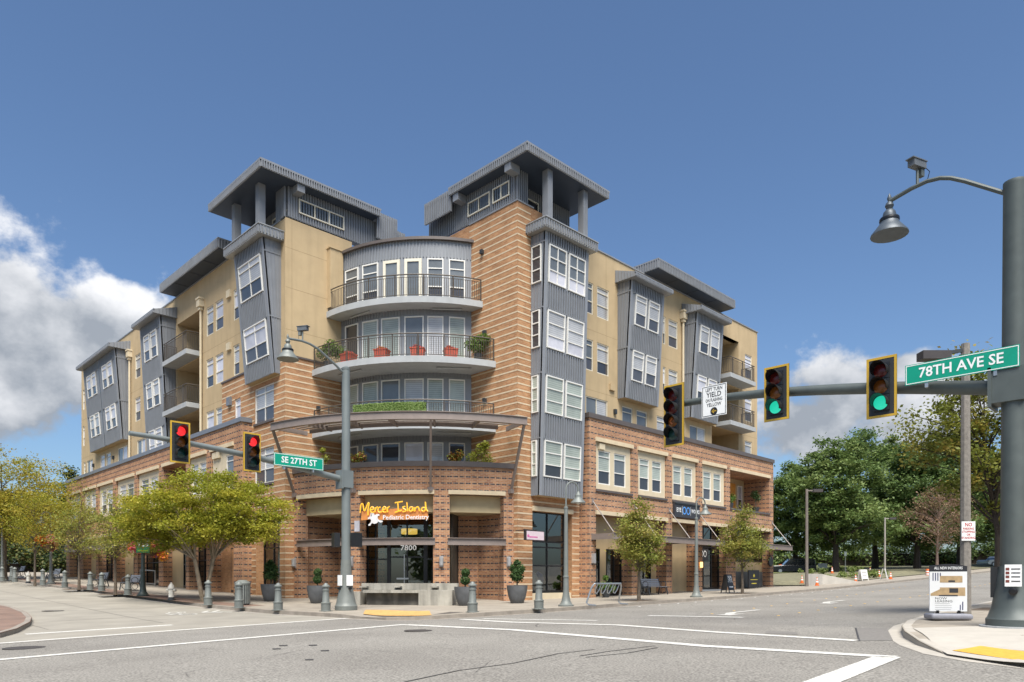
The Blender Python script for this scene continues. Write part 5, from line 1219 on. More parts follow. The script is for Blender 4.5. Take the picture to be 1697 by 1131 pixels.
# ---- concrete fountain trough before the entrance
fF = AP.frame(.52, 0.0); yaw = math.atan2(fF.N.y, fF.N.x); v, d = gbase(668, 1004); zb = v.z - .05
t = thing('fountain_trough', 'weathered concrete fountain trough with three spouts before the entrance', 'fountain', v)
fc = Fr((v.x, v.y, zb), fF.U, fF.V, fF.N); OC = mat('old_concrete', (.37, .345, .29), .95, var=.2, scale=1.5, bump=.4, bscale=14, dirt=.75)
ppx = lambda px: (px - 668) * d / F
def fb(name, u0, u1, v0, v1, n0, n1, m=OC): s = MB(); s.fbox(fc, u0, u1, v0, v1, n0, n1); return s.build(name, m, t)
fb('back_wall', ppx(585), ppx(753), 0, .98, -1.15, -.82); fb('end_block', ppx(694), ppx(751), 0, .70, -.80, -.02); fb('end_block', ppx(556), ppx(594), 0, .62, -.80, -.02)
fb('basin_edge', ppx(598), ppx(694) - .004, .58, .70, -.80, -.06); fb('basin_front', ppx(600), ppx(694) - .004, 0, .575, -.55, -.42, mat('wet_concrete', (.15, .135, .11), .8, var=.5, scale=2, dirt=.8)); fb('water', ppx(600), ppx(690), .70, .705, -.78, -.2, mat('basin_water', (.05, .06, .05), .05))
for px in (592, 651, 715): fb('spout', ppx(px) - .16, ppx(px) + .16, .80, .86, -.81, -.5)
# ---- big plant pots
def urn(t, r, h): 
    s = MB(); s.lathe([(r * .55, 0), (r * .62, .03), (r * .82, h * .35), (r * .97, h * .8), (r, h), (r * .9, h), (r * .88, h - .06), (0, h - .06)], n=24); ppart('pot', s, mat('pot_zinc', (.12, .125, .13), .55, .2, var=.25, scale=3, dirt=.5), t, smooth=True)
LEAFD = mat_leaf('leaf_dark_glossy', [(.03, .06, .02), (.055, .11, .03), (.10, .16, .05)], .25)
def leaf_mesh(name, pts, nrm, size, var, m, parent=None, asp=.62, world=True):
    """many small leaf faces: pts (n,3), nrm (n,3)"""
    n = len(pts); rng = np.random.default_rng(len(pts)); r = rng.normal(size=(n, 3)); a = np.cross(nrm, r); a /= np.linalg.norm(a, axis=1)[:, None] + 1e-9; b = np.cross(nrm, a); b /= np.linalg.norm(b, axis=1)[:, None] + 1e-9
    s = (size * rng.uniform(.65, 1.3, n))[:, None]; bend = nrm * s * .18
    V = np.stack([pts - a * s, pts - b * s * asp + bend * .5, pts + a * s, pts + b * s * asp + bend * .5], 1).reshape(-1, 3)
    me = bpy.data.meshes.new(name); me.vertices.add(4 * n); me.vertices.foreach_set('co', V.ravel()); me.loops.add(4 * n); me.loops.foreach_set('vertex_index', np.arange(4 * n)); me.polygons.add(n); me.polygons.foreach_set('loop_start', np.arange(0, 4 * n, 4)); me.polygons.foreach_set('loop_total', np.full(n, 4))
    at = me.attributes.new('leafvar', 'FLOAT', 'FACE'); at.data.foreach_set('value', np.clip(var, 0, 1).astype(np.float32)); me.materials.append(m); me.update(); me.validate()
    o = bpy.data.objects.new(name, me); COL.objects.link(o)
    if parent is not None: o.parent = parent; WM[o.name] = WM[parent.name].copy()
    else: WM[o.name] = Matrix()
    return o
RG = np.random.default_rng(5)
def blob_leaves(centres, radii, n, flat=1.0, shell=.5):
    """n leaf points over soft balls; returns points, normals, ball index"""
    k = RG.integers(0, len(centres), n); u = RG.normal(size=(n, 3)); u /= np.linalg.norm(u, axis=1)[:, None]
    rr = (shell + (1 - shell) * RG.random(n)) ** .7; c = np.asarray(centres)[k]; r = np.asarray(radii)[k]
    p = c + u * (rr * r)[:, None] * np.array([1, 1, flat]); nn = u * .55 + RG.normal(size=(n, 3)) * .5 + np.array([0, 0, .75]); nn /= np.linalg.norm(nn, axis=1)[:, None]
    return p, nn, k
for px, py, kind, lab in ((449, 996.5, 'shrub', 'large dark zinc pot with a leafy shrub beside the left striped pier'), (526, 1000, 'ball', 'dark zinc pot with clipped ball topiary beside the signal pole'), (771, 1004, 'ball', 'dark zinc pot with clipped ball topiary right of the fountain'), (857, 1000, 'shrub', 'dark zinc pot with a leafy shrub at the right striped pier')):
    v, d = gbase(px, py); t = thing('plant_pot', lab, 'plant pot', v, group='zinc plant pots'); urn(t, .46, .78)
    s = MB(); s.tube([(0, 0, .7), (.02, .02, 1.0), (0, 0, 1.35)], [.035, .03, .02], 6); ppart('stem', s, mat('bark_thin', (.12, .09, .06), .9), t)
    if kind == 'shrub':
        C = [(0, 0, 1.3), (.16, .1, 1.15), (-.16, -.08, 1.2), (.05, -.14, 1.5), (-.06, .12, 1.55), (0, 0, 1.75)]; p, nn, k = blob_leaves(C, [.30, .26, .26, .22, .22, .15], 1400, 1, .3); leaf_mesh('foliage', p, nn, .06, RG.random(len(p)), LEAFD, t)
    else:
        for c, r in (((.0, .0, 1.05), .19), ((.02, 0, 1.36), .17)): p, nn, k = blob_leaves([c], [r], 900, 1, .85); leaf_mesh('foliage_ball', p, nn, .035, RG.random(len(p)), LEAFD, t)
# ---- pedestrian lamps
def make_lamp(L=.0):
    t = thing('street_lamp', '', 'street lamp', group='gooseneck pedestrian lamps')
    m = GREENPAINT_L
    s = MB(); s.lathe([(.30, 0), (.30, .05), (.24, .08), (.17, .22), (.13, .45), (.11, .6), (.10, 1.1), (.115, 1.11), (.115, 1.15), (.09, 1.17), (.07, 3.75), (.085, 3.76), (.085, 3.82), (.05, 3.84)], n=14); ppart('post', s, m, t, smooth=True)
    s = MB(); s.tube([(0, 0, 3.8), (0, 0, 4.5)] + [(.27 - .27 * math.cos(k * .314), 0, 4.5 + .30 * math.sin(k * .314)) for k in range(1, 10)] + [(.54, 0, 4.42)], .032, 8); ppart('neck', s, m, t, smooth=True)
    s = MB(); s.lathe([(.30, 4.0), (.29, 4.03), (.14, 4.18), (.13, 4.22), (.13, 4.30), (.08, 4.36), (.05, 4.44), (0, 4.46)], (.54, 0, 0), 18); s.lathe([(.28, 4.01), (.02, 4.12)], (.54, 0, 0), 18); ppart('shade', s, m, t, smooth=True)
    s = MB(); s.lathe([(.0, 3.93), (.09, 3.98), (.10, 4.06), (.02, 4.1)], (.54, 0, 0), 12); ppart('bulb', s, mat('lamp_lens', (.55, .52, .45), .3), t, smooth=True)
    return t
lmp = make_lamp()
for i, (px, py, lab) in enumerate(((938, 1005, 'pale grey gooseneck street lamp in front of the corner shop window'), (1154, 990, 'pale grey gooseneck street lamp between the two right street trees'), (84.5, 968, 'gooseneck street lamp with flower basket beyond the maple'), (3.5, 962, 'farthest gooseneck street lamp at the left picture edge'))):
    v, d = gbase(px, py); o = lmp if i == 0 else copy_thing(lmp, v); o.location = v; o['label'] = lab; o.rotation_euler = (0, 0, math.radians(-20 if i < 2 else 160))
# dark post with a green banner
v, d = gbase(237, 988); t = thing('banner_post', 'dark green grey post carrying a small green and white banner sign', 'post', v)
s = MB(); s.lathe([(.30, 0), (.30, .05), (.25, .08), (.16, .22), (.12, .6), (.10, 1.2), (.115, 1.22), (.09, 1.26), (.075, 3.6), (0, 3.65)], n=14); ppart('post', s, mat('post_dark_green', (.035, .05, .045), .5, .1), t, smooth=True)
bf = FDIR((0, 0, 0), -112); s = MB(); s.fbox(bf, -.30, .30, 2.15, 2.80, .09, .11); ppart('banner', s, mat('banner_green', (.03, .20, .09), .5, var=.3, scale=5), t)
for u, w in ((-.18, .12), (.02, .10), (.18, .12)): s = MB(); s.prism([(u - w / 2, 2.47), (u + w / 2, 2.47), (u + w * .3, 2.72), (u - w * .2, 2.76)], bf, .111, .114); ppart('banner_print', s, WHITE, t)
s = MB(); s.fbox(bf, -.24, .24, 2.22, 2.30, .111, .114); ppart('banner_print', s, mat('banner_lime', (.25, .45, .06), .5), t)
# flower baskets
FLW = mat_leaf('petals_mixed', [(.50, .02, .10), (.55, .10, .20), (.65, .16, .02), (.70, .38, .02), (.45, .02, .22), (.15, .22, .04)], .2)
for px, py, X, lab in ((81, 903, 11.6, 'hanging basket of pink and orange flowers on the far lamp'), (250, 908, 12.9, 'hanging basket of pink and orange flowers by the green banner')):
    Y, d = onX(px, X); c = Vector((X, Y, zat(py, d))); t = thing('flower_basket', lab, 'flower basket', c, group='hanging flower baskets')
    s = MB(); s.lathe([(.05, -.45), (.25, -.35), (.34, -.1), (.34, 0), (0, 0)], n=14); ppart('basket', s, mat('coir', (.10, .06, .03), 1), t, smooth=True)
    C = [(RG.normal() * .26, RG.normal() * .26, RG.normal() * .2 + .08) for _ in range(14)]; p, nn, k = blob_leaves(C, [.30] * 14, 3000, 1, .2); leaf_mesh('flowers', p, nn, .055, (RG.random(14)[k] * .7 + RG.random(len(p)) * .35), FLW, t)
    s = MB(); s.tube([(0, 0, .0), (0, 0, .75)], .012, 4); ppart('hanger', s, DKPAINT, t)
# ---- sandwich board and banner by the far shop
def aframe(v, yaw, w, h, lab, m, legs=True, white=False):
    t = thing('sandwich_board', lab, 'sandwich board', v, math.radians(yaw), group=None)
    for sgn in (1, -1):
        f_ = Fr((0, -sgn * .26, 0), (sgn, 0, 0), Vector((0, sgn * .20, h)).normalized(), Vector((0, -sgn * h, .20)).normalized()); s = MB(); s.fbox(f_, -w / 2, w / 2, .14 * h, h, -.015, .015); s.fbox(f_, -w / 2, -w / 2 + .06, 0, .14 * h, -.015, .015); s.fbox(f_, w / 2 - .06, w / 2, 0, .14 * h, -.015, .015); ppart('panel', s, m, t)
        if sgn == 1: ff_ = f_
    return t, ff_
v, d = gbase(1206, 982.5); tb, ff_ = aframe(v, 0, .62, 1.05, 'black sandwich board with white spectacle logo on the shop pavement', mat('board_black', (.018, .018, .02), .5))
def specs(fr, u, v_, s_, n, m, parent, world):
    mb = MB()
    for sgn in (-1, 1):
        for k in range(16):
            a0, a1 = k * math.pi / 8, (k + 1) * math.pi / 8
            P = [(u + sgn * .21 * s_ + r * s_ * math.cos(a) , v_ + r * s_ * 1.15 * math.sin(a)) for a, r in ((a0, .14), (a0, .20), (a1, .20), (a1, .14))]
            mb.quad([fr.p(*q, n) for q in P])
    mb.fbox(fr, u - .05 * s_, u + .05 * s_, v_ - .02 * s_, v_ + .02 * s_, n - .001, n + .001)
    return mb.build('spectacle_logo', m, parent, world=world)
specs(ff_, 0, .80, .5, .018, WHITE, tb, False); text_mesh('EYE WORKS', ff_, 0, .62, .07, .018, WHITE, tb, world=False)
text_mesh('OPTICAL', ff_, 0, .25, .07, .018, WHITE, tb, world=False) if False else None
for q in ((.93, .95), (.30, .36)): s = MB(); s.fbox(ff_, -.22, .22, *q, .016, .019); s.build('print_bar', WHITE, tb, world=False)
bx = ux(1250, YP - .35); t = thing('poster_board', 'black poster board with yellow emblem leaning by the far shop wall', 'board', (bx, YP - .3, swz(bx, YP - .3)))
s = MB(); s.box(-.75, .75, -.03, .03, .05, 1.22); ppart('panel', s, MATS['board_black'], t); YEL = mat('print_yellow', (.62, .50, .05), .5)
fp = Fr((0, -.03, 0), (1, 0, 0), (0, 0, 1), (0, -1, 0)); s = MB(); s.prism([(0, .72), (.14, .84), (0, .98), (-.14, .84)], fp, .002, .006); ppart('emblem', s, YEL, t)
for q in ((-.35, .35, .30, .36), (-.5, .5, .56, .60)): s = MB(); s.fbox(fp, *q, .002, .006); ppart('print_bar', s, YEL, t)
for x in (-.6, .6): s = MB(); s.bar((x, 0, 0), (x, 0, .06), .05); ppart('foot', s, DKPAINT, t)
# ================================================================== signals, signs
def lens_mat(n, c, e=0, dim=.25): return mat_emit(n, c, e, tuple(q * dim for q in c))
L_RED_ON, L_GRN_ON = lens_mat('lens_red_lit', (.9, .03, .035), .6, .6), lens_mat('lens_green_lit', (.02, .58, .38), .5, .5)
L_RED, L_AMB, L_GRN = mat('lens_red_off', (.10, .006, .005), .25), mat('lens_amber_off', (.22, .07, .01), .25), mat('lens_green_off', (.01, .045, .04), .25); L_ARW = mat('lens_arrow_off', (.55, .16, .04), .3)
SIG = mat('signal_black', (.012, .013, .014), .45, var=.1); SIGB = mat('backplate_black', (.02, .022, .024), .6, var=.1); BORD = mat('reflective_yellow', (.50, .31, .03), .4, var=.05)
def traffic_light(p, yaw, lenses, label, w=.61, sec=.345, arrow=None):
    """p: centre of the backplate"""
    n = len(lenses); H = n * sec + .27; t = thing('traffic_light', label, 'traffic light', p, group='traffic lights on the mast arms')
    f_ = FDIR((0, 0, 0), yaw)
    s = MB(); s.fbox(f_, -w / 2, w / 2, -H / 2, H / 2, -.01, .01); ppart('backplate', s, SIGB, t)
    b = .05; s = MB()
    for a in ((-w / 2, -w / 2 + b, -H / 2, H / 2), (w / 2 - b, w / 2, -H / 2, H / 2), (-w / 2 + b, w / 2 - b, -H / 2, -H / 2 + b), (-w / 2 + b, w / 2 - b, H / 2 - b, H / 2)): s.fbox(f_, *a, -.014, .016)
    ppart('border', s, BORD, t)
    for k, lm in enumerate(lenses):
        c = H / 2 - .135 - sec * (k + .5)
        s = MB(); s.fbox(f_, -.17, .17, c - sec / 2 + .006, c + sec / 2 - .006, -.16, .055); ppart('housing', s, SIG, t)
        s = MB(); s.lathe([(.0, .085), (.09, .08), (.145, .06), (.15, .056)][::-1], f_.p(0, c, 0), 18, fr=f_); ppart('lens', s, lm, t, smooth=True)
        s = MB(); m = 16; R = .165; a0 = -.45; a1 = math.pi + .45; ring = [a0 + (a1 - a0) * i / m for i in range(m + 1)]
        for i in range(m):
            for r in (R, R - .008):
                dep = lambda a: .09 + .20 * max(0, math.sin(a) * .5 + .5)
                q = [f_.p(r * math.cos(ring[i]), c + r * math.sin(ring[i]), .05), f_.p(r * math.cos(ring[i + 1]), c + r * math.sin(ring[i + 1]), .05), f_.p(r * math.cos(ring[i + 1]), c + r * math.sin(ring[i + 1]), .05 + dep(ring[i + 1])), f_.p(r * math.cos(ring[i]), c + r * math.sin(ring[i]), .05 + dep(ring[i]))]
                s.quad(q if r == R else q[::-1])
        ppart('visor', s, SIG, t, smooth=True)
        if arrow == k:
            s = MB()
            for q in ([(-.09, 0), (-.02, .09), (.02, .075), (-.03, .012)], [(-.09, 0), (-.03, -.012), (.02, -.075), (-.02, -.09)]): s.prism([(a, c + b_) for a, b_ in q], f_, .088, .092)
            ppart('arrow', s, L_ARW, t)
    s = MB(); s.fbox(f_, -.06, .06, -.12, .12, -.34, -.15); ppart('bracket', s, DKPAINT, t)
    return t
def arm_lamp(t, P, m, yaw):       # bell-shaped luminaire hanging at P
    s = MB(); s.lathe([(.0, .62), (.02, .58), (.05, .50), (.03, .44), (.07, .40), (.09, .34), (.06, .28), (.04, .24)][::-1], P, 12); s.build('finial', m, t, smooth=True)
    s = MB(); s.lathe([(.38, -.30), (.375, -.27), (.27, -.14), (.20, -.05), (.185, .02), (.185, .08), (.14, .09), (.135, .14), (.12, .2), (.08, .25), (.04, .27)], P, 20); s.build('shade', m, t, smooth=True)
    s = MB(); s.lathe([(.20, .0), (.20, .015), (.205, .03), (.2, .045), (.2, .06)], P, 20); s.build('louvre_ring', BLACK, t, smooth=True)
    s = MB(); s.lathe([(.0, -.24), (.36, -.285)][::-1], P, 20); s.build('lens_plate', mat('led_plate', (.03, .03, .028), .35), t)
    for k in range(10):
        a = k * .628; q = Vector(P) + Vector((.2 * math.cos(a), .2 * math.sin(a), -.275)); s = MB(); s.lathe([(0, -.012), (.022, 0), (.022, .01)], q, 6); s.build('led', mat('led_glass', (.6, .6, .55), .2), t)
def video_cam(t, P, yaw, m):
    f_ = FDIR(P, yaw); s = MB(); s.tube([f_.p(0, 0, 0), f_.p(0, .32, 0)], .03, 6); s.fbox(f_, -.05, .05, .2, .36, -.16, -.06); s.build('camera_bracket', m, t)
    s = MB(); s.fbox(f_, -.08, .08, .36, .50, -.18, .20); s.fbox(f_, -.095, .095, .50, .52, -.2, .25); s.build('video_camera', mat('camera_grey', (.10, .11, .12), .5), t)
    s = MB(); s.tube([f_.p(.05, .4, -.15), f_.p(.1, .3, -.25), f_.p(.08, .1, -.2), f_.p(.02, .0, -.05)], .008, 4); s.build('camera_cable', BLACK, t)
# ---- left-hand signal pole (beside the fountain)
PY_ = 23.8; PXx, dd = onY(573.5, PY_); zb = swz(PXx, PY_)
t = thing('signal_pole', 'tall green grey signal pole with mast arm beside the fountain', 'signal pole', (PXx, PY_, zb)); POLE_L = t
s = MB(); s.lathe([(.42, zb), (.42, zb + .16), (.40, zb + .18), (.36, zb + .3), (.27, zb + .75), (.22, zb + 1.2), (.20, zb + 1.7), (.19, zb + 1.9)], (PXx, PY_, 0), 20); s.build('base', GREENPAINT_L, t, smooth=True)
s = MB(); s.lathe([(.178, zb + 1.88), (.165, 5.0), (.150, 9.32), (.16, 9.33), (.165, 9.40), (.06, 9.47), (0, 9.50)], (PXx, PY_, 0), 20); s.build('pole', mat('pole_paint_grey_green', (.158, .178, .174), .5, .1, var=.08, scale=2, dirt=.15), t, smooth=True)
TipX = onY(214, PY_)[0]; arc_z = lambda x: 5.16 + .69 * (1 - ((x - TipX) / (PXx - TipX)) ** 1.6)
path = [(PXx - .14 - i / 16 * (PXx - .14 - TipX), PY_, arc_z(PXx - i / 16 * (PXx - TipX))) for i in range(17)]
s = MB(); s.tube(path, [.125 - .05 * i / 16 for i in range(17)], 12); s.build('mast_arm', MATS['pole_paint_grey_green'], t, smooth=True)
s = MB(); s.box(PXx - .24, PXx + .2, PY_ - .2, PY_ + .2, 4.85, 5.5); s.box(PXx - .32, PXx - .24, PY_ - .22, PY_ + .22, 4.8, 5.5); s.build('arm_clamp', MATS['pole_paint_grey_green'], t)
lx, ld = onY(477, PY_); LZ = 9.80; ap = [(PXx - .12, PY_, 9.2), (PXx - .5, PY_, 9.46), (PXx - .9, PY_, 9.70), (PXx - 1.2, PY_, 9.87), (PXx - 1.5, PY_, 9.97), (PXx - 1.85, PY_, 10.01), (lx, PY_, 9.97)]
s = MB(); s.tube(ap, .045, 8); s.build('lamp_arm', MATS['pole_paint_grey_green'], t, smooth=True); arm_lamp(t, (lx, PY_, LZ - .28), GREENPAINT_L, 0); video_cam(t, (PXx - 1.8, PY_, 10.02), -60, GREENPAINT_L)
for sgn in (-1, 1):
    c = Vector((PXx, PY_, 0)) + Vector((ST, -CT, 0)) * sgn * .40; f_ = FDIR((c.x, c.y, 0), -135 + sgn * 60); s = MB(); s.fbox(f_, -.2, .2, 2.62, 3.15, -.12, .10); s.build('walk_signal', SIG, t)
    f2 = FDIR((PXx, PY_, 0), -135 + sgn * 42); s = MB(); s.fbox(f2, -.13, .13, 1.15, 1.55, .26, .29); s.build('button_plate', WHITE, t); s = MB(); s.lathe([(.05, .26), (.05, .36), (.0, .37)], f2.p(0, 1.05, 0), 10, fr=f2); s.build('push_button', BLACK, t)
def mast_z(px): x, d_ = onY(px, PY_ - .15); return x, d_
for px, lab in ((298.5, 'traffic light showing red, nearer the tip of the left mast arm'), (417.5, 'traffic light showing red, beside the SE 27TH ST sign')):
    x, d_ = onY(px, PY_ - .35); zc = zat({298.5: 733.5, 417.5: 750}[px], d_); traffic_light((x, PY_ - .35, zc), -90, [L_RED_ON, L_AMB, L_GRN], lab)
SGN = mat('sign_green', (.0, .27, .17), .4, var=.05)
def street_sign(fr, u0, u1, v0, v1, txt, lab, hgt):
    c = fr.p((u0 + u1) / 2, (v0 + v1) / 2, 0); t = thing('street_sign', lab, 'street sign', c)
    s = MB(); s.fbox(fr, u0, u1, v0, v1, -.012, .0); s.build('panel', SGN, t); b = .03; s = MB()
    for a in ((u0 + .015, u0 + b, v0 + .015, v1 - .015), (u1 - b, u1 - .015, v0 + .015, v1 - .015), (u0 + b, u1 - b, v0 + .015, v0 + b), (u0 + b, u1 - b, v1 - b, v1 - .015)): s.fbox(fr, *a, .0, .003)
    s.build('border', WHITE, t); text_mesh(txt, fr, (u0 + u1) / 2, (v0 + v1) / 2, hgt, .005, WHITE, t, squeeze=.92, bold=.018)
    s = MB()
    for u in (u0 + .4, u1 - .4): s.fbox(fr, u - .03, u + .03, v0 - .1, v1, -.10, -.012)
    s.build('bracket', GALV, t)
fs = FY(PY_ - .28); street_sign(fs, onY(454, PY_ - .28)[0], onY(536, PY_ - .28)[0], 5.36, 5.80, 'SE 27TH ST', 'green street sign reading SE 27TH ST on the left mast arm', .21)
# ---- right-hand signal pole
RX, RY = 16.9, 3.05; zb = swz(RX, RY); t = thing('signal_pole', 'tall olive grey signal pole at the right edge of the pavement', 'signal pole', (RX, RY, zb))
s = MB(); s.lathe([(.50, zb), (.50, zb + .16), (.47, zb + .19), (.40, zb + .4), (.33, zb + .8), (.28, zb + 1.2)], (RX, RY, 0), 12); s.build('base', POLE_R, t, smooth=True)
s = MB(); s.lathe([(.60, zb - .02), (.60, zb + .03)], (RX, RY, 0), 20); s.build('footing', CONC, t)
s = MB(); s.lathe([(.255, zb + 1.18), (.235, 4.0), (.20, 9.1), (.205, 9.12), (.20, 9.17), (0, 9.22)], (RX, RY, 0), 16); s.build('pole', POLE_R, t, smooth=True)
TipY = onX(1133, RX)[0]; az = lambda y: 5.17 + .95 * (1 - (1 - (y - RY) / (TipY - RY)) ** 1.6)
path = [(RX, RY + .2 + i / 16 * (TipY - RY - .2), az(RY + i / 16 * (TipY - RY))) for i in range(17)]
s = MB(); s.tube(path, [.15 - .06 * i / 16 for i in range(17)], 12); s.build('mast_arm', POLE_R, t, smooth=True)
s = MB(); s.box(RX - .27, RX + .27, RY - .2, RY + .34, 4.85, 5.5); s.box(RX - .3, RX + .3, RY + .34, RY + .40, 4.78, 5.55); s.build('arm_clamp', POLE_R, t)
ly, ld = onX(1474, RX); LZ = 9.53; ap = [(RX, RY + .15, 9.0), (RX, RY + .5, 9.26), (RX, RY + .85, 9.52), (RX, RY + 1.1, 9.68), (RX, RY + 1.3, 9.76), (RX, RY + 1.55, 9.79), (RX, RY + 1.85, 9.75), (RX, ly, 9.64)]
s = MB(); s.tube(ap, .045, 8); s.build('lamp_arm', POLE_R, t, smooth=True); arm_lamp(t, (RX, ly, LZ - .33), mat('shade_slate', (.07, .085, .10), .45, .2), 0); video_cam(t, (RX, RY + 1.73, 9.78), 160, POLE_R)
fb_ = FDIR((RX, RY, 0), -174); zb -= .42; s = MB(); s.fbox(fb_, -.135, .135, zb + 1.22, zb + 1.64, .38, .395); s.build('button_plate', WHITE, t)
for k, u in enumerate((.0, .075, .15, .235)): s = MB(); s.fbox(fb_, -.12, -.06, zb + 1.53 - u, zb + 1.58 - u, .395, .399); s.build('button_symbol', mat('symbol_maroon', (.16, .04, .03), .5), t)
for u in (0, .075, .15, .235): s = MB(); s.fbox(fb_, -.03, .11, zb + 1.545 - u, zb + 1.565 - u, .395, .399); s.build('button_print', BLACKPAINT, t)
s = MB(); s.lathe([(.075, .36), (.075, .42), (.04, .43), (.0, .43)], fb_.p(0, zb + 1.13, 0), 12, fr=fb_); s.build('push_button', BLACK, t)
f9 = FDIR((RX, RY, 0), 100); s = MB(); s.fbox(f9, -.1, .1, zb + 1.0, zb + 1.6, .28, .40); s.build('button_box', SIG, t)
AXX = RX - .3
for px, py, lens, arw, lab in ((1461, 642, [L_RED, L_AMB, L_GRN_ON], None, 'traffic light showing green, beside the 78TH AVE SE sign'), (1287, 652, [L_RED, L_AMB, L_GRN_ON], None, 'traffic light showing green, middle of the right mast arm'), (1117, 688.5, [L_RED, L_RED, L_AMB, L_GRN], 2, 'four lamp traffic light with unlit arrows at the right arm tip')):
    y, d_ = onX(px, AXX); traffic_light((AXX, y, zat(py, d_)), 180, lens, lab, arrow=arw)
fs = FX(RX - .3); street_sign(fs, -onX(1500, RX - .3)[0], -onX(1690, RX - .3)[0], 5.48, 5.90, '78TH AVE SE', 'green street sign reading 78TH AVE SE on the right mast arm', .20)
# left-turn sign
fs = FX(RX - .16); u0, u1 = -onX(1163, RX - .16)[0], -onX(1204, RX - .16)[0]; dm = onX(1183, RX - .16)[1]; z1, z0 = zat(638, dm), zat(690, dm); uc = (u0 + u1) / 2; h = z1 - z0
t = thing('traffic_sign', 'white sign reading LEFT TURN YIELD ON FLASHING YELLOW with arrow', 'traffic sign', fs.p(uc, (z0 + z1) / 2)); s = MB(); s.fbox(fs, u0, u1, z0, z1, -.01, 0); s.build('panel', WHITE, t)
s = MB(); b = .014
for a in ((u0 + .02, u0 + .02 + b, z0 + .02, z1 - .02), (u1 - .02 - b, u1 - .02, z0 + .02, z1 - .02), (u0 + .02 + b, u1 - .02 - b, z0 + .02, z0 + .02 + b), (u0 + .02 + b, u1 - .02 - b, z1 - .02 - b, z1 - .02)): s.fbox(fs, *a, 0, .003)
s.build('border', BLACKPAINT, t)
for txt, v_, hh, sq in (('LEFT TURN', .86, .085, .78), ('YIELD', .69, .125, .9), ('ON FLASHING', .52, .08, .64), ('YELLOW', .37, .085, .85)): text_mesh(txt, fs, uc, z0 + h * v_, hh, .004, BLACKPAINT, t, squeeze=sq, bold=.012)
s = MB(); s.lathe([(.0, .002), (.1, .002), (.1, .005), (0, .006)][1:], fs.p(uc, z0 + h * .16, 0), 20, fr=fs); s.build('arrow_disc', BLACKPAINT, t); s = MB(); c = z0 + h * .16
for q in ([(-.07, 0), (0, .06), (.012, .045), (-.045, 0)], [(-.07, 0), (-.045, 0), (.012, -.045), (0, -.06)], [(-.05, -.012), (.07, -.012), (.07, .012), (-.05, .012)]): s.prism([(uc + a, c + b_) for a, b_ in q], fs, .006, .009)
s.build('arrow', BORD, t); s = MB(); s.fbox(fs, uc - .04, uc + .04, z0 + .2, z1 - .2, -.2, -.01); s.build('bracket', DKPAINT, t)
# ---- concrete lamp column with parking sign
v, d = gbase(1600, 1022); t = thing('lamp_column', 'grey concrete lamp column behind the leasing sign', 'lamp column', v); H = zat(570, d) - v.z
s = MB(); s.lathe([(.125, 0), (.11, 3), (.095, H)], n=8); ppart('column', s, mat('column_concrete', (.21, .19, .165), .9, var=.2, scale=12, bump=.3), t)
fd = FDIR((0, 0, 0), 135); s = MB(); s.bar((0, 0, H - .15), tuple(fd.N * .45 + Vector((0, 0, H - .22))), .06, .08); ppart('bracket', s, DKPAINT, t); s = MB(); f8 = Fr((0, 0, 0), fd.U, fd.V, fd.N); s.fbox(f8, -.15, .15, H - .40, H - .2, .42, 1.1); ppart('luminaire', s, mat('luminaire_bronze', (.05, .042, .04), .5), t)
fn = FDIR((0, 0, 0), -140); t2 = thing('parking_sign', 'white sign with red NO PARKING STOPPING OR STANDING lettering on the column', 'sign', v + Vector((0, 0, zat(881, d) - v.z))); s = MB(); s.fbox(fn, -.155, .155, -.23, .23, .125, .135); ppart('panel', s, WHITE, t2); RDP = mat('print_red', (.45, .03, .03), .5)
for txt, y, hh in (('NO', .15, .085), ('PARKING', .055, .05), ('STOPPING', -.02, .05), ('OR', -.09, .05), ('STANDING', -.165, .05)): text_mesh(txt, fn, 0, y, hh, .138, RDP, t2, world=False, squeeze=.85, bold=.02)
# ---- leasing sign in a spring frame
v, d = gbase(1571, 1028); t = thing('leasing_sign', 'white pavement sign reading ALL NEW INTERIORS and NOW LEASING', 'pavement sign', v); fl = FDIR((0, 0, 0), -147); W = 62 * d / F; k = 93 * d / F / 1.27; hw = W / 2 - .04
s = MB(); s.fbox(fl, -W / 2, W / 2, .02, .15, -.28, .28); o = ppart('base', s, mat('base_plastic_grey', (.28, .28, .31), .5), t)
bv = o.modifiers.new('b', 'BEVEL'); bv.width = .05; bv.segments = 3
s = MB()
for u in (-.22, .22): s.fbox(fl, u - .03, u + .03, .14, .22, -.03, .03)
ppart('spring', s, BLACK, t)
s = MB(); s.fbox(fl, -hw, hw, .2 * k, 1.10 * k, -.02, .02); ppart('panel', s, WHITE, t)
s = MB(); s.prism([(-hw, 1.10 * k)] + [(hw, 1.10 * k)] + [(hw - 2 * hw * i / 10, 1.22 * k + .05 * math.sin(math.pi * i / 10)) for i in range(11)], fl, -.022, .022); ppart('header', s, mat('header_charcoal', (.025, .025, .03), .5), t)
text_mesh('ALL NEW INTERIORS', fl, 0, 1.175 * k, .058, .024, WHITE, t, world=False, squeeze=.74, bold=.02)
NAVY = mat('print_navy', (.03, .035, .12), .5); WOODP = mat('print_wood', (.46, .32, .17), .5, var=.2, scale=9); GRYP = mat('print_grey', (.25, .24, .23), .5)
s = MB()
for i, l in enumerate((.18, .18, .18, .08)): s.fbox(fl, -hw + .06 + i * .05, -hw + .08 + i * .05, 1.07 * k - l, 1.07 * k, .021, .023)
for i, l in enumerate((.12, .19)): s.fbox(fl, hw - .15 + i * .05, hw - .13 + i * .05, .23 * k, .23 * k + l, .021, .023)
ppart('printed_bars', s, NAVY, t)
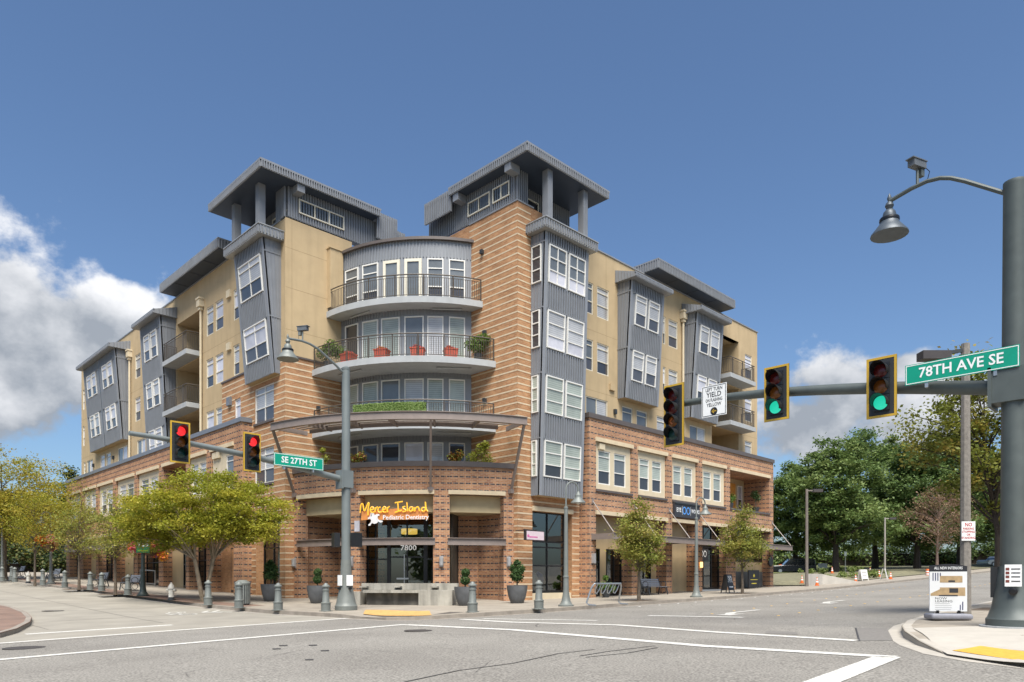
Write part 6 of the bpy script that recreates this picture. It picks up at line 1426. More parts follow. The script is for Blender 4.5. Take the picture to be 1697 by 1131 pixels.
s = MB(); s.fbox(fl, -hw * .45, hw * .75, .85 * k, 1.0 * k, .021, .023); s.prism([(-hw * .95, .55 * k), (hw * .9, .55 * k), (hw * .9, .74 * k), (-hw * .45, .74 * k), (-hw * .45, .70 * k), (-hw * .95, .60 * k)], fl, .021, .023); ppart('printed_kitchen', s, WOODP, t)
for q in ((0, hw * .35, .86 * k, .90 * k), (.02, hw * .52, .62 * k, .72 * k), (-hw * .5, hw * .5, .545 * k, .57 * k)): s = MB(); s.fbox(fl, *q, .024, .026); ppart('printed_oven', s, mat('print_dark', (.04, .04, .045), .5), t)
text_mesh('NOW', fl, -hw * .72, .49 * k, .05, .022, BLACKPAINT, t, world=False, align='LEFT', squeeze=1.3); text_mesh('LEASING', fl, -hw * .72, .425 * k, .05, .022, BLACKPAINT, t, world=False, align='LEFT', squeeze=1.3)
s = MB()
for i, l in enumerate((.8, .9, .9, .85)): s.fbox(fl, -hw * .72, -hw * .72 + l * hw, .37 * k - i * .045, .376 * k - i * .045, .021, .022)
ppart('printed_text', s, GRYP, t)
# ---- shop signs
fe2 = AP.frame(mid, .10); c = fe2.p(0, 4.45, .0); t = thing('shop_sign', 'yellow Mercer Island lettering over white Pediatric Dentistry sign above the entrance', 'shop sign', c)
dS = 32.9; kx = lambda px: (px - 657) * dS / F; kz = lambda py: zat(py, dS)
GOLD = mat_emit('letters_yellow', (1, .52, .04), .25, (.85, .45, .04)); ORG = mat('sign_orange', (.62, .24, .06), .5, var=.1)
U = lambda x, y: (kx(590 + x * .0825), kz(820 + y * .0825))       # coordinates read off an enlarged detail
s = MB(); a = [U(130, 330), U(250, 330), U(560, 300), U(840, 285), U(1490, 320), U(1500, 505), U(660, 510), U(250, 500), U(110, 515)]; s.prism(a[::-1], fe2, -.02, .02); s.build('orange_panel', ORG, t)
strokes = [[(105, 365), (120, 210), (160, 190), (195, 330), (265, 180), (290, 180), (270, 300), (268, 415)], [(310, 310), (370, 300), (385, 265), (345, 250), (315, 300), (340, 360), (395, 350)], [(420, 260), (415, 355), (425, 290), (470, 245)], [(530, 255), (490, 270), (475, 325), (510, 360), (560, 345)], [(570, 310), (620, 300), (635, 265), (600, 250), (570, 295), (590, 355), (645, 350)], [(665, 255), (675, 360), (665, 300), (715, 240)],
           [(825, 175), (985, 150)], [(885, 165), (895, 350)], [(825, 365), (970, 325)], [(1040, 250), (990, 260), (1000, 290), (1045, 315), (1040, 345), (985, 350)], [(1070, 165), (1085, 345)], [(1190, 265), (1140, 265), (1120, 320), (1150, 350), (1185, 310), (1195, 260), (1195, 345)], [(1230, 270), (1235, 350), (1245, 290), (1290, 260), (1315, 290), (1325, 345)], [(1445, 280), (1390, 275), (1370, 325), (1410, 350), (1450, 310), (1450, 160), (1465, 300), (1500, 350)]]
for st in strokes:
    P = [Vector((*U(*q), .09)) for q in st]; Q = []
    for i in range(len(P) - 1):
        p0, p1, p2, p3 = P[max(i - 1, 0)], P[i], P[i + 1], P[min(i + 2, len(P) - 1)]
        for k_ in range(4):
            u_ = k_ / 4; Q.append(.5 * ((2 * p1) + (-p0 + p2) * u_ + (2 * p0 - 5 * p1 + 4 * p2 - p3) * u_ * u_ + (-p0 + 3 * p1 - 3 * p2 + p3) * u_ ** 3))
    Q.append(P[-1]); s = MB(); s.tube([fe2.p(q.x, q.y, q.z) for q in Q], .03, 6); s.build('script_letter', GOLD, t)
text_mesh('Pediatric Dentistry', fe2, *U(1040, 465), .20, .06, WHITE, t, squeeze=.97, bold=.014)
frog = [(355, 350), (385, 370), (395, 410), (440, 400), (480, 390), (510, 410), (500, 430), (465, 430), (470, 490), (500, 515), (560, 525), (575, 545), (530, 568), (480, 540), (450, 575), (400, 590), (350, 570), (325, 600), (320, 620), (280, 628), (275, 605), (320, 565), (335, 520), (315, 490), (265, 490), (262, 470), (305, 440), (320, 400), (320, 365)]
s = MB(); s.prism([U(*q) for q in frog][::-1], fe2, .04, .09); s.build('leaping_emblem', mat('emblem_white', (.75, .72, .70), .5), t); s = MB(); s.prism([U(*q) for q in ((335, 395), (355, 395), (345, 435), (320, 440))][::-1], fe2, .09, .095); s.build('emblem_eye', GRYP, t)
fsn = FY(YP - .05); a, b = ux(1114.5, YP), ux(1156, YP); t = thing('shop_sign', 'black fascia sign reading EYE WORKS with blue spectacle logo', 'shop sign', fsn.p((a + b) / 2, 5.35)); s = MB(); s.fbox(fsn, a, b, 5.0, 5.78, -.04, .10); s.build('panel', mat('fascia_black', (.035, .035, .04), .5), t)
w = b - a; text_mesh('EYE', fsn, a + w * .16, 5.42, .24, .105, WHITE, t, squeeze=.9, bold=.02); text_mesh('WORKS', fsn, a + w * .82, 5.42, .22, .105, WHITE, t, squeeze=.78, bold=.02); specs(fsn, a + w * .45, 5.42, 1.0, .106, mat('logo_blue', (.10, .32, .75), .5), t, True)
s = MB()
for u in (.29, .62): s.fbox(fsn, a + w * u, a + w * u + .02, 5.16, 5.68, .101, .105)
s.build('logo_bar', WHITE, t); s = MB(); s.fbox(fsn, a, b, 5.782, 5.86, -.04, .16); s.build('sign_hood', DKPAINT, t)
# hanging pink sign by the corner shop
px0 = ux(872, 22.75); t = thing('hanging_sign', 'small pale pink hanging sign beside the corner shop window', 'shop sign', (px0 + .45, 22.75, 3.1)); fh = FY(22.75); dh = onY(887, 22.75)[1]; s = MB(); s.fbox(fh, px0, ux(902, 22.75), zat(896, dh), zat(880, dh), -.16, 0); s.build('box', STEEL_D, t); s = MB(); s.fbox(fh, px0 + .03, ux(902, 22.75) - .03, zat(895, dh), zat(881, dh), .0, .01); s.build('face', mat('sign_pink', (.62, .50, .53), .4, var=.08, scale=7), t)
s = MB(); s.fbox(fh, px0 + .2, px0 + .75, zat(891.5, dh), zat(889.5, dh), .01, .014); s.lathe([(.07, .01), (.07, .014), (.045, .015)], fh.p(px0 + .13, zat(889, dh), 0), 10, fr=fh); s.build('print', mat('print_pink', (.55, .12, .30), .5), t); s = MB(); s.box(px0 - .05, px0 + .8, 22.82, 22.88, zat(880, dh), zat(878, dh)); s.bar((px0 + .2, 22.85, zat(879, dh)), (px0 + .2, YS, zat(879, dh)), .04); s.build('bracket', STEEL_D, t)
# glasses logo behind the optician's glass
t = thing('window_sign', 'dark window sign with white spectacle logo behind the shop door', 'shop sign', fYP.p(gr_r[3][0] + .9, 3.1, -.46)); s = MB(); s.fbox(fYP, gr_r[3][0] + .3, gr_r[3][0] + 1.5, 2.55, 3.3, -.462, -.452); s.build('panel', MATS['fascia_black'], t); specs(fYP, gr_r[3][0] + .9, 2.98, .9, -.448, WHITE, t, True)
# balcony flowers and window boxes
TERRA = mat('planter_red', (.42, .075, .04), .7, var=.15)
for px, lab in ((578, 'red balcony planter nearest the leafy end of the third floor balcony'), (633, 'red balcony planter with yellow flowers left of the door'), (692, 'red balcony planter with purple flowers at the balcony middle'), (747, 'red balcony planter with orange flowers right of the door')):
    tt = AB4.tpx(px, -.4); q = AB4.xy(tt, -.4); f_ = AB4.frame(tt, -.4); t = thing('balcony_planter', lab, 'planter', (q.x, q.y, 11.88), group='red planters on the balcony'); f_ = Fr((0, 0, 0), f_.U, f_.V, f_.N)
    s = MB(); s.prism([(-.28, 0), (.28, 0), (.33, .42), (-.33, .42)], f_, -.25, .25); ppart('box', s, TERRA, t)
    s = MB(); s.fbox(f_, -.35, .35, .38, .44, -.27, .27); ppart('rim', s, TERRA, t)
    p, nn, k = blob_leaves([(0, 0, .5), (.12, 0, .5), (-.12, 0, .5)], [.17] * 3, 350, .7, .2); leaf_mesh('flowers', p, nn, .04, RG.random(len(p)) * .6 + (.3 if px == 633 else 0), FLW, t)
LEAFG = mat_leaf('leaf_balcony_green', [(.06, .13, .02), (.12, .20, .04), (.20, .28, .06)], .35); LEAFY = mat_leaf('leaf_yellow_green', [(.16, .20, .03), (.28, .30, .04), (.36, .34, .06)], .4)
def pot_plant(q, C, R, n, m, lab, size=.06, name='balcony_plant'):
    t = thing(name, lab, 'plant', q); s = MB(); s.lathe([(.16, 0), (.24, .4), (.22, .4), (0, .38)], n=12); ppart('pot', s, DKPAINT, t)
    s = MB()
    for c in C[:4]: s.tube([(0, 0, .35), tuple(c)], .012, 4)
    ppart('stem', s, MATS['bark_thin'], t); p, nn, k = blob_leaves(C, R, n, 1, .2); leaf_mesh('foliage', p, nn, size, RG.random(len(p)), m, t)
a5 = AB4.xy(.06, -.55); pot_plant((a5.x, a5.y, 11.88), [(.0, 0, 1.0), (.3, -.3, .9), (-.2, .1, .8), (.45, -.55, .85), (.1, -.1, 1.2)], [.35] * 5, 1300, LEAFG, 'leafy green plant at the left end of the third floor balcony')
a5 = AB4.xy(.93, -.6); pot_plant((a5.x, a5.y, 11.88), [(0, 0, 1.0), (.2, -.2, 1.1), (-.2, .3, .9), (.0, .0, .7)], [.35] * 4, 1100, LEAFG, 'leafy green plant at the right end of the third floor balcony')
a5 = AP.xy(AP.tpx(803), -.75); pot_plant((a5.x, a5.y, 5.61), [(0, 0, 1.1), (.25, -.2, 1.4), (-.25, .3, 1.5), (.05, 0, 1.9), (-.1, .1, .8), (.2, -.1, 2.1)], [.42, .4, .4, .35, .4, .25], 1500, LEAFY, 'tall yellow green shrub on the terrace above the right brick arch', .055)
for px, lab in ((578, 'rusty red and green plant on the terrace beside the signal pole'), (757, 'rusty red and green plant on the terrace beside the yellow shrub')):
    a5 = AP.xy(AP.tpx(px), -.75); pot_plant((a5.x, a5.y, 5.61), [(0, 0, 1.3), (.15, -.1, 1.6), (-.15, .1, 1.5), (0, 0, 1.0)], [.28, .28, .25, .25], 650, mat_leaf('leaf_rust_%d' % px, [(.20, .05, .01), (.30, .12, .02), (.16, .18, .03), (.26, .28, .05)], .3), lab)
a5 = AP.xy(AP.tpx(517), -.75); pot_plant((a5.x, a5.y, 5.61), [(0, 0, 1.2), (.1, 0, 1.7), (0, .1, 2.1)], [.3, .22, .15], 260, LEAFY, 'sparse young plant on the terrace left of the signal pole')
a5 = fYP.p(up_r[4][0] + .9, 6.0, -.5); pot_plant(a5, [(0, 0, .6), (.3, 0, .8), (-.3, 0, .7)], [.3] * 3, 500, LEAFG, 'green plant in the far right brick loggia')
a5 = fYP.p(up_r[4][1] - .8, 6.0, -.6); pot_plant(a5, [(0, 0, 1.2), (.2, 0, 1.0), (-.2, 0, 1.3)], [.3] * 3, 400, LEAFD, 'dark plant on a stand in the far right brick loggia')
pv = gbase(1003, 998)[0]; pot_plant(oz(ux(1004, 22.4), 22.4), [(0, 0, .6), (.3, -.1, .5), (-.3, 0, .6), (.5, 0, .45), (0, 0, 1.0)], [.28, .25, .22, .2, .16], 700, LEAFG, 'bushy green planting behind the bike rack', .06, 'pavement_plant')
# ================================================================== trees
BARK = mat('bark_grey_brown', (.14, .11, .08), .95, var=.3, scale=8, bump=.6, bscale=25); BARK_D = mat('bark_dark', (.045, .035, .028), .95, var=.3, scale=8, bump=.5); BARK_P = mat('bark_pale', (.24, .19, .13), .95, var=.25, scale=6, bump=.4)
def clusters(ells, n, seed, shell=.55):
    r = np.random.default_rng(seed); w = np.array([e[3] * e[4] * e[5] for e in ells]) ** .67; k = r.choice(len(ells), n, p=w / w.sum()); u = r.normal(size=(n, 3)); u /= np.linalg.norm(u, axis=1)[:, None]
    E = np.array(ells)[k]; rr = (shell ** 3 + (1 - shell ** 3) * r.random(n)) ** (1 / 3); return E[:, :3] + u * E[:, 3:] * rr[:, None]
def tree(name, label, base, ells, ncl, cr, nleaf, leaf, lm, bark, tr=.12, fork=None, seed=1, flat=.5, stems=1, group=None, shell=.55, limbs=26, cat='tree', asp=.62, lean=(0, 0)):
    t = thing(name, label, cat, base, group=group); r = random.Random(seed); C = clusters(ells, ncl, seed, shell)
    zc = min(e[2] - e[5] for e in ells); fk = fork if fork is not None else max(.6, zc * .9); s = MB(); tops = []
    for k in range(stems):
        a = 6.28 * k / stems + .5; o = .05 * (stems > 1) * tr * 8; sp_ = .28 * fk if stems > 1 else 0
        b0 = Vector((o * math.cos(a), o * math.sin(a), -.1)); b2 = Vector((sp_ * math.cos(a) + lean[0], sp_ * math.sin(a) + lean[1], fk)); q = tr * (1 if stems == 1 else .6)
        s.tube([b0, b0.lerp(b2, .35) + Vector((r.uniform(-.04, .04), r.uniform(-.04, .04), 0)) * fk * .3, b0.lerp(b2, .7), b2], [q * 1.25, q, q * .86, q * .75], 8); tops.append((b2, q * .75))
    # leaders that run up through the crown
    top = max(C, key=lambda c: c[2]); 
    if stems == 1:
        b2, q = tops[0]; e = Vector((top[0] * .4 + b2.x * .6, top[1] * .4 + b2.y * .6, fk + (top[2] - fk) * .85)); mid_ = b2.lerp(e, .5) + Vector((r.uniform(-.1, .1), r.uniform(-.1, .1), 0)) * (e.z - fk) * .3; s.tube([b2, mid_, e], [q, q * .55, q * .12], 6); leader = [b2, mid_, e]
    else: leader = None
    ppart('trunk', s, bark, t, smooth=True)
    s = MB(); idx = list(range(ncl)); r.shuffle(idx)
    for i in idx[:limbs]:
        c = Vector(C[i])
        if leader: h = max(0, min(1, (c.z - fk) / max(.1, leader[2].z - fk) - .25)); st = leader[0].lerp(leader[1], h * 2) if h < .5 else leader[1].lerp(leader[2], h * 2 - 1); q = tops[0][1] * (.5 - .3 * h)
        else: st, q = min(tops, key=lambda b: (b[0] - c).length); q *= .6
        m_ = st.lerp(c, .5) + Vector((0, 0, (c - st).length * .10)); s.tube([st, m_, c], [q, q * .55, .012], 5)
    ppart('limbs', s, bark, t, smooth=True)
    k = RG.integers(0, ncl, nleaf); u = RG.normal(size=(nleaf, 3)) * np.array([1, 1, flat]); p = C[k] + u * cr * .55 * RG.uniform(.5, 1.2, ncl)[k][:, None]
    nn = RG.normal(size=(nleaf, 3)) * .55 + np.array([0, 0, .9]); nn /= np.linalg.norm(nn, axis=1)[:, None]
    var = RG.random(ncl)[k] * .6 + RG.random(nleaf) * .4
    leaf_mesh('crown', p, nn, leaf, var, lm, t, asp)
    return t
LM_MAPLE = mat_leaf('leaf_maple_yellow_green', [(.17, .20, .022), (.27, .29, .03), (.38, .36, .04), (.46, .38, .05)], .45)
LM_AUT = mat_leaf('leaf_maple_ochre', [(.17, .20, .025), (.27, .275, .03), (.36, .31, .04), (.38, .25, .04)], .42)
LM_STREET = mat_leaf('leaf_street_tree', [(.15, .18, .035), (.24, .265, .05), (.33, .31, .07), (.36, .25, .08)], .4)
LM_GREEN = mat_leaf('leaf_big_green', [(.055, .095, .03), (.105, .165, .045), (.17, .235, .07), (.25, .30, .10)], .35)
LM_OLIVE = mat_leaf('leaf_near_olive', [(.09, .115, .02), (.16, .185, .03), (.23, .23, .04), (.28, .20, .04)], .35)
LM_DARK = mat_leaf('needles_dark', [(.012, .028, .012), (.025, .05, .018), (.04, .07, .025)], .1)
LM_RUST = mat_leaf('leaf_rust_sparse', [(.20, .12, .08), (.26, .16, .10), (.18, .17, .07)], .3)
# spreading maple on the left pavement
mp = oz(12.9, onX(341, 12.9)[0] + .2)
tree('maple_tree', 'wide spreading yellow green maple with several stems on the left pavement', mp, [(-.5, 1.5, 4.2, 2.3, 3.1, .8), (.9, -1.6, 4.1, 1.9, 2.1, .8), (.2, -.2, 5.0, 2.0, 2.5, .7), (-1.3, 3.6, 3.8, 1.5, 1.9, .8), (1.2, -2.4, 3.3, 1.4, 1.5, .7), (-.1, .8, 3.3, 2.5, 3.2, .7), (-.9, 2.8, 2.9, 1.6, 1.9, .55)], 300, .60, 60000, .058, LM_MAPLE, BARK_P, tr=.13, fork=1.9, seed=3, flat=.42, stems=4, shell=.35, limbs=44)
# street trees
def street_tree(px, py, top, wpx, lab, seed, m=LM_STREET, low=None, n=9000, X=None, leaf=.055, lean=(0, 0)):
    v, d = gbase(px, py) if X is None else (oz(X, onX(px, X)[0]), onX(px, X)[1]); H = zat(top, d) - v.z; R = wpx * d / F / 2; lo = zat(low, d) - v.z if low else H * .3; h = H - lo
    tree('street_tree', lab, v, [(0, 0, lo + h * .30, R * .92, R * .92, h * .28), (0, 0, lo + h * .55, R * .72, R * .72, h * .30), (.1, 0, lo + h * .82, R * .34, R * .34, h * .18)], 90, R * .36, n, leaf, m, BARK, tr=.075, fork=lo * .95, seed=seed, flat=.6, group='young street trees', limbs=46, shell=.4)
street_tree(1059, 996, 828, 92, 'young street tree beside the grey bench by the brick podium', 21, low=948)
street_tree(1230, 984, 845, 82, 'young street tree beside the black sandwich board', 22, low=942)
street_tree(191, 985, 815, 100, 'thin sparse street tree beside the bench with the lamp post', 23, low=925, n=5200)
street_tree(131, 977, 812, 95, 'thin sparse street tree between the bollards at the left', 24, low=928, n=4600)
street_tree(58, 969, 800, 110, 'leaning young street tree beside the far hydrant', 25, m=LM_AUT, low=915, n=7000)
# ochre maples at the left edge
for px, X, top, w, lab, sd_ in ((8, 11.3, 742, 205, 'ochre green maple crown at the left edge of the picture', 31),):
    Y, d = onX(px, X); v = oz(X, Y); H = zat(top, d) - v.z; R = w * d / F / 2
    tree('maple_tree', lab, v, [(0, 0, H * .72, R, R, H * .26), (R * .3, -R * .3, H * .50, R * .9, R * .9, H * .2), (-R * .3, R * .2, H * .45, R * .9, R * .9, H * .2)], 240, R * .26, 34000, .085, LM_AUT, BARK, tr=.16, fork=H * .3, seed=sd_, flat=.4, shell=.3, limbs=50)
# dark conifers behind the left end of the building
for px, dpt, top, w, lab, sd_ in ((118, 82, 768, 60, 'dark conifer just behind the far left corner of the building', 41), (82, 88, 790, 70, 'dark conifer left of the building between the maples', 42), (40, 95, 800, 80, 'dark conifer behind the ochre maple at the left', 43), (-10, 95, 790, 90, 'dark conifer at the far left behind the lane', 44)):
    a, b = ray(px); v = Vector((a * dpt, b * dpt, 0)); v.z = swz(v.x, v.y) - .3; H = zat(top, dpt) - v.z; R = w * dpt / F / 2
    tree('conifer', lab, v, [(0, 0, H * .25, R * 1.15, R * 1.15, H * .24), (0, 0, H * .5, R * .85, R * .85, H * .22), (0, 0, H * .75, R * .5, R * .5, H * .18), (0, 0, H * .92, R * .18, R * .18, H * .08)], 130, R * .34, 9000, .20, LM_DARK, BARK_D, tr=.28, fork=1.0, seed=sd_, flat=.5, shell=.4, limbs=14, asp=.4, group='dark conifers at the left')
# hedge at the end of the lane
hv = Vector((0, 0, 0)); Yh = 88
t = thing('hedge', 'dark evergreen hedge closing the far end of the lane', 'hedge', oz(9, Yh)); C = [(-7 + i * .6, RG.normal() * .5 - .3, .3 + RG.random() * 2.2) for i in range(45)]; p, nn, k = blob_leaves(C, [1.2] * 45, 12000, .9, .2); leaf_mesh('foliage', p, nn, .16, RG.random(len(p)), mat_leaf('leaf_hedge', [(.03, .05, .015), (.06, .09, .02), (.16, .13, .04)], .2), t); s = MB(); s.box(-7, 19, .2, .6, -.3, 1.0); ppart('core', s, BARK_D, t)
# the big trees across the right-hand lawn
big = [(1318, 88, 770, 120, 'broad green tree right behind the brick building end'), (1385, 80, 722, 150, 'tall broad green tree with dark trunk on the lawn'), (1450, 92, 706, 150, 'tallest green tree in the middle of the lawn group'), (1520, 85, 735, 130, 'tall green tree right of the group above the leasing sign'), (1590, 98, 716, 150, 'tall green tree behind the concrete lamp column'), (1672, 92, 735, 150, 'tall green tree behind the right signal pole')]
for i, (px, dpt, top, w, lab) in enumerate(big):
    a, b = ray(px); v = Vector((a * dpt, b * dpt, 0)); v.z = gz(v.x, v.y) + .2; H = zat(top, dpt) - v.z; R = w * dpt / F / 2
    tree('shade_tree', lab, v, [(0, 0, H * .62, R * .95, R * .95, H * .28), (R * .2, -R * .2, H * .36, R * 1.1, R * 1.1, H * .20), (0, 0, H * .85, R * .55, R * .55, H * .15)], 260, R * .21, 36000, .17, LM_GREEN, BARK_D, tr=.38, fork=H * .2, seed=50 + i, flat=.55, shell=.55, limbs=30, group='big shade trees on the lawn')
a, b = ray(1553); dpt = 76; v = Vector((a * dpt, b * dpt, 0)); v.z = gz(v.x, v.y) + .15
tree('bare_tree', 'half bare rusty tree behind the concrete lamp column', v, [(0, 0, 5.6, 3.4, 3.4, 2.6), (.4, -.4, 7.6, 2.0, 2.0, 1.6)], 130, .9, 5200, .10, LM_RUST, mat('bark_pinkish', (.26, .18, .14), .9), tr=.15, fork=2.2, seed=66, flat=.6, limbs=70, shell=.3)
# near tree by the right signal pole
v, d = gbase(1654, 1010)
tree('street_tree', 'near street tree with dark trunk beside the right signal pole', v, [(0, 0, 4.5, 2.0, 2.0, 1.4), (-.2, .4, 5.6, 1.5, 1.5, 1.2), (-1.0, 1.1, 4.9, 1.1, 1.1, 1.0), (.2, -.5, 3.5, 1.9, 1.9, 1.0), (-.6, .8, 6.4, .7, .7, .9)], 190, .42, 17000, .055, LM_OLIVE, BARK_D, tr=.10, fork=2.1, seed=71, flat=.6, limbs=70, shell=.35, group='young street trees')
# trees across the junction, behind the viewer: what the shop windows mirror
for i, (x, y, H) in enumerate(((-16, 8, 9), (-9, -14, 10), (6, -24, 9), (22, -16, 10), (-18, 26, 10), (44, -14, 10), (-14, 44, 9), (33, -17, 9), (14, -20, 9), (-18, 36, 9))):
    tree('park_tree', 'leafy park tree %s' % ('north of the junction', 'behind the viewpoint', 'south of the junction', 'across the avenue', 'across the lane', 'far along the avenue', 'far along the lane', 'second across the avenue', 'near the south kerb', 'second across the lane')[i], (x, y, gz(x, y)), [(0, 0, H * .55, 4.6, 4.6, H * .36), (0, 0, H * .25, 4.2, 4.2, H * .2), (0, 0, H * .85, 2.4, 2.4, H * .15)], 110, 1.3, 3600, .40, LM_GREEN, BARK_D, tr=.25, fork=H * .3, seed=90 + i, limbs=10, group='park trees across the junction')
# ---- low planting in the bed
LM_BED = mat_leaf('leaf_bed', [(.10, .15, .03), (.16, .21, .05), (.24, .27, .08)], .3)
for i, (px, py, r) in enumerate(((1349, 953, 1.0), (1366, 962, .9), (1405, 958, 1.1), (1385, 948, .8), (1456, 955, 1.0), (1440, 958, .9), (1385, 944, .5), (1306, 944, .7), (1412, 945, .6), (1420, 950, .7))):
    v, d = gpt(px, py, .2); v.z = bz(v.x, v.y); r *= d / 75; t = thing('bed_shrub', 'low grey green shrub %s' % ('behind the near lamp post', 'beside the nearest cone', 'at the middle of the planting bed', 'behind the middle cone', 'behind the upright white board', 'beside the slanted white board', 'under the tall yellowish shoots', 'before the black car', 'behind the thin sign post', 'in front of the thin sign post')[i], 'shrub', v, group='low shrubs in the planting bed'); C = [(RG.normal() * r * .6, RG.normal() * r * .5, .15 + RG.random() * .35 * r) for _ in range(9)]; p, nn, k = blob_leaves(C, [.35 * r] * 9, 700, .8, .2); leaf_mesh('foliage', p, nn, .07, RG.random(len(p)), LM_BED, t)
ha, hb = Vector(ray(1275)) * 112, Vector(ray(1790)) * 104
t = thing('hedge', 'long green hedge along the back of the lawn', 'hedge', (ha.x, ha.y, gz(ha.x, ha.y))); C = []
for i in range(64):
    q = ha.lerp(hb, i / 63); C.append((q.x - ha.x + RG.normal() * .5, q.y - ha.y + RG.normal() * .5, gz(q.x, q.y) - gz(ha.x, ha.y) + 1.0 + RG.random() * 2.2))
p, nn, k = blob_leaves(C, [1.6] * 64, 16000, .9, .3); leaf_mesh('foliage', p, nn, .2, RG.random(len(p)), LM_GREEN, t); s = MB(); s.bar((0, 0, .3), (hb.x - ha.x, hb.y - ha.y, gz(hb.x, hb.y) - gz(ha.x, ha.y) + .3), .8, 3.6); ppart('core', s, BARK_D, t)

# ================================================================== the building site, cars and lamp posts on the right
ORANGE = mat('cone_orange', (.62, .13, .02), .5, var=.1); REFL = mat('reflective_white', (.7, .7, .68), .4)
def make_cone():
    t = thing('traffic_cone', '', 'traffic cone', group='orange traffic cones at the bed'); s = MB(); s.box(-.19, .19, -.19, .19, 0, .04); ppart('foot', s, ORANGE, t)
    s = MB(); s.lathe([(.15, .04), (.03, .74), (0, .74)], n=12); ppart('body', s, ORANGE, t, smooth=True)
    s = MB(); s.lathe([(.116, .28), (.09, .42)], n=12); ppart('sleeve', s, REFL, t, smooth=True); s = MB(); s.lathe([(.072, .52), (.056, .62)], n=12); ppart('sleeve', s, REFL, t, smooth=True); return t
cone = make_cone()
for i, (px, py, lab) in enumerate(((1329, 967, 'orange cone just left of the near lamp post at the bed edge'), (1354, 969.5, 'orange cone nearest the pavement edge of the bed'), (1418, 964, 'orange cone left of the slanted white board'), (1379, 951, 'orange cone in the middle of the bed'), (1350, 947, 'right one of two orange cones behind the lamp post'), (1346.5, 946, 'left one of two orange cones behind the lamp post'), (1442, 952, 'orange cone behind the slanted white board'), (1457, 956, 'orange cone left of the upright white board'), (1476, 959, 'orange cone right of the upright white board'), (1286.5, 946, 'orange cone by the black car front'))):
    v, d = gpt(px, py, .2); v.z = bz(v.x, v.y) if (v.y > 21.2 and v.x > 49.6 and v.y < 35) else gz(v.x, v.y) + .14; sc = max(.8, 11 * d / F / .74) if py > 950 else 1.1; o = cone if i == 0 else copy_thing(cone, v, i * .4); o.location = v; o['label'] = lab; o.scale = (sc, sc, sc)
def make_barrel():
    t = thing('traffic_barrel', '', 'traffic barrel', group='orange traffic barrels'); s = MB(); s.lathe([(.36, 0), (.36, .08), (.28, .09)], n=16); ppart('foot', s, BLACK, t); s = MB()
    for z0, z1, r0, r1 in ((.09, .25, .28, .275), (.42, .58, .265, .26), (.75, .95, .25, .24)): s.lathe([(r0, z0), (r1, z1)], n=16)
    s.lathe([(.24, .95), (.2, 1.0), (0, 1.0)], n=16); ppart('body', s, ORANGE, t, smooth=True); s = MB()
    for z0, z1, r0, r1 in ((.25, .42, .275, .265), (.58, .75, .26, .25)): s.lathe([(r0, z0), (r1, z1)], n=16)
    ppart('stripe', s, REFL, t, smooth=True); return t
bar = make_barrel()
for i, (px, py, lab) in enumerate(((1293.5, 946.5, 'orange and white barrel before the black car'), (1537.5, 953.5, 'orange and white barrel left of the leasing sign'), (1334, 947, 'orange barrel behind the near lamp post'))):
    v, d = gpt(px, py, .15); v.z = bz(v.x, v.y) if (49.6 < v.x and 21.2 < v.y < 35) else gz(v.x, v.y) + .02; o = bar if i == 0 else copy_thing(bar, v); o.location = v; o['label'] = lab; k = 12.5 * d / F; o.scale = (k, k, k)
for px, py, yaw, lab in ((1430, 963, -30, 'white folding board standing slanted at the bed edge'), (1465, 961.5, 12, 'white folding board facing the street at the bed edge')):
    v, d = gpt(px, py, .16); v.z = swz(v.x, v.y) + .05; t, f_ = aframe(v, yaw, 13 * d / F, 18.5 * d / F, lab, mat('board_white', (.62, .60, .55), .6, var=.1)); h_ = 18.5 * d / F; s = MB(); s.fbox(f_, -.2, .2, h_ * .72, h_ * .80, .016, .02); s.fbox(f_, -.18, .18, h_ * .4, h_ * .46, .016, .02); s.build('print', GRYP, t, world=False)
# lamp posts along the bed
def shoebox(px, py, top, lab, r, m, side):
    v, d = gpt(px, py, .18); v.z = swz(v.x, v.y); H = zat(top, d) - v.z; t = thing('lamp_post', lab, 'lamp post', v, group='shoebox lamp posts'); s = MB(); s.lathe([(r * 1.3, 0), (r, .3), (r * .85, H)], n=8); ppart('post', s, m, t); q = Vector((ST, -CT, 0)) * side; s = MB(); s.bar(Vector((0, 0, H - .1)), q * .5 + Vector((0, 0, H - .1)), .08); ppart('arm', s, m, t); s = MB(); s.bar(q * .4 + Vector((0, 0, H - .1)), q * 1.05 + Vector((0, 0, H - .1)), .32, .2); ppart('luminaire', s, MATS['luminaire_bronze'], t)
shoebox(1337, 971, 811, 'tall brown lamp post at the corner of the planting bed', .11, mat('post_brown', (.16, .135, .115), .7), 1); shoebox(1466.5, 950, 858, 'slim grey lamp post standing on the planting bed', .09, mat('post_pale', (.30, .27, .23), .7), 1)
v, d = gpt(1401, 949, .2); v.z = bz(v.x, v.y); t = thing('site_sign', 'small green grey sign on a thin post in the planting bed', 'sign', v); s = MB(); s.bar((0, 0, 0), (0, 0, 34 * d / F), .07); ppart('post', s, GREENPAINT_L, t); f_ = FDIR((0, 0, 0), -150); s = MB(); s.fbox(f_, -.13, .13, 27 * d / F, 34 * d / F, .04, .06); ppart('panel', s, mat('panel_sage', (.22, .26, .23), .6), t)
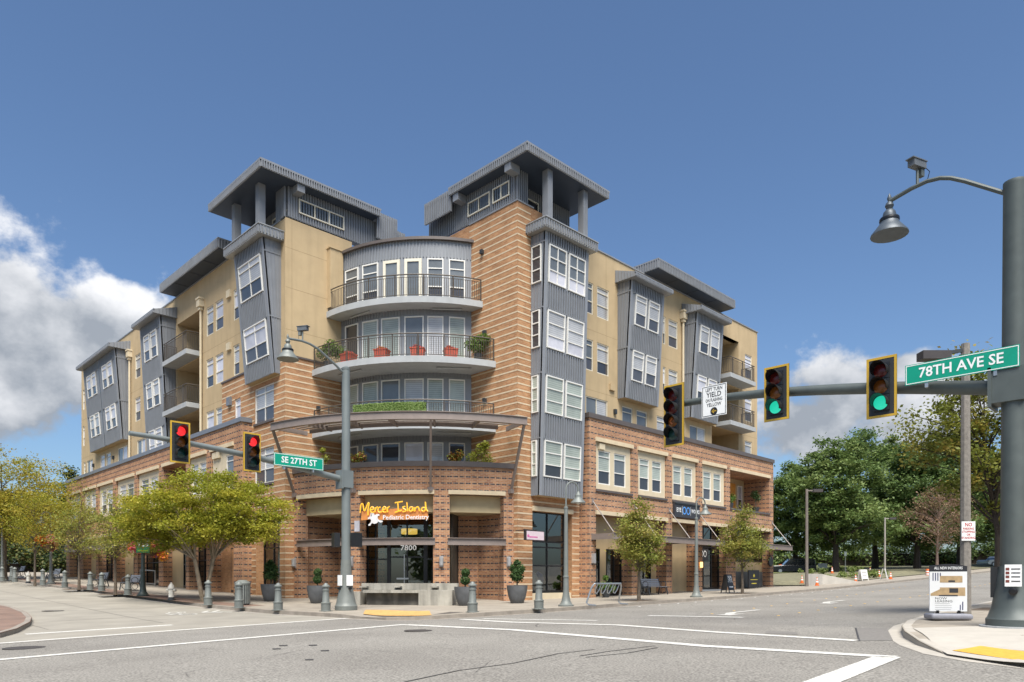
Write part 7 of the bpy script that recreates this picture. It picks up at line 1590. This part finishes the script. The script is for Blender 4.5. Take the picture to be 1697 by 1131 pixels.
for px, py, lab in ((1363, 941.5, 'white notice board on posts beside the lawn'), (1339, 935, 'white notice board beside the black car')):
    dpt = 88; a, b = ray(px); v = Vector((a * dpt, b * dpt, 0)); v.z = gz(v.x, v.y) + .25; t = thing('notice_board', lab, 'notice board', v); f_ = FDIR((0, 0, 0), -140); zt = zat(py - 7.5, dpt) - v.z; s = MB(); s.fbox(f_, -.55, .55, zt - .6, zt, .03, .06); ppart('panel', s, WHITE, t); s = MB(); s.fbox(f_, -.5, -.45, -.2, zt, -.03, .03); s.fbox(f_, .45, .5, -.2, zt, -.03, .03); ppart('posts', s, DKPAINT, t)
# cars
def car(name, lab, pos, yaw, L, W, H, body, kind):
    t = thing(name, lab, 'car', pos, yaw); x = L / 2; hw = W / 2
    low = [(-x, .45), (-x + .05, .30), (x - .1, .28), (x, .45), (x - .02, .78), (x - .25, .95), (x * .45, 1.02), (-x + .05, 1.05), (-x, .8)]
    top = [(x * .45, 1.0), (x * .18, H - .04), (-x * .82, H), (-x * .96, H - .1), (-x + .04, 1.03)] if kind == 'suv' else [(x * .40, .96), (x * .08, H - .02), (-x * .45, H), (-x * .85, 1.0)]
    fr = Fr((0, 0, 0), (1, 0, 0), (0, 0, 1), (0, -1, 0)); pm = mat('car_paint_' + body[0], body[1], .25, .1, var=.03, coat=1.0)
    s = MB(); s.prism(low, fr, -hw, hw); o = ppart('body', s, pm, t); b = o.modifiers.new('b', 'BEVEL'); b.width = .06; b.segments = 2
    s = MB(); s.prism(top, fr, -hw * .86, hw * .86); o = ppart('cabin', s, pm, t); b = o.modifiers.new('b', 'BEVEL'); b.width = .05; b.segments = 2
    gl = mat('car_glass', (.02, .022, .025), .05, spec=.8); a = top[0][0]; c = top[-1][0]
    for sgn in (1, -1):
        for u0, u1 in ((a - .55, (a + c) / 2 + .25), ((a + c) / 2 + .18, c * .62), (c * .65, c * .92)):
            s = MB(); s.prism([(u0, 1.08), (u0 - .22 if u0 > 0 else u0, H - .14), (u1, H - .12), (u1, 1.08)], fr, sgn * hw * .865 - .004, sgn * hw * .865 + .004); ppart('side_window', s, gl, t)
    s = MB(); s.quad([(a - .02, -hw * .78, 1.05), (a - .02, hw * .78, 1.05), (top[1][0] + .03, hw * .72, H - .1), (top[1][0] + .03, -hw * .72, H - .1)]); ppart('windscreen', s, gl, t)
    for u in (x * .62, -x * .60):
        for sgn in (1, -1):
            f_ = Fr((u, sgn * hw * .93, .36), (1, 0, 0), (0, 0, 1), (0, -1, 0)); s = MB(); s.lathe([(.2, -.12), (.36, -.11), (.36, .11), (.2, .12)], (u, -sgn * hw * .93, .36), 18, fr=f_); w = ppart('wheel', s, BLACK, t, smooth=True); s = MB(); s.lathe([(0, -.125), (.2, -.125), (.2, .125), (0, .125)], (u, -sgn * hw * .93, .36), 14, fr=f_); ppart('rim', s, GALV, w)
    for sgn in (1, -1):
        s = MB(); s.box(x - .06, x + .012, sgn * hw * .72 - .16, sgn * hw * .72 + .16, .66, .8); ppart('headlight', s, REFL, t); s = MB(); s.box(-x - .012, -x + .06, sgn * hw * .78 - .1, sgn * hw * .78 + .1, .72, .98); ppart('tail_light', s, mat('tail_red', (.3, .01, .01), .3), t)
    return t
dpt = 84; a, b = ray(1313); v = Vector((a * dpt, b * dpt, 0)); v.z = gz(v.x, v.y) + .02
car('parked_car', 'black estate car parked behind the planting bed', v, math.radians(135 - 10), 4.9, 1.95, 1.8, ('black', (.012, .012, .016)), 'suv')
dpt = 100; a, b = ray(1650); v = Vector((a * dpt, b * dpt, 0)); v.z = gz(v.x, v.y) + .02
car('parked_car', 'white car parked beyond the avenue at the right', v, math.radians(150), 4.7, 1.9, 1.5, ('white', (.7, .69, .66)), 'sedan')
# guard rail by the left-hand shops and the lit lamp by the optician
for y in (48.6, 51.4):
    s = MB(); s.bar((XP - .12, y, zg(XP, y) - .1), (XP - .12, y, zg(XP, y) + 1.0), .06); part('guard_post', s, GALV)
s = MB(); s.bar((XP - .12, 48.6, zg(XP, 48.6) + 1.0), (XP - .12, 51.4, zg(XP, 51.4) + 1.0), .06); s.bar((XP - .12, 48.6, zg(XP, 48.6) + .15), (XP - .12, 51.4, zg(XP, 51.4) + .15), .04); part('guard_rail', s, GALV)
u = ux(1160, YP); s = MB(); s.lathe([(.09, 0), (.09, .34)], fYP.p(u, 2.1, .1), 10); part('lit_wall_lamp', s, mat_emit('wall_lamp_glow', (1, .6, .22), 1.2))
# bare earth round the street trees
PIT = mat('tree_pit_earth', (.13, .095, .065), 1.0, var=.3, scale=5, bump=.5)
for c in (gbase(1059, 996)[0], gbase(1230, 984)[0], gbase(1654, 1010)[0], mp, gbase(191, 985)[0], gbase(131, 977)[0]):
    r = .75; c = c + Vector((.25, 0, 0)) if c is mp else c; o = sheet([(c.x - r, c.y - r * .7), (c.x + r, c.y - r * .7), (c.x + r, c.y + r * .7), (c.x - r, c.y + r * .7)], PIT, 'tree_pit', .008, walk if c.y > 10 else walk2, n=3)
# leaves on the rail screen
n = 5200; tt = RG.uniform(AB4.tpx(585), AB4.tpx(706), n); zz = RG.uniform(8.86, 9.70, n); P = np.array([tuple(AB4.p(a_, b_, .0)) for a_, b_ in zip(tt, zz)]); nn = P * 0 + np.array([-.7, -.6, .4]) + RG.normal(size=(n, 3)) * .5; nn /= np.linalg.norm(nn, axis=1)[:, None]
o = leaf_mesh('screen_leaves', P, nn, .035, RG.random(n), mat_leaf('leaf_screen_print', [(.10, .17, .03), (.20, .30, .07), (.34, .42, .16)], .3)); o.parent = B; o.matrix_parent_inverse = WM[B.name].inverted()
